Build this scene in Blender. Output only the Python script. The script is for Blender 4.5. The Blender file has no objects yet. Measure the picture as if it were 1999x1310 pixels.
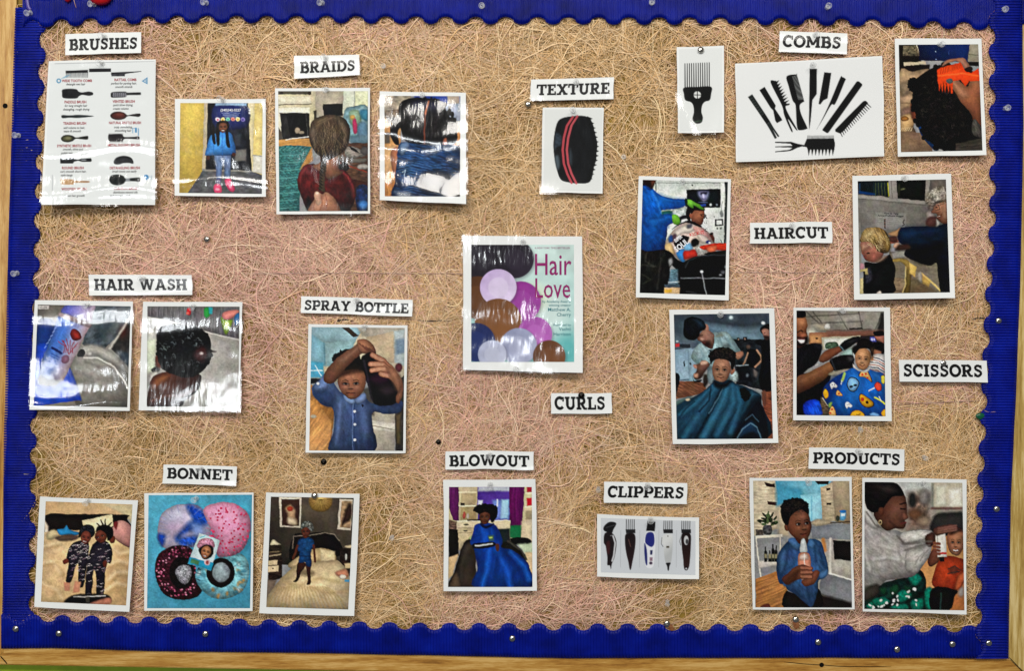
import bpy, math, random
import numpy as np

# ------------------------------------------------------------------ camera, light, exposure
S = 0.0007                 # metres of board per photograph pixel
DIST = 1.30                # camera to board
CX, CY = 999.5, 655.0
scn = bpy.context.scene
COL = scn.collection
cam_d = bpy.data.cameras.new('camera')
cam = bpy.data.objects.new('camera', cam_d)
COL.objects.link(cam)
cam.location = (0, -DIST, 0)
cam.rotation_euler = (math.radians(90), 0, 0)
cam_d.sensor_width = 36.0
cam_d.lens = 36.0 * DIST / (1999 * S)
cam_d.clip_start = 0.01
cam_d.clip_end = 100
scn.camera = cam

wd = bpy.data.worlds.new('World')
scn.world = wd
wd.use_nodes = True
wd.node_tree.nodes['Background'].inputs[0].default_value = (0.93, 0.96, 1.0, 1)
wd.node_tree.nodes['Background'].inputs[1].default_value = 0.11

def area(name, loc, target, sx, sy, power, col):
    d = bpy.data.lights.new(name, 'AREA')
    d.shape = 'RECTANGLE'; d.size = sx; d.size_y = sy; d.energy = power; d.color = col
    o = bpy.data.objects.new(name, d)
    COL.objects.link(o)
    o.location = loc
    dx, dy, dz = (target[i] - loc[i] for i in range(3))
    o.rotation_euler = (math.atan2(math.hypot(dx, dy), -dz), 0, math.atan2(dx, -dy) + 0)
    from mathutils import Vector
    o.rotation_euler = Vector((dx, dy, dz)).to_track_quat('-Z', 'Y').to_euler()
    return o

# ceiling panels of the room and the window panes behind the photographer, up to the left
area('ceiling_lamp', (-0.95, -2.6, 1.85), (-0.1, 0, -0.1), 1.2, 0.6, 52, (1.0, 0.96, 0.90))
area('ceiling_lamp', (0.95, -2.6, 1.85), (0.2, 0, -0.1), 1.2, 0.6, 42, (1.0, 0.96, 0.90))
for wx in (-2.42, -1.98):
    for wz in (0.68, 0.98):
        area('window_light', (wx, -4.2, wz), (-0.4, 0, 0.0), 0.36, 0.24, 8, (0.93, 0.97, 1.0))

for wx in (-0.80, -0.38):
    area('window_light', (wx, -4.2, 0.73), (-0.1, 0, 0.0), 0.36, 0.24, 8, (0.93, 0.97, 1.0))

vs = scn.view_settings
vs.view_transform = 'Standard'
vs.look = 'None'
vs.exposure = 0.0
vs.gamma = 1.0
scn.cycles.use_denoising = True
scn.cycles.max_bounces = 8
scn.cycles.transparent_max_bounces = 12
scn.cycles.caustics_reflective = False
scn.cycles.caustics_refractive = False

rng = np.random.default_rng(7)
random.seed(7)

# ------------------------------------------------------------------ small helpers
def W(px, py, h):
    """a photograph pixel on the plane h metres in front of the board -> world xyz (arrays)"""
    px = np.asarray(px, float); py = np.asarray(py, float); h = np.asarray(h, float)
    k = S * (DIST - h) / DIST
    return np.stack([(px - CX) * k, -h + 0 * px, (CY - py) * k], axis=-1)

def hexc(s):
    s = s.lstrip('#')
    return np.array([int(s[i:i + 2], 16) / 255 for i in (0, 2, 4)])

def lin(c):
    c = np.asarray(c, float)
    return np.where(c <= 0.04045, c / 12.92, ((c + 0.055) / 1.055) ** 2.4)

def hl(s):
    return tuple(lin(hexc(s))) + (1.0,)

def hash2(ix, iy, seed):
    n = (ix.astype(np.int64) * 374761393 + iy.astype(np.int64) * 668265263 + seed * 1442695041) & 0xffffffff
    n = ((n ^ (n >> 13)) * 1274126177) & 0xffffffff
    n = n ^ (n >> 16)
    return (n & 0xffff) / 65535.0

def vnoise(x, y, seed=0):
    """value noise 0..1"""
    ix = np.floor(x); iy = np.floor(y)
    fx = x - ix; fy = y - iy
    fx = fx * fx * (3 - 2 * fx); fy = fy * fy * (3 - 2 * fy)
    a = hash2(ix, iy, seed); b = hash2(ix + 1, iy, seed)
    c = hash2(ix, iy + 1, seed); d = hash2(ix + 1, iy + 1, seed)
    return (a * (1 - fx) + b * fx) * (1 - fy) + (c * (1 - fx) + d * fx) * fy

def fnoise(x, y, seed=0, octv=3):
    t = 0; a = 0.5; s = 0
    for k in range(octv):
        t = t + a * vnoise(x * 2 ** k, y * 2 ** k, seed + k * 17); s += a; a *= 0.5
    return t / s

def mesh_np(name, verts, quads=None, tris=None, cols=None, smooth=True):
    me = bpy.data.meshes.new(name)
    verts = np.asarray(verts, np.float32).reshape(-1, 3)
    faces = []
    nq = 0 if quads is None else len(quads); nt = 0 if tris is None else len(tris)
    loops = np.concatenate([np.asarray(quads, np.int32).ravel() if nq else np.zeros(0, np.int32),
                            np.asarray(tris, np.int32).ravel() if nt else np.zeros(0, np.int32)])
    me.vertices.add(len(verts)); me.vertices.foreach_set('co', verts.ravel())
    me.loops.add(len(loops)); me.loops.foreach_set('vertex_index', loops.astype(np.int32))
    me.polygons.add(nq + nt)
    st = np.concatenate([np.arange(nq) * 4, nq * 4 + np.arange(nt) * 3]).astype(np.int32)
    me.polygons.foreach_set('loop_start', st)
    me.polygons.foreach_set('use_smooth', np.full(nq + nt, smooth))
    if cols is not None:
        at = me.color_attributes.new('print', 'FLOAT_COLOR', 'POINT')
        c4 = np.ones((len(verts), 4), np.float32); c4[:, :3] = cols
        at.data.foreach_set('color', c4.ravel())
    me.update(calc_edges=True)
    me.validate()
    return me

def link(name, me, mat=None, parent=None):
    o = bpy.data.objects.new(name, me)
    COL.objects.link(o)
    if mat is not None and me is not None:
        if not me.materials: me.materials.append(mat)
    if parent is not None:
        o.parent = parent
        o.matrix_parent_inverse.identity()
    return o

def tag(o, label=None, cat=None, group=None, kind=None):
    if label: o['label'] = label
    if cat: o['category'] = cat
    if group: o['group'] = group
    if kind: o['kind'] = kind
    return o

def grid_quads(nx, ny, off=0):
    i = np.arange(nx - 1)[None, :]; j = np.arange(ny - 1)[:, None]
    a = (j * nx + i).ravel() + off
    return np.stack([a, a + nx, a + nx + 1, a + 1], 1)

# ------------------------------------------------------------------ materials
MATS = {}
def mat(name):
    m = bpy.data.materials.new(name); m.use_nodes = True
    nt = m.node_tree
    b = nt.nodes['Principled BSDF']
    MATS[name] = m
    return m, nt, b

def node(nt, typ, **kw):
    n = nt.nodes.new(typ)
    for k, v in kw.items(): setattr(n, k, v)
    return n

def mapped_noise(nt, scale, vec_scale=(1, 1, 1), detail=4, rough=0.6):
    tc = node(nt, 'ShaderNodeTexCoord'); mp = node(nt, 'ShaderNodeMapping')
    mp.inputs['Scale'].default_value = vec_scale
    nz = node(nt, 'ShaderNodeTexNoise')
    nz.inputs['Scale'].default_value = scale; nz.inputs['Detail'].default_value = detail
    nz.inputs['Roughness'].default_value = rough
    nt.links.new(tc.outputs['Object'], mp.inputs['Vector']); nt.links.new(mp.outputs['Vector'], nz.inputs['Vector'])
    return nz

def ramp(nt, src, stops):
    r = node(nt, 'ShaderNodeValToRGB')
    els = r.color_ramp.elements
    while len(els) < len(stops): els.new(0.5)
    for e, (p, c) in zip(els, stops): e.position = p; e.color = hl(c)
    nt.links.new(src, r.inputs['Fac'])
    return r

def bump(nt, b, src, strength, dist):
    bp = node(nt, 'ShaderNodeBump')
    bp.inputs['Strength'].default_value = strength; bp.inputs['Distance'].default_value = dist
    nt.links.new(src, bp.inputs['Height']); nt.links.new(bp.outputs['Normal'], b.inputs['Normal'])

def wood(name, vec, stops):
    m, nt, b = mat(name)
    n1 = mapped_noise(nt, 9, vec, 6, 0.62)
    n2 = mapped_noise(nt, 60, tuple(v * 1.0 for v in vec), 3, 0.7)
    mx = node(nt, 'ShaderNodeMath', operation='MULTIPLY_ADD')
    mx.inputs[1].default_value = 0.35
    nt.links.new(n2.outputs[0], mx.inputs[0]); 
    m2 = node(nt, 'ShaderNodeMath', operation='MULTIPLY'); m2.inputs[1].default_value = 0.75
    nt.links.new(n1.outputs[0], m2.inputs[0]); nt.links.new(m2.outputs[0], mx.inputs[2])
    r = ramp(nt, mx.outputs[0], stops)
    nt.links.new(r.outputs[0], b.inputs['Base Color'])
    b.inputs['Roughness'].default_value = 0.38
    bump(nt, b, mx.outputs[0], 0.25, 0.0015)
    return m
OAK = [(0.36, '#6d4614'), (0.47, '#a97630'), (0.55, '#bd8d41'), (0.66, '#d6ad66')]
OAKG = [(0.36, '#806428'), (0.47, '#a88846'), (0.55, '#bd9f58'), (0.66, '#dcc488')]
M_WOODH = wood('oak_along', (1.2, 8, 16), OAK)
M_WOODV = wood('oak_upright', (16, 8, 1.2), OAK)
M_WOODR = wood('oak_pale_upright', (18, 8, 1.0), OAKG)

m, nt, b = mat('green_wall_paint'); M_WALL = m
n = mapped_noise(nt, 25, (1, 1, 1), 3)
nt.links.new(ramp(nt, n.outputs[0], [(0.3, '#7f9a0c'), (0.7, '#9cb81c')]).outputs[0], b.inputs['Base Color'])
b.inputs['Roughness'].default_value = 0.5
bump(nt, b, n.outputs[0], 0.2, 0.002)

m, nt, b = mat('gold_paper'); M_BACK = m
n = mapped_noise(nt, 9, (1, 1, 1), 5)
nt.links.new(ramp(nt, n.outputs[0], [(0.3, '#6b5219'), (0.5, '#836720'), (0.72, '#9a7d2b')]).outputs[0], b.inputs['Base Color'])
b.inputs['Roughness'].default_value = 0.8

def attr_mat(name, rough, spec=0.3, bmp=None, gain=1.0):
    m, nt, b = mat(name)
    a = node(nt, 'ShaderNodeAttribute'); a.attribute_name = 'print'
    nt.links.new(a.outputs['Color'], b.inputs['Base Color'])
    b.inputs['Roughness'].default_value = rough
    b.inputs['Specular IOR Level'].default_value = spec
    return m
M_FIBRE = attr_mat('plant_fibre', 0.55, 0.35)
M_PRINT = attr_mat('photo_print', 0.5, 0.04)

def plain(name, col, rough=0.5, spec=0.4, metal=0.0, nz=None):
    m, nt, b = mat(name)
    b.inputs['Base Color'].default_value = hl(col)
    b.inputs['Roughness'].default_value = rough
    b.inputs['Specular IOR Level'].default_value = spec
    b.inputs['Metallic'].default_value = metal
    if nz:
        n = mapped_noise(nt, nz[0], (1, 1, 1), 4)
        nt.links.new(ramp(nt, n.outputs[0], [(0.3, nz[1]), (0.7, col)]).outputs[0], b.inputs['Base Color'])
    return m
M_PAPER = plain('white_paper', '#eef0ee', 0.5, 0.2, nz=(14, '#e9ecea'))
M_INK = plain('black_ink', '#0a0a0b', 0.5, 0.2)
M_INKRED = plain('maroon_ink', '#9a1626', 0.5, 0.2)
M_INKGREY = plain('grey_ink', '#17171a', 0.5, 0.2)
M_INKBLUE = plain('blue_ink', '#3f86b5', 0.5, 0.2)
M_INKWHITE = plain('white_ink', '#eef0f4', 0.5, 0.2)
M_INKPLUM = plain('plum_ink', '#8e1464', 0.5, 0.2)
M_INKTEAL = plain('teal_ink', '#13707c', 0.5, 0.2)
M_INKSCAR = plain('scarlet_ink', '#c93a34', 0.5, 0.2)
M_LINER = plain('border_liner', '#cdb2a6', 0.8, 0.1, nz=(90, '#8a5d50'))
M_STEEL = plain('tack_steel', '#c9c6bd', 0.22, 0.5, 1.0)
M_DARKSTEEL = plain('tack_dark_steel', '#2a2826', 0.28, 0.5, 1.0)
M_RUST = plain('rusty_stain', '#6d3a22', 0.9, 0.1, nz=(300, '#9c6b48'))
M_RED = plain('red_plastic', '#b30c12', 0.25, 0.5)
M_GREEN = plain('green_foil', '#0c6a45', 0.3, 0.5, nz=(500, '#08402c'))
M_RIBBON = plain('purple_ribbon', '#4a3d8f', 0.35, 0.5)
M_HOLE = plain('dark_hole', '#0c0a08', 0.8, 0.1)
M_MARK = plain('dark_marker', '#3a3532', 0.8, 0.1)

m, nt, b = mat('blue_corrugated_card'); M_BLUE = m
n = mapped_noise(nt, 30, (1, 1, 1), 5)
nt.links.new(ramp(nt, n.outputs[0], [(0.25, '#010b5e'), (0.5, '#021380'), (0.8, '#051f9c')]).outputs[0], b.inputs['Base Color'])
b.inputs['Roughness'].default_value = 0.36
b.inputs['Specular IOR Level'].default_value = 0.22
n2 = mapped_noise(nt, 900, (1, 1, 1), 2)
bump(nt, b, n2.outputs[0], 0.15, 0.0004)

m, nt, b = mat('clear_pin_plastic'); M_CLEAR = m
b.inputs['Base Color'].default_value = (0.86, 0.88, 0.88, 1)
b.inputs['Roughness'].default_value = 0.08
b.inputs['IOR'].default_value = 1.49
tr = node(nt, 'ShaderNodeBsdfTransparent'); lw = node(nt, 'ShaderNodeLayerWeight'); lw.inputs['Blend'].default_value = 0.45
mr = node(nt, 'ShaderNodeMapRange'); mr.inputs['To Min'].default_value = 0.06; mr.inputs['To Max'].default_value = 0.8
mx = node(nt, 'ShaderNodeMixShader'); out = nt.nodes['Material Output']
nt.links.new(lw.outputs['Facing'], mr.inputs['Value']); nt.links.new(mr.outputs[0], mx.inputs[0])
nt.links.new(tr.outputs[0], mx.inputs[1]); nt.links.new(b.outputs[0], mx.inputs[2]); nt.links.new(mx.outputs[0], out.inputs[0])

def film(name, bscale, bdist, k, rough):
    m = bpy.data.materials.new(name); m.use_nodes = True
    nt = m.node_tree; nt.nodes.clear()
    out = node(nt, 'ShaderNodeOutputMaterial'); mix = node(nt, 'ShaderNodeMixShader')
    tr = node(nt, 'ShaderNodeBsdfTransparent'); gl = node(nt, 'ShaderNodeBsdfGlossy'); fr = node(nt, 'ShaderNodeFresnel')
    fr.inputs['IOR'].default_value = 1.5
    gl.inputs['Roughness'].default_value = rough
    n = mapped_noise(nt, bscale, (1.6, 1, 0.5), 2, 0.5)
    bp = node(nt, 'ShaderNodeBump'); bp.inputs['Strength'].default_value = 1.0; bp.inputs['Distance'].default_value = bdist
    nt.links.new(n.outputs[0], bp.inputs['Height'])
    nt.links.new(bp.outputs['Normal'], gl.inputs['Normal'])
    ml = node(nt, 'ShaderNodeMath', operation='MULTIPLY'); ml.inputs[1].default_value = k
    # a thin film has no inner side: light leaving the paper underneath passes straight through
    ge = node(nt, 'ShaderNodeNewGeometry'); iv = node(nt, 'ShaderNodeMath', operation='SUBTRACT'); iv.inputs[0].default_value = 1.0
    nt.links.new(ge.outputs['Backfacing'], iv.inputs[1])
    m3 = node(nt, 'ShaderNodeMath', operation='MULTIPLY'); nt.links.new(fr.outputs[0], m3.inputs[0]); nt.links.new(iv.outputs[0], m3.inputs[1])
    nt.links.new(m3.outputs[0], ml.inputs[0])
    nt.links.new(ml.outputs[0], mix.inputs[0]); nt.links.new(tr.outputs[0], mix.inputs[1]); nt.links.new(gl.outputs[0], mix.inputs[2])
    nt.links.new(mix.outputs[0], out.inputs[0])
    return m
M_FILM_WAVY = film('laminate_wavy', 60, 0.0005, 1.3, 0.11)
M_FILM = film('laminate_smooth', 40, 0.0004, 0.8, 0.08)
M_FILM_CARD = film('laminate_card', 30, 0.0002, 0.35, 0.12)

# ------------------------------------------------------------------ the setting: wall, board, mat, border
def box_quad(name, quad, h0, h1, mt, parent=None, bev=2.0):
    """a plank with a bevelled face from a quad in pixels (TL TR BR BL), h0 back, h1 front"""
    q = np.array(quad, float); c = q.mean(0)
    def inset(d):
        v = q - c
        return q - np.sign(v) * d
    P = np.concatenate([W(q[:, 0], q[:, 1], h0), W(q[:, 0], q[:, 1], h1 - bev * S * 0.6),
                        W(inset(bev)[:, 0], inset(bev)[:, 1], h1)])
    F = [(8, 11, 10, 9)]
    for k in range(4):
        n_ = (k + 1) % 4
        F += [(k, k + 4, n_ + 4, n_), (k + 4, k + 8, n_ + 8, n_ + 4)]
    return link(name, mesh_np(name, P, F, smooth=False), mt, parent)

wq = W([-900, 2900, 2900, -900], [-700, -700, 2300, 2300], -0.012 + np.zeros(4))
wall = link('wall', mesh_np('wall', wq, [(0, 3, 2, 1)], smooth=False), M_WALL)
tag(wall, kind='structure')

board = link('bulletin_board', None)
tag(board, 'wide oak framed bulletin board on the green wall, covered in pinned pictures', 'bulletin board')
bp_ = link('backing_sheet', mesh_np('backing_sheet', W([-20, 2010, 2010, -20], [-40, -40, 1290, 1290], np.zeros(4)), [(0, 3, 2, 1)], smooth=False), M_BACK, board)
box_quad('frame_rail', [(-95, -60), (34, -60), (8, 1276), (-100, 1345)], -0.012, 0.0042, M_WOODV, board)
box_quad('frame_rail', [(1988, -60), (2110, -60), (2110, 1424), (1966, 1283)], -0.012, 0.0052, M_WOODR, board)
box_quad('frame_rail', [(-6, 1262), (2110, 1284), (2110, 1336), (-25, 1298)], -0.012, 0.0036, M_WOODH, board)
box_quad('frame_rail', [(-60, -75), (2090, -75), (2040, -12), (36, -12)], -0.012, 0.0036, M_WOODH, board)

def disc(px, py, r, h, mt, name, parent, n=14):
    a = np.linspace(0, 2 * math.pi, n, endpoint=False)
    P = W(np.append(px + r * np.cos(a), px), np.append(py - r * np.sin(a), py), np.full(n + 1, h))
    # a dark plug set a hair proud of the face
    P[-1, 1] -= 0.0002
    T = [(i, (i + 1) % n, n) for i in range(n)]
    return link(name, mesh_np(name, P, None, T), mt, parent)
disc(10, 206, 5, 0.0046, M_HOLE, 'screw_hole', board)
disc(1604, 1299, 4.6, 0.0041, M_HOLE, 'screw_hole', board)

# hair cracks in the bottom rail
def thread(pts, w, h, name, mt, parent=None, sub=6):
    """a thin raised cord along pixel points (used for cracks, marks, threads)"""
    pts = np.array(pts, float).reshape(-1, 2)
    t = np.linspace(0, len(pts) - 1, (len(pts) - 1) * sub + 1)
    i = np.clip(t.astype(int), 0, len(pts) - 2); f = (t - i)[:, None]
    p0 = pts[np.clip(i - 1, 0, None)]; p1 = pts[i]; p2 = pts[i + 1]; p3 = pts[np.clip(i + 2, None, len(pts) - 1)]
    c = 0.5 * (2 * p1 + (p2 - p0) * f + (2 * p0 - 5 * p1 + 4 * p2 - p3) * f ** 2 + (3 * p1 - p0 - 3 * p2 + p3) * f ** 3)
    d = np.gradient(c, axis=0); d /= np.linalg.norm(d, axis=1)[:, None] + 1e-9
    nrm = np.stack([-d[:, 1], d[:, 0]], 1)
    n = len(c)
    tap = np.minimum(1, np.minimum(np.arange(n), np.arange(n)[::-1]) / 2.5 + 0.15)[:, None] * w / 2
    A = c + nrm * tap; B = c - nrm * tap
    P = np.concatenate([W(A[:, 0], A[:, 1], np.full(n, h)), W(c[:, 0], c[:, 1], np.full(n, h + w * S * 0.4)), W(B[:, 0], B[:, 1], np.full(n, h))])
    k = np.arange(n - 1)
    Q = np.concatenate([np.stack([k, k + n, k + n + 1, k + 1], 1), np.stack([k + n, k + 2 * n, k + 2 * n + 1, k + n + 1], 1)])
    return link(name, mesh_np(name, P, Q), mt, parent)
thread([1530, 1293, 1570, 1297, 1604, 1299, 1650, 1302, 1740, 1302], 1.3, 0.0039, 'wood_crack', M_HOLE, board)
thread([0, 1281, 8, 1290, 14, 1297], 2.2, 0.0040, 'mitre_gap', M_HOLE, board)
thread([1970, 1284, 1985, 1300, 1998, 1313], 1.6, 0.0050, 'mitre_gap', M_HOLE, board)
thread([34, 12, 44, 14], 2.0, 0.0044, 'mitre_gap', M_HOLE, board)

# --- the fibre sheet over the gold paper: thousands of curling strands
def fibres(n, seed):
    r = np.random.default_rng(seed)
    x = r.uniform(40, 1965, n); y = r.uniform(18, 1245, n)
    dens = fnoise(x / 60, y / 48, 91, 3)                       # thin places where the gold paper shows
    keep = r.uniform(0, 1, n) < np.clip(0.12 + (dens - 0.30) * 3.6, 0.12, 1)
    x, y = x[keep], y[keep]; n = len(x)
    # local direction of the tangle
    big = fnoise(x / 210, y / 180, 3, 2)
    low = np.clip((y - 480) / 500, 0, 1)
    right = np.clip((x - 1100) / 700, 0, 1)
    base = (big - 0.5) * 4.2 + 0.35 * low + 0.45 * right * low
    upper = np.clip(1 - y / 380, 0, 1)
    base = base * (1 - 0.4 * low) + upper * right * 0.9
    spread = 1.25 - 0.72 * low
    th = base + r.normal(0, 1, n) * spread
    K = 9
    L = r.gamma(5.0, 24.0, n).clip(35, 260)
    curv = r.normal(0, 0.95, n)
    wob = r.normal(0, 0.35, (n, K))
    px = np.zeros((n, K)); py = np.zeros((n, K)); ang = np.zeros((n, K))
    cx_, cy_ = x.copy(), y.copy()
    a = th.copy()
    for k in range(K):
        px[:, k] = cx_; py[:, k] = cy_; ang[:, k] = a
        a = a + curv * 1.5 / K + wob[:, k] * 0.5
        cx_ = cx_ + np.cos(a) * L / K; cy_ = cy_ - np.sin(a) * L / K
    px = px.clip(34, 1972); py = py.clip(8, 1256)
    wdt = r.gamma(5.0, 0.165, n).clip(0.42, 1.9)
    lay = r.uniform(0, 1, n)
    h0 = 0.0003 + lay * 0.0034
    s = np.linspace(0, 1, K)[None, :]
    h = h0[:, None] + 0.0010 * np.sin(s * math.pi * r.uniform(0.7, 2.4, (n, 1)) + r.uniform(0, 6, (n, 1)))
    h = np.clip(h, 0.00025, 0.0045)
    # colours
    patch = fnoise(x / 230, y / 150, 41, 3) - 0.005
    band = 1.25 * np.exp(-((y - 540) / 40) ** 2) * np.clip(1.1 - np.abs(x - 620) / 900, 0.2, 1) + 0.55 * np.exp(-((y - 760) / 40) ** 2)
    band = band + 0.5 * np.exp(-((y - 430) / 60) ** 2) * (x < 700)
    pink = np.clip((patch - 0.5) * 4.5 + band * 1.2 + r.normal(0, 0.3, n), 0, 1)[:, None]
    tan_ = hexc('#d3ad78'); pk = hexc('#dcab9b'); pale = hexc('#f7deb9'); drk = hexc('#9c7a46')
    c = tan_ * (1 - pink) + pk * pink
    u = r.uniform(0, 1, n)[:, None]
    u = 0.55 * u + 0.45 * lay[:, None]                        # paler on top, darker underneath: depth shading put into the strand colours
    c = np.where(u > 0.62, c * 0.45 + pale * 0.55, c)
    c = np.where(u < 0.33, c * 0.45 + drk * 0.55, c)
    c = c * r.uniform(0.90, 1.15, (n, 1))
    c = lin(np.clip(c, 0, 1))
    nx_, ny_ = np.sin(ang), np.cos(ang)
    tw = r.uniform(-0.6, 0.6, (n, 1)) + np.linspace(-0.3, 0.3, K)[None, :] * r.normal(0, 1, (n, 1))
    tap = np.minimum(1, np.minimum(s, 1 - s) * 6 + 0.25)
    hw = wdt[:, None] / 2 * tap
    dxp = nx_ * hw; dyp = ny_ * hw
    dh = np.sin(tw) * hw * S
    A = W(px + dxp, py + dyp, np.clip(h + dh, 0.0002, None)); B = W(px - dxp, py - dyp, np.clip(h - dh, 0.0002, None))
    V = np.stack([A, B], 2)                      # n,K,2,3
    V = V.reshape(-1, 3)
    i = (np.arange(n) * K * 2)[:, None] + (np.arange(K - 1) * 2)[None, :]
    i = i.ravel()
    Q = np.stack([i, i + 1, i + 3, i + 2], 1)
    C = np.repeat(c, K * 2, axis=0)
    return V, Q, C
V, Q, C = fibres(84000, 5)
mat_o = link('fibre_mat', mesh_np('fibre_mat', V, Q, None, C), M_FIBRE)
tag(mat_o, 'tangled tan and pink plant fibre sheet covering the board face', 'fibre mat', kind='stuff')

# faint straight fold seams of the fibre sheet and marker marks under it
for nm, pts in (('sheet_seam', [470, 534, 700, 533, 1000, 535]), ('sheet_seam', [1420, 531, 1560, 532, 1660, 532]), ('sheet_seam', [1740, 790, 1830, 786, 1915, 782])):
    s_ = thread(pts, 1.4, 0.0040, nm, M_LINER, board)
for pts in ([812, 625, 840, 627, 884, 625], [655, 628, 672, 624, 690, 627], [1898, 623, 1912, 621, 1922, 622]):
    thread(pts, 3.0, 0.0030, 'marker_line', M_MARK, board)

# --- blue corrugated scalloped border strips
def border(name, label, along, t0, t1, pitch, phase_anchor, edge_anchor, depth, outer_anchor, sign, dirn, h0, bend):
    """along 0: runs in x, 1: runs in y.  edge_anchor: inner edge at an arch; depth: how far the scallops stick out"""
    n = int((t1 - t0) / pitch * 8)
    t = np.linspace(t0, t1, n)
    pa = np.array(phase_anchor, float); ea = np.array(edge_anchor, float); oa = np.array(outer_anchor, float)
    def ext(tt, a):
        v = np.interp(tt, a[:, 0], a[:, 1])
        lo = (a[1, 1] - a[0, 1]) / (a[1, 0] - a[0, 0]); hi = (a[-1, 1] - a[-2, 1]) / (a[-1, 0] - a[-2, 0])
        v = np.where(tt < a[0, 0], a[0, 1] + (tt - a[0, 0]) * lo, v)
        return np.where(tt > a[-1, 0], a[-1, 1] + (tt - a[-1, 0]) * hi, v)
    ph = ext(t, pa)
    prof = 0.5 - 0.5 * np.cos(2 * math.pi * ph)
    prof = prof + 0.10 * np.sin(2 * math.pi * ph) ** 2 * np.sign(0.5 - prof) * -1
    inner = ext(t, ea) + sign * depth * prof + 0.5 * (vnoise(t / 9, 0 * t, 3) - 0.5)
    outer = np.interp(t, oa[:, 0], oa[:, 1]) + 0.9 * (vnoise(t / 60, 0 * t, 9) - 0.5)
    wob = 0.8 * (fnoise(t / 140, 0 * t, 5, 2) - 0.5)
    fl = np.sin(2 * math.pi * t / (pitch * (1 + 0.0)) + wob * 9)
    rows = 7
    P = []
    for k in range(rows):
        f = k / (rows - 1)
        a = outer * (1 - f) + inner * f
        lift = bend * (fnoise(t / 170 + 7, f * 2 + 0 * t, 21, 2) - 0.5) * 2
        h = h0 + 0.00072 * np.sign(fl) * np.abs(fl) ** 0.8 + lift
        if k == 0: h = h - 0.0004
        P.append(W(t, a, h) if along == 0 else W(a, t, h))
    P = np.array(P)                                    # rows,n,3
    edge = P[-1].copy(); edge[:, 1] += 0.0016          # thickness at the scalloped edge
    edge0 = P[0].copy(); edge0[:, 1] += 0.0016
    P = np.concatenate([edge0[None], P, edge[None]])
    R = rows + 2
    Q = grid_quads(n, R)
    if (along == 0 and dirn < 0) or (along == 1 and dirn > 0): Q = Q[:, ::-1]
    root = link(name, None)
    tag(root, label, 'border trim', 'blue scalloped border strips')
    link('fluted_face', mesh_np('fluted_face', P.reshape(-1, 3), Q), M_BLUE, root)
    # the paler flat liner peeping out along the cut edge
    L = []
    for k, a in enumerate((outer + dirn * 1.0, inner + dirn * 1.1)):
        h = np.full(n, h0 - 0.0016)
        L.append(W(t, a, h) if along == 0 else W(a, t, h))
    QL = grid_quads(n, 2)
    if (along == 0 and dirn < 0) or (along == 1 and dirn > 0): QL = QL[:, ::-1]
    link('flat_liner', mesh_np('flat_liner', np.array(L).reshape(-1, 3), QL), M_LINER, root)
    return root

border('border_strip', 'blue fluted scalloped border strip along the top of the board', 0, 44, 2003, 4.6,
       [(119, 0), (345, 4), (987, 15), (1050, 16), (1465, 23), (1704, 27), (1883, 30)],
       [(60, 39), (119, 36.5), (235, 32.5), (345, 29.5), (660, 30), (987, 32), (1465, 33), (1704, 36.6), (1883, 42)], 14.5,
       [(40, -6), (600, -14), (2003, -14)], 1, 1, 0.0068, 0.0003)
border('border_strip', 'blue fluted scalloped border strip down the side with the brushes chart', 1, 14, 1232, 5.1,
       [(77, 0), (201, 2), (430, 6), (832, 13), (950, 15), (1180, 19)],
       [(77, 76.5), (201, 72), (430, 65.5), (832, 58), (950, 57), (1180, 55)], 13,
       [(14, 29.5), (436, 17), (866, 7.4), (1194, 4.3), (1235, 3)], 1, 1, 0.0052, 0.0003)
border('border_strip', 'blue fluted scalloped border strip down the side touching the scissors word card', 1, -12, 1287, 5.4,
       [(70, 0), (426, 6), (603.5, 9), (784.5, 12), (906, 14), (1204.6, 19)],
       [(70, 1944), (426, 1945), (603, 1935), (784, 1928), (906, 1923), (1025, 1918.5), (1205, 1918)], 13,
       [(-12, 1996), (240, 1998), (560, 1992), (846, 1980), (990, 1973), (1287, 1969)], -1, -1, 0.0082, 0.0003)
border('border_strip', 'blue fluted scalloped border strip along the bottom of the board', 0, 2, 1938, 6.25,
       [(178, 0), (291, 2), (819, 11), (1342, 20), (1712, 26), (1894, 29)],
       [(60, 1201), (178, 1203), (300, 1205), (819, 1217), (1342, 1219), (1894, 1222)], 14,
       [(2, 1267), (100, 1266.5), (300, 1272), (720, 1278), (1100, 1286), (1610, 1285), (1938, 1287)], 1, -1, 0.0064, 0.0003)

# ------------------------------------------------------------------ sheets of paper and what is printed on them
VIEWS = {'A': (0, 0, 2.978), 'B': (500, 0, 2.978), 'C': (1000, 0, 2.978), 'D': (1459, 0, 2.978), 'E': (0, 430, 2.978),
         'F': (540, 430, 2.519), 'G': (1200, 330, 2.298), 'H': (0, 870, 2.776), 'I': (800, 850, 2.848), 'J': (1400, 850, 2.848),
         'Z1': (1230, 335, 5.038), 'Z2': (1660, 335, 5.038), 'Z3': (1305, 600, 4.818), 'Z4': (1540, 595, 5.574), 'Z5': (70, 50, 3.639), 'P': (0, 0, 1)}

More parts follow.
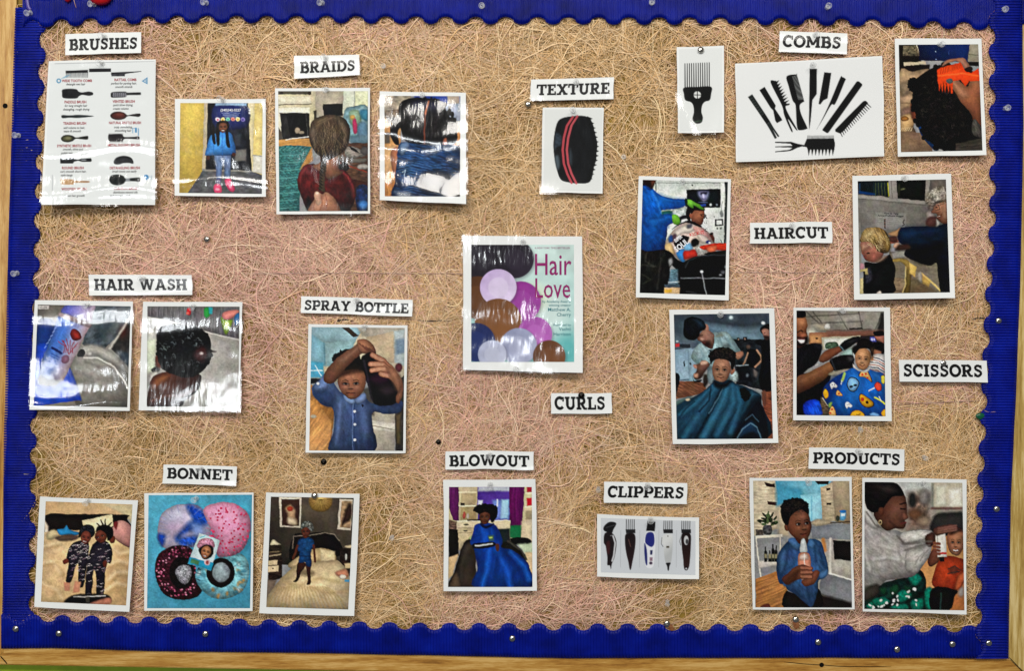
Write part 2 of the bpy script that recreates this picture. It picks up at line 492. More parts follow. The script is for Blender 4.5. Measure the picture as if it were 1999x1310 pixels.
class Ink:
    """paints flat print at a set of points, given in the pixel coordinates of one tracing view"""
    def __init__(s, P, view, base, base2=None):
        s.P = P; s.k = VIEWS[view][2]; s.n = len(P)
        s.C = np.tile(hexc(base), (s.n, 1))
        if base2:
            y = P[:, 1]; f = ((y - y.min()) / (np.ptp(y) + 1e-6))[:, None]
            s.C = s.C * (1 - f) + hexc(base2) * f
        s.seed = 0; s.form = 0.0
    def _put(s, idx, al, col, g=None, tex=None, d=None, sh=0.0):
        s.seed += 1
        p = s.P[idx]
        c = np.tile(hexc(col), (len(p), 1))
        if g:                                     # (colour2, x0, y0, x1, y1)
            gd = np.array([g[3] - g[1], g[4] - g[2]], float)
            f = np.clip(((p - np.array(g[1:3])) @ gd) / (gd @ gd), 0, 1)[:, None]
            c = c * (1 - f) + hexc(g[0]) * f
        if tex:                                   # (amount, size along, size across, degrees)
            a = math.radians(tex[3] if len(tex) > 3 else 0)
            x = (p[:, 0] * math.cos(a) + p[:, 1] * math.sin(a)) / tex[1]
            y = (-p[:, 0] * math.sin(a) + p[:, 1] * math.cos(a)) / tex[2]
            nz = (fnoise(x, y, s.seed * 7, 3) - 0.5) * 2 * tex[0]
            c = np.clip(c * (1 + nz[:, None] * 1.1) + nz[:, None] * 0.03, 0, 1)
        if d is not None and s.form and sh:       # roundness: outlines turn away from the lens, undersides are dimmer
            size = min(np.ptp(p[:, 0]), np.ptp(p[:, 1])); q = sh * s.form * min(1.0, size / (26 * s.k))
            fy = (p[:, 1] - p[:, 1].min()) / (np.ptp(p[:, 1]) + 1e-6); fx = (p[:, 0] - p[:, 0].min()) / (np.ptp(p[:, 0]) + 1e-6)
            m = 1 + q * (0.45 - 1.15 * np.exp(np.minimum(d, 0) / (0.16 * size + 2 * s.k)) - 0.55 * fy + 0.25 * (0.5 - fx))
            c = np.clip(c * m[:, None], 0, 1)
        s.C[idx] = s.C[idx] * (1 - al[:, None]) + c * al[:, None]
    def _box(s, x0, x1, y0, y1, m):
        P = s.P
        return np.nonzero((P[:, 0] > x0 - m) & (P[:, 0] < x1 + m) & (P[:, 1] > y0 - m) & (P[:, 1] < y1 + m))[0]
    def _poly(s, pts, col, f, a, g, tex, sh):
        f = f * s.k * (1.35 if s.form else 1)
        idx = s._box(pts[:, 0].min(), pts[:, 0].max(), pts[:, 1].min(), pts[:, 1].max(), f)
        if not len(idx): return
        p = s.P[idx]; x = p[:, 0]; y = p[:, 1]
        ins = np.zeros(len(p), bool); dd = np.full(len(p), 1e18)
        x0, y0 = pts[-1]
        for x1, y1 in pts:
            ex, ey = x1 - x0, y1 - y0; L = ex * ex + ey * ey + 1e-9
            t = np.clip(((x - x0) * ex + (y - y0) * ey) / L, 0, 1)
            dd = np.minimum(dd, (x - x0 - t * ex) ** 2 + (y - y0 - t * ey) ** 2)
            if y0 != y1:
                cr = (y0 > y) != (y1 > y)
                ins ^= cr & (x < (x1 - x0) * (y - y0) / (y1 - y0) + x0)
            x0, y0 = x1, y1
        d = np.sqrt(dd); d = np.where(ins, -d, d)
        al = np.clip(0.5 - d / f, 0, 1) * a
        s._put(idx, al, col, g, tex, d, sh)
    def q(s, pts, col, f=1.0, a=1.0, g=None, tex=None):      # straight-edged
        s._poly(np.array(pts, float).reshape(-1, 2), col, f, a, g, tex, 0.16)
    def p(s, pts, col, f=1.0, a=1.0, g=None, tex=None):      # smooth closed outline
        P = np.array(pts, float).reshape(-1, 2)
        p0 = np.roll(P, 1, 0); p2 = np.roll(P, -1, 0); p3 = np.roll(P, -2, 0)
        o = []
        for t in (0, 0.25, 0.5, 0.75):
            o.append(0.5 * (2 * P + (p2 - p0) * t + (2 * p0 - 5 * P + 4 * p2 - p3) * t * t + (3 * P - p0 - 3 * p2 + p3) * t ** 3))
        s._poly(np.stack(o, 1).reshape(-1, 2), col, f, a, g, tex, 0.42)
    def e(s, cx, cy, rx, ry, col, rot=0, f=1.0, a=1.0, g=None, tex=None):
        f = f * s.k; m = max(rx, ry)
        idx = s._box(cx - m, cx + m, cy - m, cy + m, f)
        if not len(idx): return
        p = s.P[idx]; r = math.radians(rot)
        dx = p[:, 0] - cx; dy = p[:, 1] - cy
        u = dx * math.cos(r) + dy * math.sin(r); v = -dx * math.sin(r) + dy * math.cos(r)
        k = np.hypot(u / rx, v / ry)
        d = (k - 1) * np.hypot(u, v) / np.maximum(k, 1e-3)
        d = np.where(k < 1e-3, -min(rx, ry), d)
        s._put(idx, np.clip(0.5 - d / f, 0, 1) * a, col, g, tex, d, 0.36)
    def l(s, pts, w, col, f=1.0, a=1.0, w2=None):             # polyline, may taper from w to w2
        f = f * s.k; P = np.array(pts, float).reshape(-1, 2)
        n = len(P) - 1
        w2 = w if w2 is None else w2
        idx = s._box(P[:, 0].min(), P[:, 0].max(), P[:, 1].min(), P[:, 1].max(), f + max(w, w2))
        if not len(idx): return
        p = s.P[idx]; best = np.full(len(p), 1e9)
        for i in range(n):
            x0, y0 = P[i]; x1, y1 = P[i + 1]; ex, ey = x1 - x0, y1 - y0; L = ex * ex + ey * ey + 1e-9
            t = np.clip(((p[:, 0] - x0) * ex + (p[:, 1] - y0) * ey) / L, 0, 1)
            d = np.hypot(p[:, 0] - x0 - t * ex, p[:, 1] - y0 - t * ey) - (w + (w2 - w) * (i + t) / n) / 2
            best = np.minimum(best, d)
        s._put(idx, np.clip(0.5 - best / f, 0, 1) * a, col)
    def grain(s, amt, size):
        x = s.P[:, 0] / (size * s.k); y = s.P[:, 1] / (size * s.k)
        s.C = np.clip(s.C * (1 + (fnoise(x, y, 77, 3)[:, None] - 0.5) * amt * 2), 0, 1)
    def strands(s, cx, cy, rx, ry, n, L, cols, ang=None, w=2.0, seed=1, bend=.8, a=.7):    # single hairs inside an ellipse
        rg = np.random.default_rng(seed)
        for i in range(n):
            t = rg.uniform(0, 6.283); r = math.sqrt(rg.uniform(0, 1)); x = cx + rx * r * math.cos(t); y = cy + ry * r * math.sin(t)
            b = (rg.uniform(0, 6.283) if ang is None else math.radians(ang) + rg.normal(0, .22)); pts = [x, y]
            bd = rg.normal(0, bend)
            for j in range(3): b += bd / 3; x += L / 3 * math.cos(b); y += L / 3 * math.sin(b); pts += [x, y]
            s.l(pts, w, cols[i % len(cols)], f=.9, a=a * rg.uniform(.5, 1), w2=w * .4)
    def curls(s, cx, cy, rx, ry, col, n, r, seed=1, rot=0, a=1.0, top=False):   # frizzy outline of hair
        rg = np.random.default_rng(seed)
        for k in range(n):
            t = (2 * math.pi * k / n if not top else math.pi * (1.0 + k / n)) + rg.uniform(-.1, .1); q = rg.uniform(0.9, 1.06)
            c_, s_ = math.cos(math.radians(rot)), math.sin(math.radians(rot))
            ux, uy = rx * q * math.cos(t), ry * q * math.sin(t)
            s.e(cx + ux * c_ - uy * s_, cy + ux * s_ + uy * c_, r * rg.uniform(.6, 1.2), r * rg.uniform(.6, 1.2), col, f=1.2, a=a)
    def face(s, cx, cy, w, h, skin, rot=0, turn=0.0, smile=1.0, teeth=False, lite=None, dark=None, oval=True, eyes=1.0, brow='#120c0a', gaze=0.0):
        sk = hexc(skin)
        tohex = lambda c: '#%02x%02x%02x' % tuple(int(255 * v) for v in np.clip(c, 0, 1))
        lite = lite or tohex(sk * 1.22 + 0.03); dark = dark or tohex(sk * 0.55)
        r = math.radians(rot); c_, s_ = math.cos(r), math.sin(r)
        T = lambda u, v: (cx + w * u * c_ - h * v * s_, cy + w * u * s_ + h * v * c_)
        def E(u, v, a_, b_, col, **k): x, y = T(u, v); s.e(x, y, w * a_, h * b_, col, rot=rot, **k)
        def Ln(uv, wd, col, **k): s.l([z for u, v in uv for z in T(u, v)], wd, col, **k)
        if oval:
            s.p([z for u, v in ((0, -1), (.62, -.8), (.95, -.25), (.9, .25), (.62, .75), (.25, 1), (-.25, 1), (-.62, .75), (-.9, .25), (-.95, -.25), (-.62, -.8)) for z in T(u, v)], skin)
        t = turn * 0.35
        E(t + .0, -.45, .5, .25, lite, f=6 * w / 40, a=.45)
        E(t - .45, .22, .24, .18, lite, f=5 * w / 40, a=.5); E(t + .45, .22, .24, .18, lite, f=5 * w / 40, a=.5)
        E(t - .42, -.02, .27, .13, dark, f=3 * w / 40, a=.55); E(t + .42, -.02, .27, .13, dark, f=3 * w / 40, a=.55)
        for sg in (-1, 1):
            E(t + sg * .4, .0, .17 * eyes, .06 * eyes, '#85776e', f=1)
            E(t + sg * .4 + gaze * .08, .0, .1 * eyes, .075 * eyes, '#140d0a', f=.8)
            Ln([(t + sg * .62, -.2), (t + sg * .42, -.27), (t + sg * .18, -.2)], .06 * w, brow, f=1.5, a=.6)
            Ln([(t + sg * .6, -.03), (t + sg * .4, -.1), (t + sg * .2, -.02)], .05 * w, '#120c0a', a=.8)
        Ln([(t * 1.3 - .1, .02), (t * 1.5 - .13, .25)], .08 * w, dark, f=2, a=.45)
        E(t * 1.6, .28, .2, .09, lite, f=3 * w / 40, a=.6)
        E(t * 1.6, .36, .23, .06, dark, f=2 * w / 40, a=.8)
        m = .62
        if teeth:
            s.p([z for u, v in ((t - .36, m - .06 * smile), (t, m + .0), (t + .36, m - .06 * smile), (t + .2, m + .14), (t - .2, m + .14)) for z in T(u, v)], '#4a1a18')
            Ln([(t - .27, m), (t, m + .05), (t + .27, m)], .085 * h, '#d6cbc1', f=1)
        else:
            Ln([(t - .34, m - .07 * smile), (t, m + .03), (t + .34, m - .07 * smile)], .06 * h, '#3a1512', f=1)
            E(t, m + .11, .25, .06, tohex(sk * .9 + np.array([.1, 0, 0])), f=2 * w / 40, a=.7)
        E(t, .86, .3, .1, lite, f=4 * w / 40, a=.3)

def boxblur(I, r):
    for ax in (0, 1):
        for _ in range(2):
            p = np.pad(I, [(r + 1, r) if i == ax else (0, 0) for i in range(3)], mode='edge')
            c = np.cumsum(p, axis=ax)
            n = I.shape[ax]
            I = (np.take(c, np.arange(2 * r + 1, 2 * r + 1 + n), ax) - np.take(c, np.arange(0, n), ax)) / (2 * r + 1)
    return I

def develop(I, a, seed, step):
    """tone of a printed snapshot: mottled surfaces, grain, the local contrast of a phone picture"""
    h, w = I.shape[:2]
    N = lambda sx, sy, sd, o=3: (fnoise(a[:, 0] / sx, a[:, 1] / sy, sd + seed * 13, o).reshape(h, w, 1) - 0.5) * 2
    lum = 0.09 * N(24, 24, 1) + 0.07 * N(8, 8, 2) + 0.08 * N(2.4, 2.4, 3, 2)
    I = I * (1 + lum) + 0.012 * lum
    I = I + 0.014 * np.concatenate([N(12, 12, 4 + c, 2) for c in range(3)], 2)
    big = boxblur(I, max(2, int(7 / step))); sml = boxblur(I, 1)
    I = I + 0.20 * (I - big) + 0.30 * (I - sml)
    I = I * 1.10
    return np.clip((I - 0.5) * 1.06 + 0.495, 0.008, 0.985)

class Sheet:
    """a pinned sheet of paper: outline quad in photo pixels, its lift off the board, an optional printed picture"""
    def __init__(s, name, label, cat, view, quad, h0=0.0078, curl=(0.004, 0.004), bow=0.0018, wave=0.0, seed=0, group=None, pin_u=0.5, crease=()):
        s.crease = crease
        ox, oy, k = VIEWS[view]
        s.q = np.array(quad, float).reshape(4, 2) / k + np.array([ox, oy])
        s.h0, s.curl, s.bow, s.wave, s.seed, s.pin_u = h0, curl, bow, wave, seed, pin_u
        s.view = view
        _r = random.Random(seed * 31 + 5); s.cl = _r.choice((0.0, .0012, .002)); s.cr = _r.choice((0.0, .001, .002))
        if s.q[1, 1] > -1 and np.linalg.norm(s.q[3] - s.q[0]) < 60: s.cl *= .25; s.cr *= .25
        s.root = link(name, None)
        tag(s.root, label, cat, group)
        s.w = np.linalg.norm(s.q[1] - s.q[0]); s.hh = np.linalg.norm(s.q[3] - s.q[0])
        s.paper()
    def pix(s, u, v):
        a, b, c, d = s.q
        u = np.asarray(u)[..., None]; v = np.asarray(v)[..., None]
        j = s.seed * 7.3                                              # hand-cut edges are never quite straight
        o = np.concatenate([fnoise(v * 2.2 + j, 0 * v, 81, 2) - .5, fnoise(u * 2.2 + j, 0 * u, 83, 2) - .5], -1) * 2.6
        return a * (1 - u) * (1 - v) + b * u * (1 - v) + c * u * v + d * (1 - u) * v + o
    def uv(s, p):
        p = np.asarray(p, float)
        a, b, c, d = s.q
        u = np.full(p.shape[:-1], .5); v = u.copy()
        for _ in range(5):
            r = s.pix(u, v) - p
            du = (b - a) * (1 - v)[..., None] + (c - d) * v[..., None]
            dv = (d - a) * (1 - u)[..., None] + (c - b) * u[..., None]
            det = du[..., 0] * dv[..., 1] - du[..., 1] * dv[..., 0]
            u = u - (r[..., 0] * dv[..., 1] - r[..., 1] * dv[..., 0]) / det
            v = v - (du[..., 0] * r[..., 1] - du[..., 1] * r[..., 0]) / det
        return u, v
    def lift(s, u, v):
        e = np.abs(u - s.pin_u) * 2
        vv = np.clip(v, -.05, 1.05)
        h = s.h0 + 1.5 * (s.curl[0] * (1 - u) + s.curl[1] * u) * np.clip(vv, 0, 2) ** 2.4 + s.bow * e ** 2 * (0.4 + 0.6 * vv)
        h = h + s.cl * np.clip(u + v - 1.45, 0, 1) ** 2 * 3 + s.cr * np.clip((1 - u) + v - 1.45, 0, 1) ** 2 * 3
        h = h + 0.0012 * (fnoise(u * 1.7 + s.seed, v * 2.1, 31 + s.seed, 2) - 0.5)
        return h
    def ripple(s, u, v):
        if not s.wave: return 0 * u
        sd = s.seed
        H = s.hh
        n1 = fnoise(u * 1.3 + sd * 3.1, v * H / 55.0, 51 + sd, 2)
        n2 = fnoise(u * s.w / 45.0 + sd, v * H / 38.0, 63 + sd, 2)
        return s.wave * ((n1 - 0.5) * 1.4 + (n2 - 0.5) * 0.55 + 0.5) + sum(am * np.exp(-((v - v0 - 0.03 * np.sin(u * 5 + sd)) / wd_) ** 2) for v0, am, wd_ in s.crease)
    def at(s, p, up=0.0, rip=False):
        u, v = s.uv(p)
        h = s.lift(u, v) + up
        if rip: h = h + s.ripple(u, v)
        return W(p[..., 0], p[..., 1], h)
    def paper(s):
        nx, ny = max(8, int(s.w / 7)), max(6, int(s.hh / 7))
        u, v = np.meshgrid(np.linspace(0, 1, nx), np.linspace(0, 1, ny))
        P = s.at(s.pix(u, v)).reshape(-1, 3)
        B = P.copy(); B[:, 1] += 0.0004
        n = nx * ny
        Q = [grid_quads(nx, ny), grid_quads(nx, ny, n)[:, ::-1]]
        ring = np.concatenate([np.arange(nx), np.arange(1, ny) * nx + nx - 1, (ny - 1) * nx + np.arange(nx - 2, -1, -1), np.arange(ny - 2, 0, -1) * nx])
        r2 = np.roll(ring, -1)
        m = len(ring); i = np.arange(m); j = np.roll(i, -1)          # the cut edge has its own vertices, so the face stays flat
        Q.append(np.stack([i + 2 * n, j + 2 * n, j + 2 * n + m, i + 2 * n + m], 1))
        link('paper', mesh_np('paper', np.concatenate([P, B, P[ring], B[ring]]), np.concatenate(Q)), M_PAPER, s.root)
    def film(s, mt=None, margin=4.0, up=0.0007):
        nx, ny = max(12, int(s.w / 3.2)), max(10, int(s.hh / 3.2))
        mu, mv = margin / s.w, margin / s.hh
        u, v = np.meshgrid(np.linspace(-mu, 1 + mu, nx), np.linspace(-mv, 1 + mv, ny))
        P = s.at(s.pix(u, v), up, True).reshape(-1, 3)
        link('laminate_film', mesh_np('laminate_film', P, grid_quads(nx, ny)), mt or (M_FILM_WAVY if s.wave else M_FILM), s.root)
    def picture(s, quad, paint, step=1.2, base='#808080', base2=None, name='picture', photo=True):
        ox, oy, k = VIEWS[s.view]
        Qd = np.array(quad, float).reshape(4, 2)
        w = np.linalg.norm(Qd[1] - Qd[0]) / k; h = np.linalg.norm(Qd[3] - Qd[0]) / k
        nx, ny = int(w / step), int(h / step)
        u, v = np.meshgrid(np.linspace(0, 1, nx), np.linspace(0, 1, ny))
        u = u[..., None]; v = v[..., None]
        pv = (Qd[0] * (1 - u) * (1 - v) + Qd[1] * u * (1 - v) + Qd[2] * u * v + Qd[3] * (1 - u) * v).reshape(-1, 2)
        src = pv
        if photo:       # photographs have no ruler-straight outlines: wander a little
            a = pv / k
            wob = lambda sc, sd: np.stack([fnoise(a[:, 0] / sc, a[:, 1] / sc, sd, 2), fnoise(a[:, 0] / sc + 31, a[:, 1] / sc, sd + 5, 2)], 1) - 0.5
            src = pv + k * (1.9 * wob(15, 11 + s.seed) + 1.3 * wob(4.5, 19 + s.seed))
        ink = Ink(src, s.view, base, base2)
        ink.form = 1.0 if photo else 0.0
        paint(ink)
        if photo: ink.C = develop(ink.C.reshape(ny, nx, 3), pv / k, s.seed, step).reshape(-1, 3)
        pp = pv / k + np.array([ox, oy])
        P = s.at(pp, 0.00022)
        return link(name, mesh_np(name, P, grid_quads(nx, ny), None, lin(np.clip(ink.C, 0, 1)) * 0.95), M_PRINT, s.root)
    def text(s, body, x, y, size, mt, align='CENTER', shear=0.0, rot=0.0, view=None, name='lettering', up=0.0004, bold=0.0, sx=1.0):
        ox, oy, k = VIEWS[view or s.view]
        V, T = glyphs(body, align, shear, bold)
        if not len(V): return
        r = math.radians(rot)
        X = V[:, 0] * size * sx; Y = -V[:, 1] * size
        vx = x + X * math.cos(r) - Y * math.sin(r); vy = y + X * math.sin(r) + Y * math.cos(r)
        pp = np.stack([vx / k + ox, vy / k + oy], 1)
        return link(name, mesh_np(name, s.at(pp, up), None, T, smooth=False), mt, s.root)

_G = {}
def glyphs(body, align='CENTER', shear=0.0, bold=0.0):
    key = (body, align, shear, bold)
    if key in _G: return _G[key]
    cu = bpy.data.curves.new('t', 'FONT'); cu.body = body; cu.align_x = align; cu.size = 1.0
    cu.shear = shear; cu.resolution_u = 2; cu.offset = bold
    ob = bpy.data.objects.new('t', cu); COL.objects.link(ob)
    dg = bpy.context.evaluated_depsgraph_get()
    me = ob.evaluated_get(dg).to_mesh()
    me.calc_loop_triangles()
    V = np.zeros(len(me.vertices) * 3); me.vertices.foreach_get('co', V)
    T = np.zeros(len(me.loop_triangles) * 3, np.int32); me.loop_triangles.foreach_get('vertices', T)
    _G[key] = (V.reshape(-1, 3)[:, :2].copy(), T.reshape(-1, 3).copy())
    ob.evaluated_get(dg).to_mesh_clear()
    bpy.data.objects.remove(ob); bpy.data.curves.remove(cu)
    return _G[key]

# ------------------------------------------------------------------ the pinned pictures
PH = 'photo print'
# -- chart of brushes
ch = Sheet('brush_chart', 'laminated chart naming twelve brushes and combs in red, below the brushes card', 'chart', 'Z5',
           [90, 248, 850, 235, 848, 1270, 40, 1270], curl=(0.010, 0.006), wave=0.0016, seed=1, crease=((.62, .0010, .03), (.9, .0022, .05)))
def chart(k):
    K = '#141416'
    k.l([135, 268, 840, 250], 3, '#8a8c90')
    # wide tooth comb
    k.q([212, 318, 370, 312, 370, 332, 212, 336], K)
    for i in range(17): k.l([217 + i * 9.4, 330, 217 + i * 9.4, 366], 4.5, '#222226', w2=3)
    k.q([378, 303, 534, 302, 534, 326, 378, 328], '#101012')
    # rat tail comb
    k.q([535, 330, 650, 326, 748, 321, 748, 325, 655, 337, 632, 342, 535, 348], K)
    k.q([537, 340, 634, 336, 632, 356, 537, 356], '#4d4f55')
    for i in range(24): k.l([539 + i * 4, 340, 539 + i * 4, 356], 2, '#191a1c')
    # paddle brush
    k.p([190, 452, 240, 446, 288, 450, 304, 466, 330, 472, 375, 466, 405, 474, 404, 490, 375, 496, 330, 490, 306, 500, 290, 514, 235, 516, 192, 510, 186, 480], K, tex=(.3, 30, 30))
    # vented brush
    k.p([536, 474, 560, 468, 640, 467, 645, 474, 740, 472, 744, 482, 740, 490, 646, 492, 640, 505, 560, 510, 535, 506, 532, 488], K)
    for i in range(7): k.l([548 + i * 14, 474, 556 + i * 14, 484, 548 + i * 14, 492, 556 + i * 14, 503], 4, '#c9cad6')
    # teasing brush
    k.p([186, 634, 240, 636, 290, 632, 350, 634, 412, 641, 350, 650, 290, 654, 240, 652, 188, 655], '#1a2022', tex=(.4, 14, 9))
    # natural bristle
    k.p([528, 636, 550, 614, 590, 609, 628, 618, 650, 634, 690, 627, 735, 622, 744, 634, 730, 646, 690, 642, 652, 642, 628, 660, 585, 668, 545, 660], '#17100f')
    k.e(588, 638, 50, 24, '#4d1d18', f=6)
    k.e(595, 630, 26, 10, '#70342a', f=6)
    # synthetic bristle
    k.p([178, 800, 195, 780, 225, 774, 260, 780, 285, 793, 330, 786, 368, 782, 372, 795, 366, 807, 330, 806, 285, 802, 262, 818, 228, 827, 192, 820], '#15150f')
    k.e(222, 800, 34, 17, '#55563a', f=6); k.e(230, 797, 18, 8, '#85835e', f=5)
    # metal round brush
    k.p([515, 775, 540, 770, 605, 768, 618, 782, 636, 790, 700, 788, 732, 786, 734, 804, 700, 804, 636, 802, 620, 812, 604, 822, 540, 820, 517, 815], '#151214')
    for i in range(14): k.l([520 + i * 7.5, 766, 520 + i * 7.5, 826], 2.5, '#2c2629')
    k.e(722, 796, 4, 4, '#dfe0e2')
    # round brush
    k.q([172, 938, 266, 934, 270, 945, 300, 950, 330, 942, 392, 940, 398, 958, 390, 966, 330, 966, 300, 958, 270, 966, 264, 978, 174, 978], '#0f1112')
    k.e(195, 945, 9, 6, '#d9dfe4'); k.e(228, 945, 7, 6, '#d0d6da'); k.e(340, 952, 20, 5, '#cfd6da', f=3, a=.7)
    # detangling brush
    k.p([553, 965, 570, 938, 610, 924, 650, 926, 680, 940, 694, 968, 688, 980, 660, 974, 620, 976, 590, 985, 560, 982], '#101012')
    k.p([590, 960, 620, 945, 660, 948, 680, 962, 640, 955], '#34363a', f=4, a=.7)
    # wooden brush
    k.p([176, 1095, 185, 1088, 265, 1092, 275, 1100, 372, 1102, 372, 1114, 275, 1116, 262, 1128, 185, 1126, 177, 1118], '#b48a5c', tex=(.2, 30, 5))
    for i in range(8): k.l([188 + i * 9, 1096, 188 + i * 9, 1120], 2, '#d9bb92')
    k.l([275, 1108, 370, 1108], 3, '#7c4a2a')
    # cushion brush
    k.p([521, 1095, 535, 1065, 580, 1056, 620, 1066, 638, 1084, 690, 1080, 735, 1078, 742, 1093, 735, 1106, 690, 1104, 640, 1104, 622, 1122, 580, 1133, 540, 1124], '#0f1516', tex=(.5, 8, 8))
    k.q([638, 1084, 668, 1082, 668, 1105, 638, 1104], '#8b9196'); k.e(727, 1093, 4, 4, '#e4e6e8')
    k.q([115, 1060, 119, 1060, 119, 1170, 115, 1170], '#a9acb0')
    # blue doodles
    k.e(163, 390, 17, 17, '#4b8fb8'); k.e(163, 390, 9, 9, '#e9ecec')
    for i in range(4): k.l([180 + i * 9, 375 - i * 6, 215 + i * 10, 345 - i * 6 + 20], 2.5, '#6aa5c4')
    k.q([752, 392, 793, 364, 793, 414], '#3c82b2'); k.q([764, 392, 786, 377, 786, 404], '#e9ecec'); k.l([774, 392, 782, 386, 782, 398], 2.5, '#3c82b2')
    k.q([704, 724, 718, 724, 718, 758, 704, 758], '#4b8fc0'); k.l([688, 728, 688, 760], 4, '#4b8fc0'); k.l([728, 730, 728, 778], 6, '#4b8fc0'); k.l([688, 728, 718, 726], 3, '#4b8fc0')
    k.e(783, 1076, 19, 19, '#2f7fb5')
    for i in range(4): k.l([808, 1068 + i * 7, 826, 1066 + i * 7], 2.5, '#6f8fa5')
ch.picture([100, 262, 845, 249, 843, 1262, 58, 1262], chart, 1.0, '#e9edec', name='printed_pictures', photo=False)
T1 = [(292, 398, 'WIDE TOOTH COMB'), (636, 391, 'RATTAIL COMB'), (281, 549, 'PADDLE BRUSH'), (625, 545, 'VENTED BRUSH'), (276, 701, 'TEASING BRUSH'),
      (633, 697, 'NATURAL BRISTLE BRUSH'), (272, 861, 'SYNTHETIC BRISTLE BRUSH'), (626, 856, 'METAL ROUND BRUSH'), (263, 1018, 'ROUND BRUSH'), (632, 1018, 'DETANGLING BRUSH'), (272, 1168, 'WOODEN BRUSH'), (640, 1165, 'CUSHION BRUSH')]
for x, y, t in T1: ch.text(t, x, y, 26, M_INKRED, bold=0.03, sx=.86 if len(t) < 18 else .76, rot=-.3)
T2 = [(282, 421, 'detangle wet hair'), (624, 415, 'perfect for parting hair,'), (624, 440, 'smooth strands'), (284, 574, 'for long straight hair'), (286, 600, 'detangling, rough drying'),
      (618, 569, 'quick blow drying,'), (602, 595, 'create volume'), (272, 731, 'add volume to hair,'), (258, 755, 'tease & smooth'), (620, 726, 'scalp stimulating,'), (618, 751, 'smoothing hair'),
      (262, 884, 'smooth, shine and'), (220, 910, 'polish hair'), (615, 881, 'faster blowout,'), (265, 1042, 'curl, smooth short hair,'), (218, 1068, 'style bangs'), (628, 1041, 'brush knots out easily'),
      (275, 1214, 'boost hair growth'), (635, 1190, 'distributes natural oils'), (600, 1214, 'and smooth cuticle')]
for x, y, t in T2: ch.text(t, x, y, 23, M_INKGREY, shear=.25, bold=.012, sx=.84, rot=-.3)
ch.film()

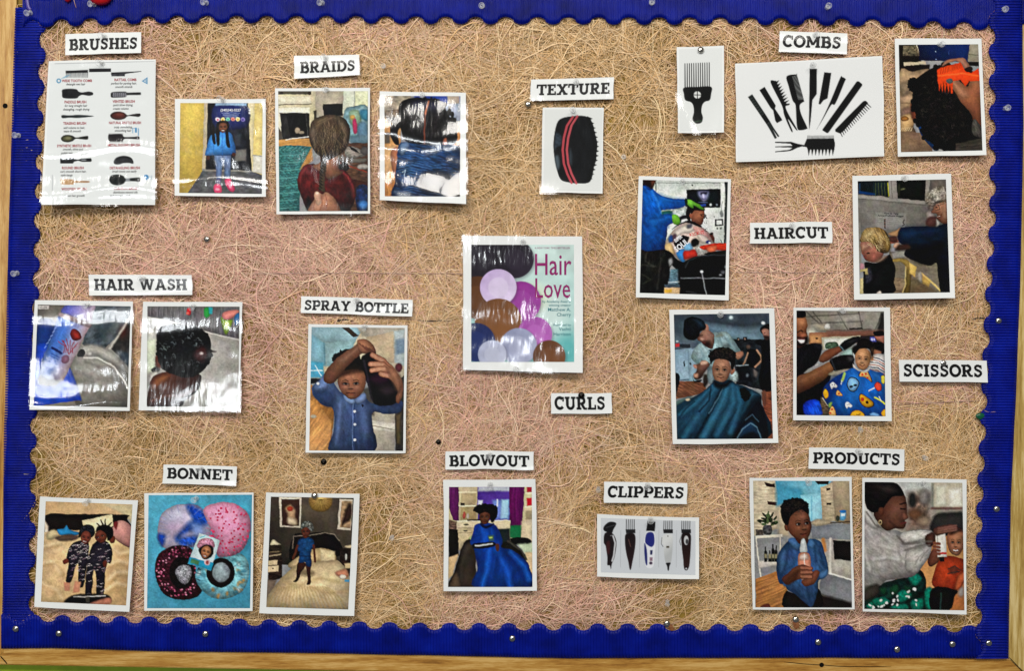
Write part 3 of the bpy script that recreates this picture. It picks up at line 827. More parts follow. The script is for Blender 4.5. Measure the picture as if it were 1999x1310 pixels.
# -- girl in a blue jacket
s = Sheet('pinned_photo', 'photo of a child in a light blue jacket and pink shoes before a door', PH, 'A', [1018, 572, 1545, 575, 1545, 1145, 1015, 1135], wave=0.0010, seed=2, crease=((.86, .0007, .035),))
def pic(k):
    k.q([1040, 590, 1205, 590, 1188, 1000, 1090, 1130, 1038, 1130], '#cdb45c', g=('#b59a4a', 1060, 600, 1180, 1000), tex=(.06, 60, 60))
    k.l([1045, 1050, 1180, 930], 4, '#a88d42', a=.6)
    k.q([1470, 590, 1530, 590, 1530, 1020, 1462, 1000], '#d2bd78', tex=(.05, 40, 40))
    k.q([1188, 590, 1216, 590, 1198, 995, 1176, 990], '#b7aa8e')
    k.q([1438, 590, 1480, 590, 1470, 1000, 1460, 1000], '#cdbf96')
    k.q([1208, 590, 1440, 590, 1464, 1000, 1196, 990], '#131318')
    k.q([1250, 600, 1436, 600, 1430, 970, 1246, 965], '#1b1f27', tex=(.5, 30, 40))
    k.q([1362, 868, 1432, 866, 1432, 935, 1364, 935], '#6f6d69', f=3)
    k.q([1360, 780, 1400, 780, 1402, 850, 1364, 850], '#343b44', f=4)
    k.p([1252, 606, 1432, 606, 1434, 738, 1250, 738], '#1d2a63', f=2)
    k.q([1254, 596, 1434, 596, 1434, 612, 1254, 612], '#8aa5c0', f=2)
    for i in range(3): k.l([1290 + 8 * i, 655 + 11 * i, 1395 - 8 * i, 655 + 11 * i], 4, '#9aa6cc', a=.7)
    for i, c in enumerate(('#d8c8d8', '#e8cf92', '#7fb6a4', '#dd8a80', '#ead9a0', '#7b70b6')): k.e(1265 + i * 29.5, 692, 13, 12, c)
    for i, c in enumerate(('#c0586a', '#c88a3a', '#3f8a84', '#a84a58', '#c8a050', '#4a408a')): k.e(1265 + i * 29.5, 694, 6, 6, c)
    k.e(1451, 638, 5, 6, '#e8e6e0'); k.e(1451, 654, 5, 6, '#e8e6e0')
    k.q([1085, 1130, 1182, 985, 1464, 996, 1530, 1018, 1530, 1130], '#57575a', tex=(.22, 26, 12))
    k.q([1178, 980, 1466, 992, 1466, 1000, 1178, 992], '#807c76')
    k.q([1472, 898, 1530, 902, 1530, 1012, 1468, 998], '#c9c5b6'); k.l([1470, 902, 1526, 906], 4, '#8b8677')
    # child
    k.p([1248, 890, 1336, 890, 1340, 1000, 1332, 1048, 1308, 1046, 1302, 965, 1292, 930, 1286, 1050, 1258, 1050, 1254, 965], '#7088b2', tex=(.15, 8, 30))
    k.l([1293, 900, 1292, 960], 5, '#4c608a', f=2)
    k.q([1256, 1040, 1284, 1040, 1282, 1072, 1260, 1072], '#5f5170'); k.q([1308, 1038, 1332, 1034, 1336, 1052, 1314, 1056], '#5f5170')
    k.p([1244, 1080, 1264, 1066, 1284, 1074, 1288, 1112, 1270, 1123, 1248, 1118], '#e2557c'); k.p([1306, 1048, 1334, 1036, 1352, 1062, 1368, 1098, 1350, 1116, 1324, 1098], '#e2557c')
    k.e(1264, 1100, 12, 8, '#f29ab0', f=2); k.e(1340, 1080, 10, 12, '#f29ab0', f=2)
    k.p([1240, 778, 1290, 764, 1338, 768, 1356, 800, 1372, 884, 1346, 898, 1340, 902, 1290, 904, 1240, 902, 1196, 902, 1192, 890, 1206, 830, 1222, 790], '#4a93dc', g=('#3f82cb', 1200, 800, 1360, 900), tex=(.1, 18, 12))
    for a in ([1245, 800, 1240, 895], [1345, 810, 1342, 890], [1293, 780, 1293, 900]): k.l(a, 4, '#2a65a8', f=2)
    for y in (830, 862): k.l([1212, y, 1240, y + 4], 3, '#3273bd', f=2); k.l([1248, y, 1340, y], 3, '#3c7fc8', f=2)
    k.e(1210, 917, 11, 13, '#4d3026'); k.e(1358, 897, 12, 11, '#4d3026')
    k.e(1296, 730, 38, 32, '#14100e')
    k.p([1262, 730, 1256, 790, 1262, 845, 1278, 838, 1276, 790, 1280, 740], '#15110f'); k.p([1322, 735, 1330, 790, 1338, 855, 1320, 850, 1312, 800, 1310, 750], '#15110f')
    k.p([1238, 740, 1232, 800, 1242, 836, 1254, 830, 1250, 780], '#191412')
    k.face(1296, 738, 25, 33, '#704634', teeth=True)
    k.p([1262, 730, 1268, 706, 1296, 696, 1324, 706, 1330, 730, 1318, 716, 1296, 710, 1276, 716], '#14100e')
s.picture([1048, 597, 1527, 598, 1522, 1126, 1042, 1120], pic)
s.text('(240)342-5227', 1341, 645, 20, M_INKWHITE, sx=1.0, bold=.02)
s.film()

# -- plaited hair from behind
s = Sheet('pinned_photo', 'photo of one brown braid down a dark red top, held by a hand', PH, 'B', [112, 512, 664, 510, 664, 1243, 120, 1245], wave=0.0012, seed=3, curl=(.003, .003))
def pic(k):
    k.q([120, 520, 350, 520, 350, 820, 120, 830], '#cfc6a6', g=('#b9ae8e', 130, 530, 330, 800))
    k.q([120, 525, 322, 525, 322, 545, 120, 548], '#4f4a3e'); k.q([130, 560, 318, 556, 322, 600, 130, 606], '#ded7bd')
    k.q([132, 625, 312, 622, 314, 660, 132, 664], '#e4dec8'); k.l([132, 608, 322, 603], 5, '#6f6756')
    k.e(150, 540, 10, 8, '#2c261c'); k.e(312, 540, 10, 10, '#3a3022')
    k.q([345, 520, 520, 520, 505, 780, 350, 800], '#a59c8a', tex=(.05, 60, 60))
    k.q([510, 520, 655, 520, 655, 640, 500, 660], '#cfd3bf'); k.q([575, 520, 655, 520, 655, 610, 572, 630], '#d9dcb6', tex=(.1, 20, 20)); k.l([572, 525, 570, 632], 5, '#9fa396')
    # fireplace
    k.q([135, 655, 310, 655, 312, 800, 150, 815], '#232220'); k.q([172, 665, 300, 665, 302, 790, 200, 796], '#0a0a0a')
    k.l([135, 660, 150, 815], 4, '#2f2e2b'); k.l([290, 660, 300, 790], 4, '#3a3936')
    k.e(240, 758, 14, 18, '#9d917c', f=2); k.e(262, 770, 16, 9, '#8e8370', f=2)
    k.q([120, 640, 138, 660, 150, 800, 125, 815], '#c9c3ac')
    k.p([122, 740, 145, 760, 150, 800, 132, 830, 120, 825], '#4a4238')
    # tv
    k.q([388, 605, 504, 600, 502, 672, 392, 676], '#0e1013'); k.q([335, 640, 352, 640, 350, 690, 336, 690], '#3a352c')
    # armchair and toys
    k.p([515, 640, 560, 618, 650, 622, 660, 820, 540, 820, 505, 740], '#7f9fa4', tex=(.25, 22, 22))
    k.p([540, 650, 590, 636, 612, 680, 600, 740, 548, 720], '#8fa98e', f=3); k.p([605, 640, 650, 640, 650, 700, 612, 690], '#3c7c93', f=3)
    k.p([560, 700, 580, 690, 592, 760, 568, 775], '#b23a63', f=2); k.p([592, 720, 640, 715, 650, 800, 600, 810], '#60839a', f=4)
    k.e(560, 680, 16, 14, '#c7a05a', f=3)
    k.q([545, 790, 655, 780, 655, 830, 548, 830], '#56707c', f=3)
    # floor and rug
    k.q([120, 810, 330, 800, 320, 900, 250, 980, 120, 860], '#b98b50', tex=(.12, 60, 6, -5))
    k.l([170, 812, 305, 792], 5, '#d9d1bb')
    k.q([120, 850, 205, 842, 325, 850, 265, 990, 250, 1230, 120, 1230], '#356a68', tex=(.35, 9, 5, 10))
    for i in range(15): k.l([130, 905 + i * 22, 265 - i * 2, 895 + i * 22], 4, '#1c4546' if i % 2 else '#5f9a93', a=.7)
    for i in range(6): k.l([130 + i * 26, 870 + i, 160 + i * 26, 850], 3, '#8cb5ab', a=.5)
    k.q([250, 990, 325, 850, 330, 930, 290, 960], '#b8864a', f=2)
    # table and clutter on the right
    k.q([470, 830, 655, 830, 655, 1230, 540, 1230, 470, 960], '#4a3427', tex=(.35, 30, 10))
    k.p([525, 850, 590, 860, 640, 900, 560, 920, 520, 900], '#8b857a', tex=(.3, 14, 6)); k.p([480, 900, 560, 920, 640, 920, 620, 945, 500, 935], '#6e655c')
    k.q([540, 846, 580, 866, 600, 890, 552, 870], '#111111'); k.e(630, 875, 24, 26, '#514d4b', f=3); k.e(525, 960, 22, 22, '#a9a196', f=3); k.e(622, 968, 34, 16, '#9c958c', f=3)
    k.l([490, 945, 645, 1000], 6, '#70301f'); k.p([480, 960, 520, 940, 540, 980, 500, 1000], '#24201d')
    k.q([560, 1040, 655, 1060, 655, 1110, 570, 1090], '#3b1d16'); k.p([580, 1090, 655, 1090, 655, 1230, 590, 1230], '#16284a', tex=(.5, 16, 16)); k.e(625, 1190, 30, 28, '#3f78b8', f=6)
    # body
    k.p([245, 1020, 275, 965, 330, 950, 400, 985, 450, 1000, 500, 985, 545, 1020, 575, 1085, 578, 1140, 548, 1215, 480, 1240, 320, 1240, 262, 1140, 242, 1080], '#5c1a1d', g=('#38100f', 300, 960, 480, 1230), tex=(.3, 14, 20))
    k.p([490, 990, 540, 1018, 572, 1085, 576, 1140, 560, 1150, 548, 1080, 520, 1030], '#8c3435', f=4, tex=(.3, 8, 20))
    k.p([246, 1030, 275, 970, 300, 975, 268, 1030, 262, 1090], '#8a3434', f=4, a=.8)
    for i in range(9): k.l([320 + 3 * i, 960 + 12 * i, 340 + 3 * i, 975 + 12 * i], 3, '#a09a92', a=.6)
    k.p([330, 1180, 300, 1140, 310, 1235, 500, 1240, 545, 1215, 470, 1200, 400, 1130], '#150c0c', f=5)
    k.p([380, 880, 470, 880, 478, 980, 510, 1000, 430, 1040, 395, 1010, 330, 965, 372, 940], '#b07c62', g=('#8f5c46', 380, 900, 470, 1020))
    # hair
    hr = '#4e4031'
    k.p([318, 720, 350, 682, 420, 666, 490, 676, 530, 706, 546, 762, 536, 830, 510, 880, 470, 905, 420, 930, 370, 905, 330, 862, 308, 800], hr, g=('#2c221a', 330, 700, 520, 900), tex=(.3, 60, 5, 78))
    k.p([350, 700, 420, 674, 490, 684, 440, 700, 380, 730, 340, 780], '#7a6850', f=7, a=.8, tex=(.25, 40, 4, 150))
    k.p([470, 690, 520, 720, 538, 790, 512, 860, 500, 780], '#776551', f=7, a=.7, tex=(.3, 40, 4, 70))
    k.p([312, 780, 325, 740, 345, 760, 340, 850], '#8a7a66', f=6, a=.6)
    k.l([368, 890, 410, 915, 470, 890, 500, 870], 8, '#241a12', f=4)
    k.strands(425, 790, 95, 95, 150, 70, ('#8a765c', '#33281d', '#6a573f', '#a08c70'), ang=88, w=2.2, seed=4, bend=.5, a=.55)
    # plait
    for i in range(11):
        y = 915 + i * 18; x = 394 - i * 1.3
        k.e(x - 7, y, 15 - i * .4, 11, '#2a1f17', rot=38, f=1.2); k.e(x + 7, y + 8, 14 - i * .4, 10, '#413226', rot=-38, f=1.2)
        k.l([x - 14, y - 4, x + 2, y + 7], 2, '#6d5a44', a=.6)
    # hand
    sk = '#c48f72'
    k.p([345, 1118, 362, 1112, 385, 1128, 402, 1115, 432, 1130, 462, 1160, 488, 1215, 486, 1240, 310, 1240, 316, 1190, 338, 1160], sk, g=('#a56e55', 340, 1120, 470, 1230))
    k.p([336, 1130, 350, 1112, 372, 1125, 380, 1170, 362, 1190, 345, 1170], '#d7a78a', f=2)
    for a in ([378, 1135, 385, 1180, 372, 1225], [345, 1165, 335, 1200, 340, 1230], [400, 1125, 412, 1170, 408, 1225]): k.l(a, 4, '#84503c', f=2, a=.8)
    k.e(355, 1122, 9, 8, '#eecab4', f=2)
s.picture([128, 528, 650, 528, 650, 1226, 135, 1228], pic)
s.film()

# -- dark parted hair from behind
s = Sheet('pinned_photo', 'photo of dark hair parted in the middle above blue denim', PH, 'B', [716, 530, 1217, 537, 1222, 1185, 720, 1163], wave=0.0030, seed=4, crease=((.42, .0030, .14), (.9, .002, .10)), curl=(.005, .008))
def pic(k):
    k.q([740, 550, 900, 550, 900, 720, 740, 720], '#8f8474', tex=(.4, 30, 14)); k.q([740, 640, 840, 630, 840, 712, 740, 716], '#6b5b4a', tex=(.4, 10, 10))
    k.q([740, 690, 840, 690, 840, 1140, 740, 1150], '#b98a5c', tex=(.18, 40, 8, 85)); k.q([760, 680, 850, 680, 845, 712, 765, 715], '#1a1a22')
    k.q([740, 860, 830, 835, 800, 930, 745, 1045], '#c79d70', f=2); k.l([745, 1045, 810, 1045], 5, '#7d5432')
    k.q([740, 1060, 815, 1050, 815, 1150, 740, 1150], '#a87343', tex=(.2, 40, 7, 90)); k.q([745, 770, 778, 770, 778, 830, 745, 835], '#5c5147', f=3)
    k.q([1095, 550, 1195, 550, 1195, 700, 1100, 700], '#8b92a2', tex=(.3, 20, 30)); k.q([1105, 555, 1180, 555, 1180, 600, 1105, 600], '#a29487')
    k.q([920, 550, 1110, 550, 1110, 600, 920, 590], '#1d3a8c', f=3)
    k.q([1160, 720, 1195, 720, 1195, 860, 1150, 860], '#b07a4c', f=2); k.q([1150, 850, 1195, 840, 1195, 900, 1150, 900], '#3e3a3c')
    # sleeve, arm
    k.p([785, 720, 835, 690, 842, 730, 822, 770, 830, 840, 800, 830, 778, 780], '#151318')
    k.p([786, 880, 815, 850, 835, 880, 828, 960, 812, 1020, 795, 1000, 782, 930], '#a1694f', f=2)
    # hair
    k.p([832, 610, 870, 575, 930, 565, 1000, 572, 1070, 590, 1100, 630, 1130, 680, 1170, 710, 1172, 760, 1158, 835, 1060, 842, 960, 838, 880, 830, 850, 780, 832, 700], '#0d0b0c', tex=(.5, 10, 10))
    k.curls(1000, 702, 150, 124, '#0d0b0c', 60, 14, 3)
    k.p([900, 590, 1000, 572, 1080, 600, 1060, 650, 960, 640, 900, 660], '#182250', f=12, a=.6)
    k.strands(990, 700, 130, 110, 170, 22, ('#26222a', '#34303a', '#1c1a20'), w=3, seed=3, bend=2.0)
    k.p([1090, 810, 1106, 800, 1112, 838, 1086, 840], '#8d5136', f=2)
    k.l([1003, 588, 992, 630, 980, 690, 978, 760, 978, 835], 6, '#7e3e26', f=3); k.l([1000, 590, 985, 660], 5, '#c0704a', f=3)
    # denim
    k.p([830, 840, 880, 828, 1000, 842, 1120, 842, 1190, 880, 1190, 1150, 810, 1150, 806, 1060, 815, 960], '#23446e', g=('#142a48', 850, 850, 1100, 1140), tex=(.5, 34, 5, 14))
    k.p([840, 835, 880, 824, 890, 850, 850, 900, 834, 880], '#6b83a4', f=3)
    for i in range(12): k.l([818 + i * 4, 960 + i * 15, 900, 940 + i * 16, 1010, 965 + i * 16, 1100, 955 + i * 17], 2.5, '#5f86b0', a=.5)
    k.l([850, 1000, 870, 985, 860, 1020], 4, '#a9bdd2', a=.8); k.p([1120, 1060, 1185, 1040, 1190, 1145, 1120, 1145], '#322c2a', tex=(.5, 6, 6))
    k.p([950, 1020, 1020, 990, 1120, 1010, 1110, 1100, 1000, 1130, 950, 1090], '#0e1c30', f=8, a=.8)
s.picture([745, 555, 1188, 557, 1185, 1142, 748, 1140], pic)
s.film()

# -- curl sponge
s = Sheet('product_picture', 'picture of a black oval curl sponge with two red stripes, below the texture card', 'picture', 'C', [178, 622, 533, 622, 523, 1122, 168, 1115], seed=5, wave=0.0007, curl=(.004, .003))
def pic(k):
    k.p([258, 720, 290, 685, 360, 673, 415, 672, 450, 685, 462, 705, 472, 730, 478, 760, 488, 800, 495, 840, 490, 890, 488, 930, 478, 960, 470, 1000, 462, 1035, 445, 1060, 400, 1066, 320, 1058, 280, 1040, 258, 980, 243, 900, 240, 820], '#0e1012', tex=(.3, 30, 60))
    for i in range(14):
        t = i / 13; y = 690 + t * 350; x = 455 + 38 * math.sin(math.pi * t)
        k.q([x - 20, y - 16, x + 12, y - 2, x - 20, y + 16], '#0b0d0c')
    k.p([250, 780, 262, 770, 285, 790, 285, 840, 262, 850, 245, 870], '#2b3640', f=4, tex=(.3, 10, 10)); k.p([248, 915, 268, 905, 276, 960, 262, 985], '#5b6b74', f=5, a=.8)
    k.p([335, 860, 348, 900, 345, 960, 330, 930], '#3a444c', f=5, a=.8)
    k.l([352, 678, 318, 730, 300, 800, 293, 870, 300, 950, 320, 1010, 345, 1062], 13, '#c04a52', f=1.2)
    k.l([378, 674, 345, 725, 325, 800, 317, 870, 325, 950, 345, 1010, 372, 1064], 13, '#c4525a', f=1.2)
    k.l([368, 674, 332, 730, 313, 800, 305, 870, 313, 950, 333, 1010, 360, 1062], 6, '#1a0c0e')
s.picture([190, 634, 524, 634, 514, 1110, 180, 1104], pic, 1.1, '#e6e9e6', photo=False)
s.film()

# -- pick comb
s = Sheet('product_picture', 'picture of a black afro pick with long straight teeth', 'picture', 'C', [957, 272, 1232, 263, 1230, 768, 963, 772], seed=6, curl=(.005, .002))
def pic(k):
    for i in range(12): k.l([1004 + i * 12.8, 368 - i * .5, 1005 + i * 12.8, 510], 4.6, '#101211', w2=6, f=.9)
    k.p([998, 508, 1076, 503, 1156, 503, 1156, 545, 1148, 580, 1120, 590, 1104, 612, 1100, 650, 1108, 680, 1102, 708, 1080, 718, 1062, 712, 1048, 690, 1056, 650, 1052, 612, 1038, 592, 1006, 580, 998, 545], '#0c0e0d')
    k.q([998, 508, 1156, 503, 1156, 540, 998, 545], '#0c0e0d')
    k.e(1076, 550, 21, 21, '#e6e9e6'); k.l([1076, 528, 1076, 572], 4.5, '#0c0e0d'); k.l([1054, 550, 1098, 550], 4.5, '#0c0e0d'); k.l([1062, 706, 1100, 700], 3, '#4d7a58', f=2)
s.picture([970, 284, 1220, 276, 1218, 756, 974, 760], pic, 1.0, '#e8ebe9', photo=False)
s.film()

# -- fan of combs
s = Sheet('product_picture', 'wide picture of ten black combs spread like a fan, below the combs card', 'picture', 'P', [1435.5, 123.6, 1722.6, 109, 1726.6, 305, 1437.5, 316], seed=7, curl=(.003, .004), h0=.0076)
def pic(k):
    D = lambda *a: [((a[i] / 2.978 + 1459) if i % 2 == 0 else a[i] / 2.978) for i in range(len(a))]
    B = '#0d0e0e'
    k.q(D(3, 562, 28, 546, 100, 655, 78, 672), '#1b201f'); k.q(D(78, 672, 100, 655, 132, 705, 112, 722), B); k.q(D(112, 722, 132, 705, 152, 740, 186, 790, 178, 796, 150, 755, 172, 800, 160, 806, 130, 752), '#222726')
    for i in range(8): k.l(D(6 + i * 9, 562 + i * 13, 20 + i * 9, 555 + i * 13), .8, '#5b6461', a=.7)
    k.q(D(70, 522, 100, 503, 165, 612, 160, 630, 200, 690, 202, 698, 172, 714, 162, 700, 150, 640, 135, 625), B)
    k.p(D(135, 478, 160, 468, 172, 480, 215, 590, 245, 600, 240, 610, 222, 618, 238, 660, 288, 748, 280, 750, 236, 690, 262, 756, 254, 760, 215, 670, 200, 610), B)
    for i in range(8): k.q(D(155 + i * 8, 478 + i * 16, 185 + i * 8.4, 464 + i * 16.5, 168 + i * 7.5, 494 + i * 15.5), B)
    k.p(D(228, 442, 285, 430, 290, 440, 328, 578, 326, 590, 305, 610, 312, 660, 346, 735, 345, 748, 310, 756, 292, 748, 285, 700, 280, 610, 262, 580, 240, 500), B)
    for i in range(22): k.l(D(262 + i * 1.6, 445 + i * 6.3, 288 + i * 1.8, 437 + i * 6.6), .75, '#d8dcda', a=.75)
    k.q(D(362, 398, 404, 398, 403, 545, 378, 580, 368, 700, 360, 752, 358, 700), B)
    k.q(D(447, 418, 488, 422, 466, 570, 442, 582, 424, 606, 414, 602), B)
    k.p(D(540, 450, 552, 446, 572, 458, 565, 475, 512, 600, 488, 608, 440, 690, 404, 748, 412, 735, 450, 660, 490, 570), B)
    k.q(D(634, 474, 640, 470, 650, 472, 668, 488, 667, 496, 480, 758, 470, 771, 462, 772, 437, 757, 437, 750), B)
    k.q(D(670, 590, 680, 584, 690, 585, 702, 597, 560, 760, 540, 775, 512, 764, 510, 752, 590, 670), B)
    for i in range(17): k.l(D(690 - i * 9.6, 596 + i * 10.2, 718 - i * 10.4, 622 + i * 10.6), 2.2, B, w2=1.2)
    k.q(D(345, 806, 503, 803, 510, 835, 506, 868, 350, 868, 345, 854, 318, 850, 290, 858, 262, 872, 245, 877, 162, 884, 162, 879, 245, 869, 262, 857, 162, 854, 162, 850, 262, 846, 250, 834, 160, 829, 160, 823, 255, 823, 290, 834, 330, 842), B, f=.8)
    for i in range(24): k.l(D(350 + i * 6.6, 812, 350 + i * 6.6, 787), .95, B, w2=.6)
    for i in range(8): k.q(D(350 + i * 20, 862, 367 + i * 20, 862, 356 + i * 20, 905), B)
s.picture([1438, 126.5, 1720, 112, 1724, 302, 1440, 313], pic, 1.0, '#eceeed', photo=False)
s.film()

# -- orange comb in dark hair
s = Sheet('pinned_photo', 'photo of a hand drawing an orange comb through thick black hair', PH, 'D', [858, 225, 1362, 222, 1390, 900, 875, 912], seed=8, curl=(.003, .004))
def pic(k):
    k.q([870, 250, 1010, 250, 1010, 400, 870, 400], '#17110e')
    k.q([905, 262, 1000, 262, 1002, 322, 905, 322], '#5d5342', tex=(.6, 9, 9)); k.l([985, 262, 1003, 320], 4, '#cdbf9c')
    k.q([990, 250, 1300, 250, 1285, 360, 1000, 350], '#10275c', g=('#0a1430', 1250, 260, 1020, 340))
    k.e(1095, 298, 3, 3, '#8ea4c8'); k.e(1096, 345, 3, 3, '#6f86b0'); k.l([1172, 292, 1172, 315], 2, '#3f5e9a')
    k.q([1295, 250, 1350, 250, 1352, 360, 1282, 352], '#8e8676'); k.l([1285, 315, 1350, 320], 4, '#5d564a'); k.q([1282, 355, 1355, 360, 1355, 385, 1280, 380], '#17120f')
    k.q([905, 362, 1036, 355, 1040, 372, 912, 382], '#b7a98f'); k.q([870, 385, 1060, 372, 1060, 410, 870, 424], '#1d1411')
    k.p([880, 430, 960, 415, 1060, 400, 1000, 470, 950, 500, 990, 600, 960, 700, 1000, 870, 890, 880], '#a58a6a', g=('#7d6450', 900, 430, 960, 860), tex=(.15, 40, 30))
    k.p([888, 490, 940, 470, 950, 520, 900, 560], '#8c7760', f=5); k.l([885, 595, 960, 600], 4, '#6d5642', f=3); k.p([890, 640, 940, 620, 960, 650, 905, 680], '#8a6c5c', f=5)
    k.p([890, 680, 950, 660, 970, 720, 930, 765, 892, 760], '#c5a071', f=3); k.e(915, 688, 24, 15, '#7c4f26', f=2); k.e(915, 688, 18, 10, '#a9743c', f=2)
    for i in range(6): k.l([900 + i * 12, 740, 890 + i * 12, 760], 2.5, '#d9bd94')
    k.q([890, 765, 1060, 770, 1080, 885, 890, 890], '#77604c', tex=(.1, 40, 20))
    k.p([950, 600, 980, 620, 1000, 700, 985, 720, 955, 680], '#6a3a26', f=3)
    k.p([1000, 700, 1040, 780, 1110, 850, 1090, 875, 1020, 800, 990, 730], '#133a66', tex=(.4, 9, 9))
    H = '#0b0908'
    k.p([1060, 400, 1130, 375, 1250, 385, 1330, 430, 1375, 520, 1380, 870, 1150, 872, 1070, 830, 1010, 740, 970, 640, 960, 560, 970, 470], H, tex=(.4, 12, 12))
    k.curls(1150, 620, 180, 235, H, 70, 17, 5)
    k.e(962, 490, 26, 34, H, f=3); k.curls(962, 490, 28, 34, H, 22, 8, 6)
    k.strands(1150, 620, 150, 200, 240, 26, ('#2b2624', '#3a332e', '#1f1b1a'), w=3, seed=2, bend=2.2)
    k.q([1210, 835, 1375, 800, 1380, 875, 1210, 875], '#332f28', tex=(.3, 60, 6, -8))
    # hand
    sk = '#a2684a'
    k.p([1130, 385, 1160, 350, 1230, 335, 1265, 338, 1300, 400, 1270, 420, 1230, 360, 1180, 362], '#b07a62', f=1.5)
    k.p([1165, 470, 1210, 455, 1280, 500, 1300, 460, 1360, 470, 1365, 720, 1355, 750, 1325, 735, 1300, 660, 1240, 590, 1215, 545], sk, g=('#84482f', 1230, 480, 1345, 740))
    k.p([1190, 470, 1260, 510, 1290, 560, 1230, 560], '#c08a6a', f=8, a=.7)
    k.q([1105, 405, 1128, 390, 1240, 362, 1262, 400, 1300, 425, 1345, 395, 1352, 468, 1290, 470, 1268, 500, 1240, 462, 1195, 470, 1192, 540, 1182, 540, 1178, 480, 1168, 540, 1158, 480, 1150, 538, 1140, 480, 1134, 538, 1124, 485, 1118, 530, 1106, 470], '#dc4618')
    for i in range(14): k.l([1122 + i * 9, 392 - i * 2.2, 1126 + i * 9, 428 - i * 2.6], 2.6, '#8a2c0e')
    k.l([1110, 440, 1250, 425, 1340, 440], 5, '#f07a3a', f=4, a=.7)
    k.p([1160, 460, 1185, 455, 1195, 475, 1175, 485, 1160, 476], '#5a5550'); k.p([1262, 400, 1300, 385, 1312, 405, 1280, 418], '#2b1712')
    k.p([1305, 720, 1325, 690, 1365, 745, 1370, 800, 1310, 780], '#45413c', tex=(.3, 30, 5, 70))
s.picture([880, 258, 1342, 255, 1367, 873, 893, 883], pic)
s.film()

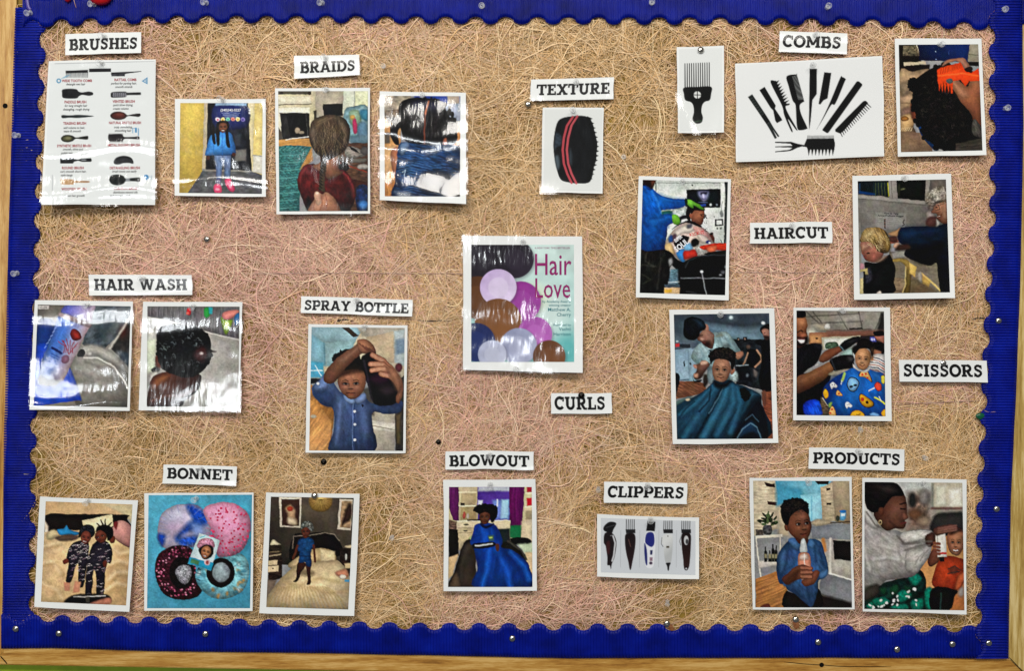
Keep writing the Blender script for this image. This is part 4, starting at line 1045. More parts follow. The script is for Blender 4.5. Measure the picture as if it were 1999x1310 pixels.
# -- barber in blue
s = Sheet('pinned_photo', 'photo of a barber in a bright blue top with green gloves', PH, 'Z1', [90, 45, 997, 70, 968, 1265, 55, 1240], seed=9, curl=(.004, .003))
def pic(k):
    k.q([110, 70, 980, 90, 960, 720, 330, 720, 110, 600], '#bfc4be', g=('#d4d8d2', 300, 120, 900, 700))
    k.l([250, 108, 940, 112], 5, '#5c625e'); k.q([930, 95, 980, 95, 960, 720, 940, 720], '#3f4644'); k.l([945, 110, 930, 700], 14, '#14181a'); k.q([890, 110, 930, 112, 925, 380, 885, 360], '#d6dad4')
    k.e(616, 135, 7, 10, '#14181a'); k.l([250, 110, 256, 190], 8, '#3a3f44')
    k.q([555, 178, 888, 168, 890, 352, 560, 362], '#0d1518'); k.p([665, 200, 720, 185, 776, 200, 760, 270, 724, 296, 690, 270], '#8f93b8', f=4); k.p([695, 205, 755, 200, 745, 225, 720, 218, 700, 228], '#1d2030', f=3); k.l([700, 268, 745, 266], 7, '#3d3f5c', f=3); k.l([718, 225, 722, 255], 8, '#b9bcd6', f=3)
    k.l([670, 302, 760, 300], 4, '#6f7fb0', a=.8); k.e(793, 325, 12, 14, '#c6ccd2', f=2); k.q([690, 318, 745, 316, 745, 338, 692, 338], '#243c78'); k.e(852, 325, 10, 10, '#7d868e', f=2)
    k.q([832, 468, 916, 462, 920, 530, 836, 538], '#17191a'); k.q([848, 480, 904, 476, 906, 518, 850, 522], '#c5cac4'); k.q([848, 548, 868, 547, 868, 568, 849, 569], '#6c716c'); k.q([882, 546, 904, 545, 905, 567, 883, 568], '#6c716c')
    k.p([885, 400, 905, 380, 920, 430, 898, 445], '#7d837e', f=2); k.l([905, 290, 900, 390], 5, '#676c69'); k.e(826, 442, 5, 5, '#3c4140')
    k.l([890, 670, 908, 700], 7, '#3a3e40')
    k.p([400, 385, 470, 360, 550, 350, 555, 450, 470, 470, 410, 430], '#bcc8c4', tex=(.3, 20, 14)); k.p([300, 395, 390, 380, 415, 410, 340, 440], '#1c5a52', f=3)
    # child
    k.p([555, 380, 575, 345, 640, 340, 730, 360, 728, 400, 715, 420, 600, 400, 592, 480, 560, 470, 550, 430], '#120c0a', tex=(.4, 8, 8))
    k.p([600, 400, 680, 372, 726, 385, 735, 430, 722, 468, 720, 500, 695, 525, 650, 515, 600, 480], '#9a6246', g=('#6d4230', 710, 400, 610, 500))
    k.e(598, 435, 15, 22, '#83503a'); k.l([690, 418, 720, 414], 6, '#1c110d'); k.e(706, 430, 8, 5, '#1a0f0b', f=1.5); k.l([702, 486, 720, 484], 5, '#4d2018')
    k.p([600, 395, 660, 368, 715, 372, 725, 385, 640, 380, 610, 410], '#17100d')
    # cape
    k.p([520, 500, 600, 490, 700, 540, 780, 600, 820, 680, 850, 760, 700, 830, 520, 885, 450, 840, 340, 760, 350, 690, 420, 580], '#c9b4aa', tex=(.2, 40, 40))
    k.p([430, 600, 500, 540, 600, 520, 650, 545, 590, 600, 520, 610, 470, 640], '#e2d7cb', f=3); k.p([620, 540, 700, 550, 770, 610, 790, 680, 720, 650, 650, 600], '#e0a9a2', f=4)
    k.p([345, 720, 400, 700, 440, 790, 420, 810, 350, 770], '#e0c08a', f=3); k.p([450, 800, 530, 760, 540, 880, 510, 890], '#3f86c8', f=2); k.p([530, 780, 640, 765, 660, 830, 600, 850, 530, 865], '#c2352c', f=2)
    k.p([600, 680, 640, 655, 680, 690, 660, 735, 605, 730], '#0c0a0b', f=2); k.p([520, 720, 590, 700, 620, 760, 540, 775], '#7db2d8', f=3); k.p([670, 610, 760, 640, 770, 700, 690, 700], '#dccabf', f=3)
    k.p([400, 640, 440, 610, 460, 640, 430, 690, 400, 680], '#59424e', f=3); k.p([560, 520, 610, 510, 600, 550, 560, 555], '#55555e', f=3); k.p([380, 640, 410, 620, 420, 680, 385, 690], '#2e4f88', f=3)
    k.q([425, 700, 520, 620, 585, 640, 560, 700, 470, 780], '#141216')
    k.p([640, 740, 720, 720, 740, 800, 680, 830], '#b9b2ad', f=3, tex=(.3, 12, 12)); k.e(765, 690, 24, 16, '#23306e', f=2); k.e(780, 698, 9, 9, '#e2e4ea', f=1.5)
    k.p([690, 735, 840, 705, 970, 708, 965, 770, 830, 770, 720, 770], '#c0351f', tex=(.2, 30, 12)); k.p([760, 745, 850, 730, 830, 790, 770, 790], '#e0704a', f=3)
    k.p([785, 605, 812, 598, 818, 625, 832, 660, 820, 700, 800, 660, 785, 630], '#5c3226', f=2); k.e(800, 610, 16, 12, '#14100f')
    k.p([560, 480, 620, 490, 700, 530, 690, 545, 600, 510, 520, 505, 410, 570, 470, 520], '#121013')
    # chair
    k.p([330, 770, 400, 790, 450, 850, 520, 890, 560, 870, 640, 835, 800, 815, 970, 815, 960, 1230, 480, 1230, 470, 1000, 400, 900], '#08080a')
    k.p([750, 800, 960, 770, 960, 815, 760, 820], '#16130f'); k.l([545, 940, 580, 870, 660, 838, 800, 820, 960, 822], 6, '#4c5258', f=3, a=.7)
    k.l([505, 1045, 940, 1050], 8, '#7d8286', f=2); k.l([705, 985, 752, 1210], 9, '#8f9498', f=2); k.e(705, 980, 16, 14, '#c6cacc', f=2)
    k.e(915, 985, 22, 18, '#5b6064', f=4, a=.8); k.e(890, 1015, 14, 10, '#7c8286', f=3); k.e(940, 935, 10, 16, '#6c7276', f=3); k.l([555, 1178, 650, 1190], 5, '#34373a', f=2)
    # trousers
    k.p([105, 760, 330, 755, 340, 800, 385, 960, 390, 1030, 340, 1160, 335, 1210, 80, 1210, 95, 1000], '#151512', g=('#0c0c0b', 110, 780, 330, 1180), tex=(.7, 50, 16, 100))
    for a in ([160, 800, 150, 880, 230, 930], [300, 850, 270, 1150], [115, 1010, 200, 1060, 130, 1100], [120, 920, 250, 930]): k.l(a, 8, '#3f3f39', f=5, a=.7)
    k.p([340, 780, 420, 830, 440, 890, 400, 930, 380, 1000, 400, 1060, 340, 1130, 370, 960], '#0c0b0c'); k.p([380, 870, 410, 850, 420, 890, 390, 930], '#8c8c8e', f=3)
    k.q([395, 960, 470, 960, 478, 1110, 375, 1110], '#55727e', f=3, tex=(.3, 20, 8)); k.l([380, 1090, 480, 1085], 8, '#b9c4c6', f=3); k.q([335, 1110, 490, 1110, 490, 1140, 340, 1140], '#3d4a50')
    k.q([335, 1140, 490, 1140, 487, 1210, 335, 1210], '#c3a57c', tex=(.1, 20, 10)); k.q([340, 1158, 412, 1156, 412, 1186, 342, 1188], '#c9a03c', f=2)
    # the blue top
    Bl = '#0f62c4'
    k.p([120, 140, 160, 130, 220, 165, 300, 230, 420, 265, 545, 270, 548, 335, 420, 370, 310, 382, 320, 420, 420, 420, 428, 500, 365, 540, 365, 620, 340, 740, 325, 762, 105, 762, 112, 500], Bl, g=('#0a4a9c', 130, 200, 330, 750), tex=(.22, 50, 26, 60))
    k.p([270, 225, 400, 265, 540, 275, 545, 300, 400, 300, 300, 280], '#2b82e0', f=10, a=.8); k.p([180, 470, 330, 425, 420, 430, 420, 460, 300, 500, 220, 540], '#1f78da', f=10, a=.8)
    k.l([150, 180, 190, 300, 215, 420], 12, '#08397c', f=9, a=.8); k.l([200, 460, 330, 450], 10, '#07326e', f=8, a=.8); k.l([365, 540, 300, 600, 180, 630], 12, '#083a7c', f=10, a=.8); k.l([215, 190, 270, 290, 300, 400], 6, '#4d9af0', f=6, a=.7)
    k.p([118, 78, 250, 85, 245, 100, 222, 165, 190, 172, 150, 140, 118, 130], '#2b1712', f=2); k.p([118, 95, 190, 100, 200, 140, 150, 140, 118, 130], '#1b0f0c'); k.p([205, 90, 245, 92, 225, 140, 210, 130], '#5a3226', f=3)
    k.p([140, 130, 200, 160, 225, 170, 180, 175], '#0b3f8a', f=3)
    G = '#7ac143'
    k.p([548, 275, 590, 272, 640, 300, 700, 335, 735, 372, 700, 370, 640, 335, 622, 330, 622, 358, 590, 345, 555, 310], G, g=('#5a9a2c', 600, 280, 620, 350)); k.p([535, 268, 560, 266, 562, 335, 545, 345], '#122a22')
    k.p([415, 430, 450, 418, 480, 445, 505, 470, 490, 510, 455, 525, 420, 505], G, g=('#5d9a30', 430, 430, 480, 520)); k.p([490, 445, 550, 430, 555, 460, 510, 470, 500, 500], '#1b2024', f=2)
s.picture([125, 78, 962, 100, 935, 1215, 95, 1192], pic)
s.text('SOUL', 520, 745, 78, M_INKWHITE, rot=-38, bold=.03, sx=.8)
s.text('SUPER', 482, 672, 50, M_INKWHITE, rot=-38, bold=.03, sx=.6)
s.text('KICK IT', 660, 622, 44, M_INKSCAR, rot=-12, bold=.02, sx=1.0)
s.text('R', 740, 458, 56, M_INK, bold=.04); s.text('LS', 742, 510, 30, M_INKGREY); s.text('C', 748, 585, 40, M_INK, bold=.03)
s.film()

# -- fair toddler and woman
s = Sheet('pinned_photo', 'photo of a fair haired toddler whose hair a grey haired adult is cutting', PH, 'Z2', [22, 42, 993, 22, 1033, 1248, 40, 1263], seed=10, curl=(.004, .006))
def pic(k):
    k.q([60, 70, 960, 60, 970, 700, 80, 700], '#77736c', g=('#5d5a55', 100, 300, 900, 650), tex=(.05, 60, 60))
    for y in (280, 380, 490): k.l([80, y, 740, y + 50], 3, '#5f5c57', a=.7)
    k.q([72, 85, 375, 80, 380, 250, 240, 235, 74, 215], '#10161a', tex=(.3, 6, 50)); k.q([80, 185, 250, 210, 250, 232, 76, 214], '#123462', f=2)
    for i in range(9): k.l([235 + i * 15, 110, 235 + i * 15, 235], 5, '#5c6a45' if i % 2 else '#20343c', f=2, a=.8)
    k.l([370, 110, 375, 240], 8, '#c6c23c', f=2); k.l([90, 120, 90, 200], 8, '#2a4a6a', f=4)
    k.q([375, 80, 460, 78, 462, 270, 380, 262], '#8b8680'); k.l([400, 85, 410, 262], 6, '#5b5751', f=2); k.q([455, 85, 745, 78, 735, 285, 465, 262], '#0f120e'); k.l([480, 130, 475, 230], 12, '#4a4a36', f=5, a=.7); k.e(515, 172, 22, 8, '#6f7350', rot=-15, f=4)
    k.q([740, 75, 790, 74, 760, 270, 738, 285], '#8b857c'); k.q([785, 74, 945, 70, 950, 200, 770, 250], '#5d5650')
    k.q([70, 225, 740, 290, 735, 325, 72, 262], '#918d86'); k.l([72, 262, 735, 325], 5, '#4f4c48', f=2)
    k.q([245, 395, 550, 405, 548, 560, 240, 575], '#85827d'); 
    for r in range(6):
        for c in (265, 365, 435): k.l([c, 462 + r * 17, c + 50, 463 + r * 17], 3, '#6b6864', a=.8)
    for y in range(6): k.e(340, 470 + y * 16, 8, 7, ('#5a3a2c', '#2a241f')[y % 2], f=1.5)
    k.l([530, 472, 515, 500, 528, 520, 510, 530], 8, '#2e2826', f=2)
    k.q([80, 500, 100, 500, 110, 900, 85, 900], '#7b766e')
    # floor and chair
    k.q([380, 780, 760, 860, 860, 900, 900, 1190, 400, 1200], '#5f5646', g=('#7d7464', 430, 820, 700, 1180), tex=(.12, 40, 14)); k.q([420, 1040, 760, 1070, 760, 1195, 420, 1195], '#74644e', tex=(.2, 40, 10, -8))
    k.q([400, 790, 540, 780, 560, 840, 420, 850], '#8f8b82', f=3); k.l([395, 800, 440, 795], 4, '#3b3935')
    k.p([400, 865, 470, 850, 550, 865, 590, 900, 600, 1000, 580, 1195, 520, 1195, 545, 1100, 545, 950, 500, 890, 410, 885], '#a48a4c', g=('#7d6430', 440, 860, 590, 1150)); k.l([545, 935, 545, 1100, 515, 1190], 6, '#cdb676', f=3)
    k.q([582, 890, 652, 935, 635, 1040, 580, 1000], '#c3a55c', f=2); k.q([705, 1000, 790, 1075, 770, 1140, 700, 1095], '#b39350', f=2); k.l([700, 1000, 800, 1090, 900, 1185], 14, '#c9ae6a', f=3); k.p([665, 1000, 700, 990, 705, 1090, 672, 1070], '#a9a292', f=3)
    k.q([590, 1020, 690, 1080, 890, 1195, 590, 1195], '#5d5038', f=6, a=.7)
    # woman
    N = '#0b1b30'
    k.p([465, 590, 500, 550, 620, 540, 780, 530, 900, 525, 980, 520, 985, 1195, 890, 1190, 860, 1000, 850, 900, 780, 925, 660, 890, 540, 830, 545, 770, 590, 740, 500, 710, 465, 660], N, g=('#050a14', 620, 560, 800, 1000), tex=(.25, 60, 30))
    k.p([480, 590, 540, 555, 720, 545, 900, 545, 880, 600, 700, 640, 520, 680], '#122b4a', f=14, a=.8); k.p([560, 760, 700, 740, 900, 700, 880, 830, 760, 900, 620, 860], '#04070d', f=10)
    k.p([740, 400, 800, 380, 850, 470, 860, 530, 780, 530, 730, 520, 745, 460], '#9c8f86', f=3); k.p([765, 450, 850, 450, 840, 530, 745, 525], '#5a3a36', f=3); k.p([850, 470, 880, 510, 850, 535], '#b9b4ac', f=3)
    k.p([815, 330, 880, 285, 945, 285, 960, 480, 930, 515, 880, 490, 850, 450, 855, 440, 850, 415, 800, 400, 815, 365], '#a5745c', g=('#7a4c3a', 900, 300, 880, 500))
    k.p([905, 330, 945, 330, 950, 460, 905, 440], '#b5866c', f=8, a=.7); k.l([825, 340, 870, 330, 880, 370, 835, 378], 4, '#2a2320', f=1.5); k.l([870, 335, 945, 295], 4, '#2a2320', f=1.5); k.e(850, 350, 9, 5, '#1c1412', f=2)
    k.l([852, 450, 890, 435, 900, 410], 6, '#5a2820', f=2); k.l([860, 442, 885, 432], 4, '#e2d4ca', f=1.5); k.l([890, 415, 905, 440, 900, 465], 4, '#6b4030', f=3)
    for i, (x, y, r) in enumerate(((790, 230, 44), (830, 210, 40), (775, 280, 38), (800, 320, 36), (880, 240, 56), (905, 180, 52), (930, 240, 44), (850, 270, 36), (790, 355, 26))): k.e(x, y, r, r * .85, ('#84796b', '#a39a8c', '#6f6558')[i % 3], f=6, tex=(.5, 9, 26, 30 * i))
    for i in range(9): k.l([760 + i * 20, 250 - (i % 3) * 30, 790 + i * 18, 200 - (i % 4) * 16, 830 + i * 13, 220], 4, '#c9c2b4', f=3, a=.65)
    k.strands(860, 240, 90, 80, 90, 50, ('#d6d0c4', '#5a5148', '#b5ad9f'), w=3, seed=6, bend=2, a=.7)
    k.p([815, 330, 850, 290, 940, 282, 900, 300, 850, 318], '#4a4037', f=3)
    # her hand
    k.p([372, 605, 440, 580, 490, 550, 470, 600, 455, 640, 400, 630], '#b58a66', f=2); k.p([350, 695, 440, 670, 470, 680, 440, 700, 360, 710], '#a5543e', f=2); k.p([420, 740, 440, 700, 475, 700, 480, 730, 450, 755], '#c39880', f=2)
    k.p([380, 640, 450, 640, 455, 690, 390, 690], '#4a2f28', f=3); k.p([480, 715, 580, 715, 590, 760, 540, 775, 440, 775], '#3d2820', f=4)
    # toddler
    k.p([105, 690, 200, 660, 300, 720, 330, 800, 300, 860, 250, 895, 190, 885, 150, 870, 130, 830, 110, 790], '#b57a66', g=('#8a5546', 290, 720, 150, 870)); k.p([215, 800, 260, 820, 250, 870, 200, 870], '#c97868', f=10, a=.8)
    k.e(175, 800, 16, 7, '#241512', f=2); k.p([105, 720, 140, 700, 220, 720, 150, 760, 110, 780], '#c79880', f=8); k.l([132, 840, 160, 850], 6, '#7a3a34', f=2); k.l([120, 780, 112, 800, 135, 815], 5, '#93604e', f=3)
    k.p([98, 650, 130, 580, 200, 548, 290, 550, 360, 600, 385, 680, 395, 740, 370, 790, 320, 800, 265, 780, 240, 730, 180, 690, 100, 690], '#a98d58', g=('#6d5530', 130, 580, 370, 790), tex=(.45, 70, 8, 60))
    k.p([130, 620, 200, 570, 260, 580, 220, 620, 140, 670], '#d9c391', f=9, a=.8, tex=(.3, 50, 6, 150)); k.p([270, 610, 310, 660, 310, 740, 280, 770, 290, 690], '#e0cb98', f=6, a=.8); k.p([330, 700, 380, 690, 390, 760, 350, 790], '#8c7040', f=6)
    k.p([140, 890, 250, 900, 330, 850, 385, 815, 420, 880, 445, 970, 430, 1080, 425, 1195, 140, 1200, 150, 1000], '#0b0d0c', tex=(.4, 30, 30)); k.p([250, 880, 330, 830, 370, 830, 300, 890], '#9c7a64', f=4, a=.8)
    k.strands(250, 660, 110, 80, 120, 70, ('#e6d4a4', '#6a5430', '#c4a870'), ang=55, w=3, seed=5, bend=.8, a=.6)
    k.p([150, 970, 200, 950, 215, 1060, 150, 1100], '#35363e', f=4, tex=(.4, 12, 12)); k.p([98, 905, 130, 910, 135, 950, 98, 960], '#b0848a', f=2); k.q([98, 965, 170, 950, 175, 1010, 140, 1010, 135, 980, 98, 990], '#a99a68', f=2); k.q([95, 1050, 130, 1040, 128, 1200, 92, 1200], '#b8a97c', f=2); k.q([128, 980, 146, 980, 146, 1195, 128, 1195], '#0a0a0a')
    k.p([255, 1195, 290, 1172, 305, 1195], '#cfc4ba', f=2)
s.picture([72, 92, 940, 75, 980, 1187, 92, 1203], pic)
s.text('How to Take', 402, 418, 26, M_INKGREY, rot=2, bold=.02); s.text('About Profound Hugger', 398, 441, 26, M_INKGREY, rot=1.5, bold=.02)
s.film()

# -- child under a dark cape
s = Sheet('pinned_photo', 'photo of a curly haired child in a shiny dark teal cape, stylist bending over', PH, 'Z3', [5, 22, 992, 8, 1033, 1278, 40, 1287], seed=11, curl=(.003, .005))
def pic(k):
    k.q([40, 60, 960, 45, 965, 330, 50, 420], '#3b4750', g=('#566974', 200, 80, 560, 320)); k.q([50, 60, 950, 50, 950, 170, 700, 200, 350, 150, 50, 110], '#323b44', f=8)
    k.q([360, 160, 700, 215, 880, 260, 880, 330, 620, 300, 400, 230], '#6b8594', f=10); k.q([50, 240, 240, 310, 240, 420, 55, 400], '#53606a', f=6)
    k.e(590, 95, 18, 16, '#e6f2f6', f=3); k.e(590, 95, 34, 28, '#8fa6b2', f=16, a=.5); k.e(888, 145, 18, 14, '#e6f2f6', f=3); k.e(500, 92, 16, 10, '#14181c', f=2); k.e(85, 320, 12, 6, '#dfe8ea', f=3)
    k.q([66, 342, 106, 338, 108, 372, 68, 374], '#b83a3c', f=1.5); k.q([106, 345, 205, 345, 205, 380, 106, 376], '#2b3238')
    k.q([55, 400, 215, 380, 235, 700, 65, 690], '#7d97a8', g=('#97b0be', 80, 420, 220, 680)); k.l([185, 400, 195, 680], 5, '#5d7484', f=2); k.l([80, 690, 190, 680], 8, '#3a444c', f=2); k.p([142, 520, 152, 500, 156, 550, 146, 556], '#23282c')
    k.q([190, 400, 260, 380, 270, 700, 200, 690], '#8aa3b0', f=3); k.e(205, 530, 8, 10, '#2c3438', f=2)
    k.q([60, 700, 250, 690, 340, 720, 360, 800, 60, 870], '#6f4834', tex=(.35, 70, 8, 25)); k.p([60, 630, 105, 640, 100, 720, 70, 830, 60, 830], '#0c1014')
    # back of the salon
    k.q([600, 300, 960, 300, 975, 800, 640, 720], '#1c2226', tex=(.5, 40, 40)); k.q([640, 285, 665, 285, 665, 325, 640, 325], '#101214'); k.q([705, 280, 742, 280, 742, 330, 705, 330], '#101214'); k.e(655, 300, 7, 9, '#8f7a70', f=2); k.e(722, 300, 8, 10, '#8f7a70', f=2)
    k.p([810, 325, 870, 310, 930, 325, 930, 380, 860, 360], '#0a0c0f'); k.p([745, 400, 800, 390, 850, 430, 860, 520, 800, 570, 740, 540, 730, 450], '#0a0c0e')
    k.e(752, 372, 18, 20, '#54443a', f=3); k.l([745, 430, 720, 500, 700, 545], 14, '#93735e', f=2); k.l([830, 405, 870, 460, 875, 500, 815, 560], 18, '#9a7860', f=2)
    k.q([640, 545, 755, 545, 790, 700, 660, 680], '#0d1013', f=3); k.l([640, 548, 750, 545], 7, '#9aa6ac', f=2); k.e(745, 640, 14, 16, '#7f8a8e', f=4, a=.8); k.p([800, 580, 840, 620, 830, 660, 800, 640], '#6a6662', f=3)
    k.p([880, 330, 960, 310, 985, 800, 900, 800, 850, 700, 870, 560], '#07090c', tex=(.3, 30, 40))
    k.p([858, 200, 900, 165, 950, 155, 950, 225, 880, 250], '#15110f'); k.p([875, 215, 910, 200, 950, 220, 950, 290, 915, 305, 890, 270], '#a8796a', f=2); k.p([895, 270, 950, 275, 945, 300, 915, 305], '#2b1e1a', f=3); k.e(905, 238, 7, 4, '#1c1210', f=1.5)
    k.q([880, 800, 975, 790, 985, 1240, 930, 1240, 890, 940], '#74422e', tex=(.4, 60, 8, 20)); k.p([880, 800, 915, 790, 915, 910, 895, 920], '#6d4436', f=3)
    # stylist
    k.p([225, 420, 280, 350, 400, 300, 400, 240, 470, 235, 545, 230, 600, 290, 680, 420, 640, 440, 560, 380, 540, 450, 560, 640, 650, 690, 560, 700, 380, 690, 360, 580, 225, 500], '#a9c3c4', g=('#7d9aa0', 300, 300, 500, 600), tex=(.2, 40, 20, 60))
    for a in ([290, 380, 340, 470, 260, 510], [470, 260, 500, 350], [560, 300, 600, 400], [420, 350, 380, 430]): k.l(a, 8, '#6a878e', f=6, a=.8)
    k.e(480, 265, 40, 14, '#8d8a72', rot=-10, f=8, a=.6); k.q([380, 395, 412, 400, 400, 415, 378, 408], '#17202a')
    k.p([620, 430, 690, 415, 700, 455, 660, 490, 630, 470], '#a3745f', f=2)
    k.p([360, 210, 420, 250, 430, 300, 415, 390, 360, 370, 310, 330, 270, 300, 300, 240], '#a27a6a', g=('#6d4c40', 400, 240, 300, 340)); k.p([345, 160, 370, 165, 380, 215, 355, 225], '#9b7060')
    k.p([150, 120, 200, 92, 270, 95, 330, 130, 355, 185, 340, 215, 300, 230, 280, 280, 240, 310, 180, 300, 140, 250, 142, 180], '#0a0d12', tex=(.4, 30, 10, 60)); k.p([230, 110, 310, 130, 340, 180, 300, 190, 270, 150], '#2a4258', f=8, a=.8)
    k.l([285, 270, 320, 262], 6, '#15100e', f=2); k.p([305, 290, 335, 300, 320, 316, 300, 305], '#c49a88', f=3); k.p([330, 330, 380, 320, 395, 360, 350, 360], '#2a1c18', f=6); k.l([318, 335, 345, 330], 5, '#5a2e28', f=2)
    # his hand
    k.p([235, 545, 290, 530, 320, 500, 370, 515, 385, 545, 350, 600, 300, 670, 250, 680, 235, 640, 270, 580], '#80594c', g=('#33201c', 280, 540, 280, 680), f=2); k.p([300, 515, 345, 500, 372, 520, 340, 540, 310, 540], '#c9a492', f=2); k.p([230, 545, 262, 540, 270, 570, 245, 570], '#b98a78', f=2); k.p([240, 625, 280, 620, 275, 660, 240, 660], '#c0927c', f=3)
    k.p([330, 640, 380, 650, 360, 730, 330, 740], '#2a241e', f=3); k.p([225, 640, 240, 690, 310, 680, 300, 705, 240, 700], '#0b0f14')
    k.p([370, 600, 430, 580, 440, 690, 380, 720], '#7b8c90', f=3); k.p([570, 620, 640, 600, 655, 690, 590, 700], '#a8bcbd', f=3, tex=(.3, 14, 14))
    k.l([380, 545, 400, 515, 450, 490], 6, '#111111', f=1.5)
    # child
    k.p([590, 590, 618, 575, 622, 600, 600, 630, 585, 625], '#8f6450')
    k.face(497, 590, 92, 118, '#a5745c', rot=4, turn=-.1, smile=1.2, lite='#d2a287')
    k.e(440, 590, 40, 60, '#5d3a2c', f=22, a=.25)
    k.p([385, 470, 400, 420, 440, 390, 510, 376, 580, 395, 625, 440, 630, 510, 615, 570, 590, 590, 580, 520, 540, 495, 460, 488, 415, 510, 398, 540], '#0d0b0b', tex=(.4, 10, 10))
    k.curls(508, 455, 118, 70, '#0d0b0b', 26, 14, 8, top=True); k.curls(520, 425, 80, 28, '#2e2724', 14, 6, 9, a=.5, top=True); k.e(540, 365, 26, 14, '#5b6468', f=10, a=.6)
    k.strands(510, 440, 105, 50, 90, 26, ('#3a302a', '#2a2320', '#4a3d34'), w=4, seed=7, bend=2.4)
    # cape
    k.p([440, 690, 500, 705, 570, 680, 650, 720, 780, 770, 870, 830, 880, 920, 930, 1240, 70, 1245, 70, 930, 200, 860, 330, 790, 410, 710], '#1c3f54', g=('#15303f', 300, 760, 700, 1200), tex=(.15, 60, 20, 115))
    def fold(a, w, c, al=.8): k.l(a, w, c, f=w * .22, a=al, w2=w * 1.5)
    fold([420, 740, 300, 860, 110, 1010], 26, '#2f6480'); fold([440, 760, 330, 930, 150, 1220], 34, '#2b5c76'); fold([560, 730, 500, 900, 330, 1210], 40, '#336a86'); fold([600, 740, 610, 900, 460, 1200], 36, '#2d5f7a'); fold([640, 750, 680, 900, 580, 1180], 30, '#2a5a74')
    fold([500, 760, 420, 940, 260, 1230], 20, '#071520'); fold([520, 740, 470, 850, 380, 1000], 8, '#6f9ab0', .5); fold([400, 750, 380, 880, 290, 980], 12, '#0a1d2a'); fold([640, 960, 560, 1100, 480, 1230], 14, '#102a3a'); fold([240, 890, 160, 960, 80, 1060], 14, '#10293a')
    k.p([430, 690, 500, 720, 590, 685, 560, 740, 490, 765, 430, 740], '#0a1219', f=5)
    k.p([760, 790, 850, 820, 870, 870, 780, 950, 700, 1080, 640, 1230, 600, 1230, 690, 1040, 760, 900], '#0c1a26', f=5); k.p([780, 780, 860, 825, 800, 850, 740, 920, 760, 850], '#3b6a82', f=8, a=.8)
    k.p([780, 950, 870, 900, 930, 1240, 640, 1240, 700, 1080], '#0a1119', f=3); k.p([690, 1130, 770, 1070, 830, 1120, 880, 1235, 800, 1180, 720, 1200, 660, 1235], '#16324a', f=4); k.l([650, 1230, 690, 1150, 770, 1090, 830, 1130, 870, 1230], 6, '#7da0b4', f=3, a=.8); k.l([720, 1060, 790, 1010, 850, 1080], 5, '#49677a', f=3)
    k.p([670, 770, 720, 760, 775, 820, 770, 840, 720, 885, 690, 840], '#0a0b0c', tex=(.6, 6, 6)); k.curls(725, 825, 40, 45, '#0a0b0c', 20, 8, 3)
    k.p([70, 890, 160, 850, 220, 840, 150, 880, 70, 925], '#5d7a78', f=3); k.e(180, 870, 22, 12, '#cfc0a2', f=3)
s.picture([50, 68, 947, 55, 983, 1237, 80, 1242], pic)
s.film()

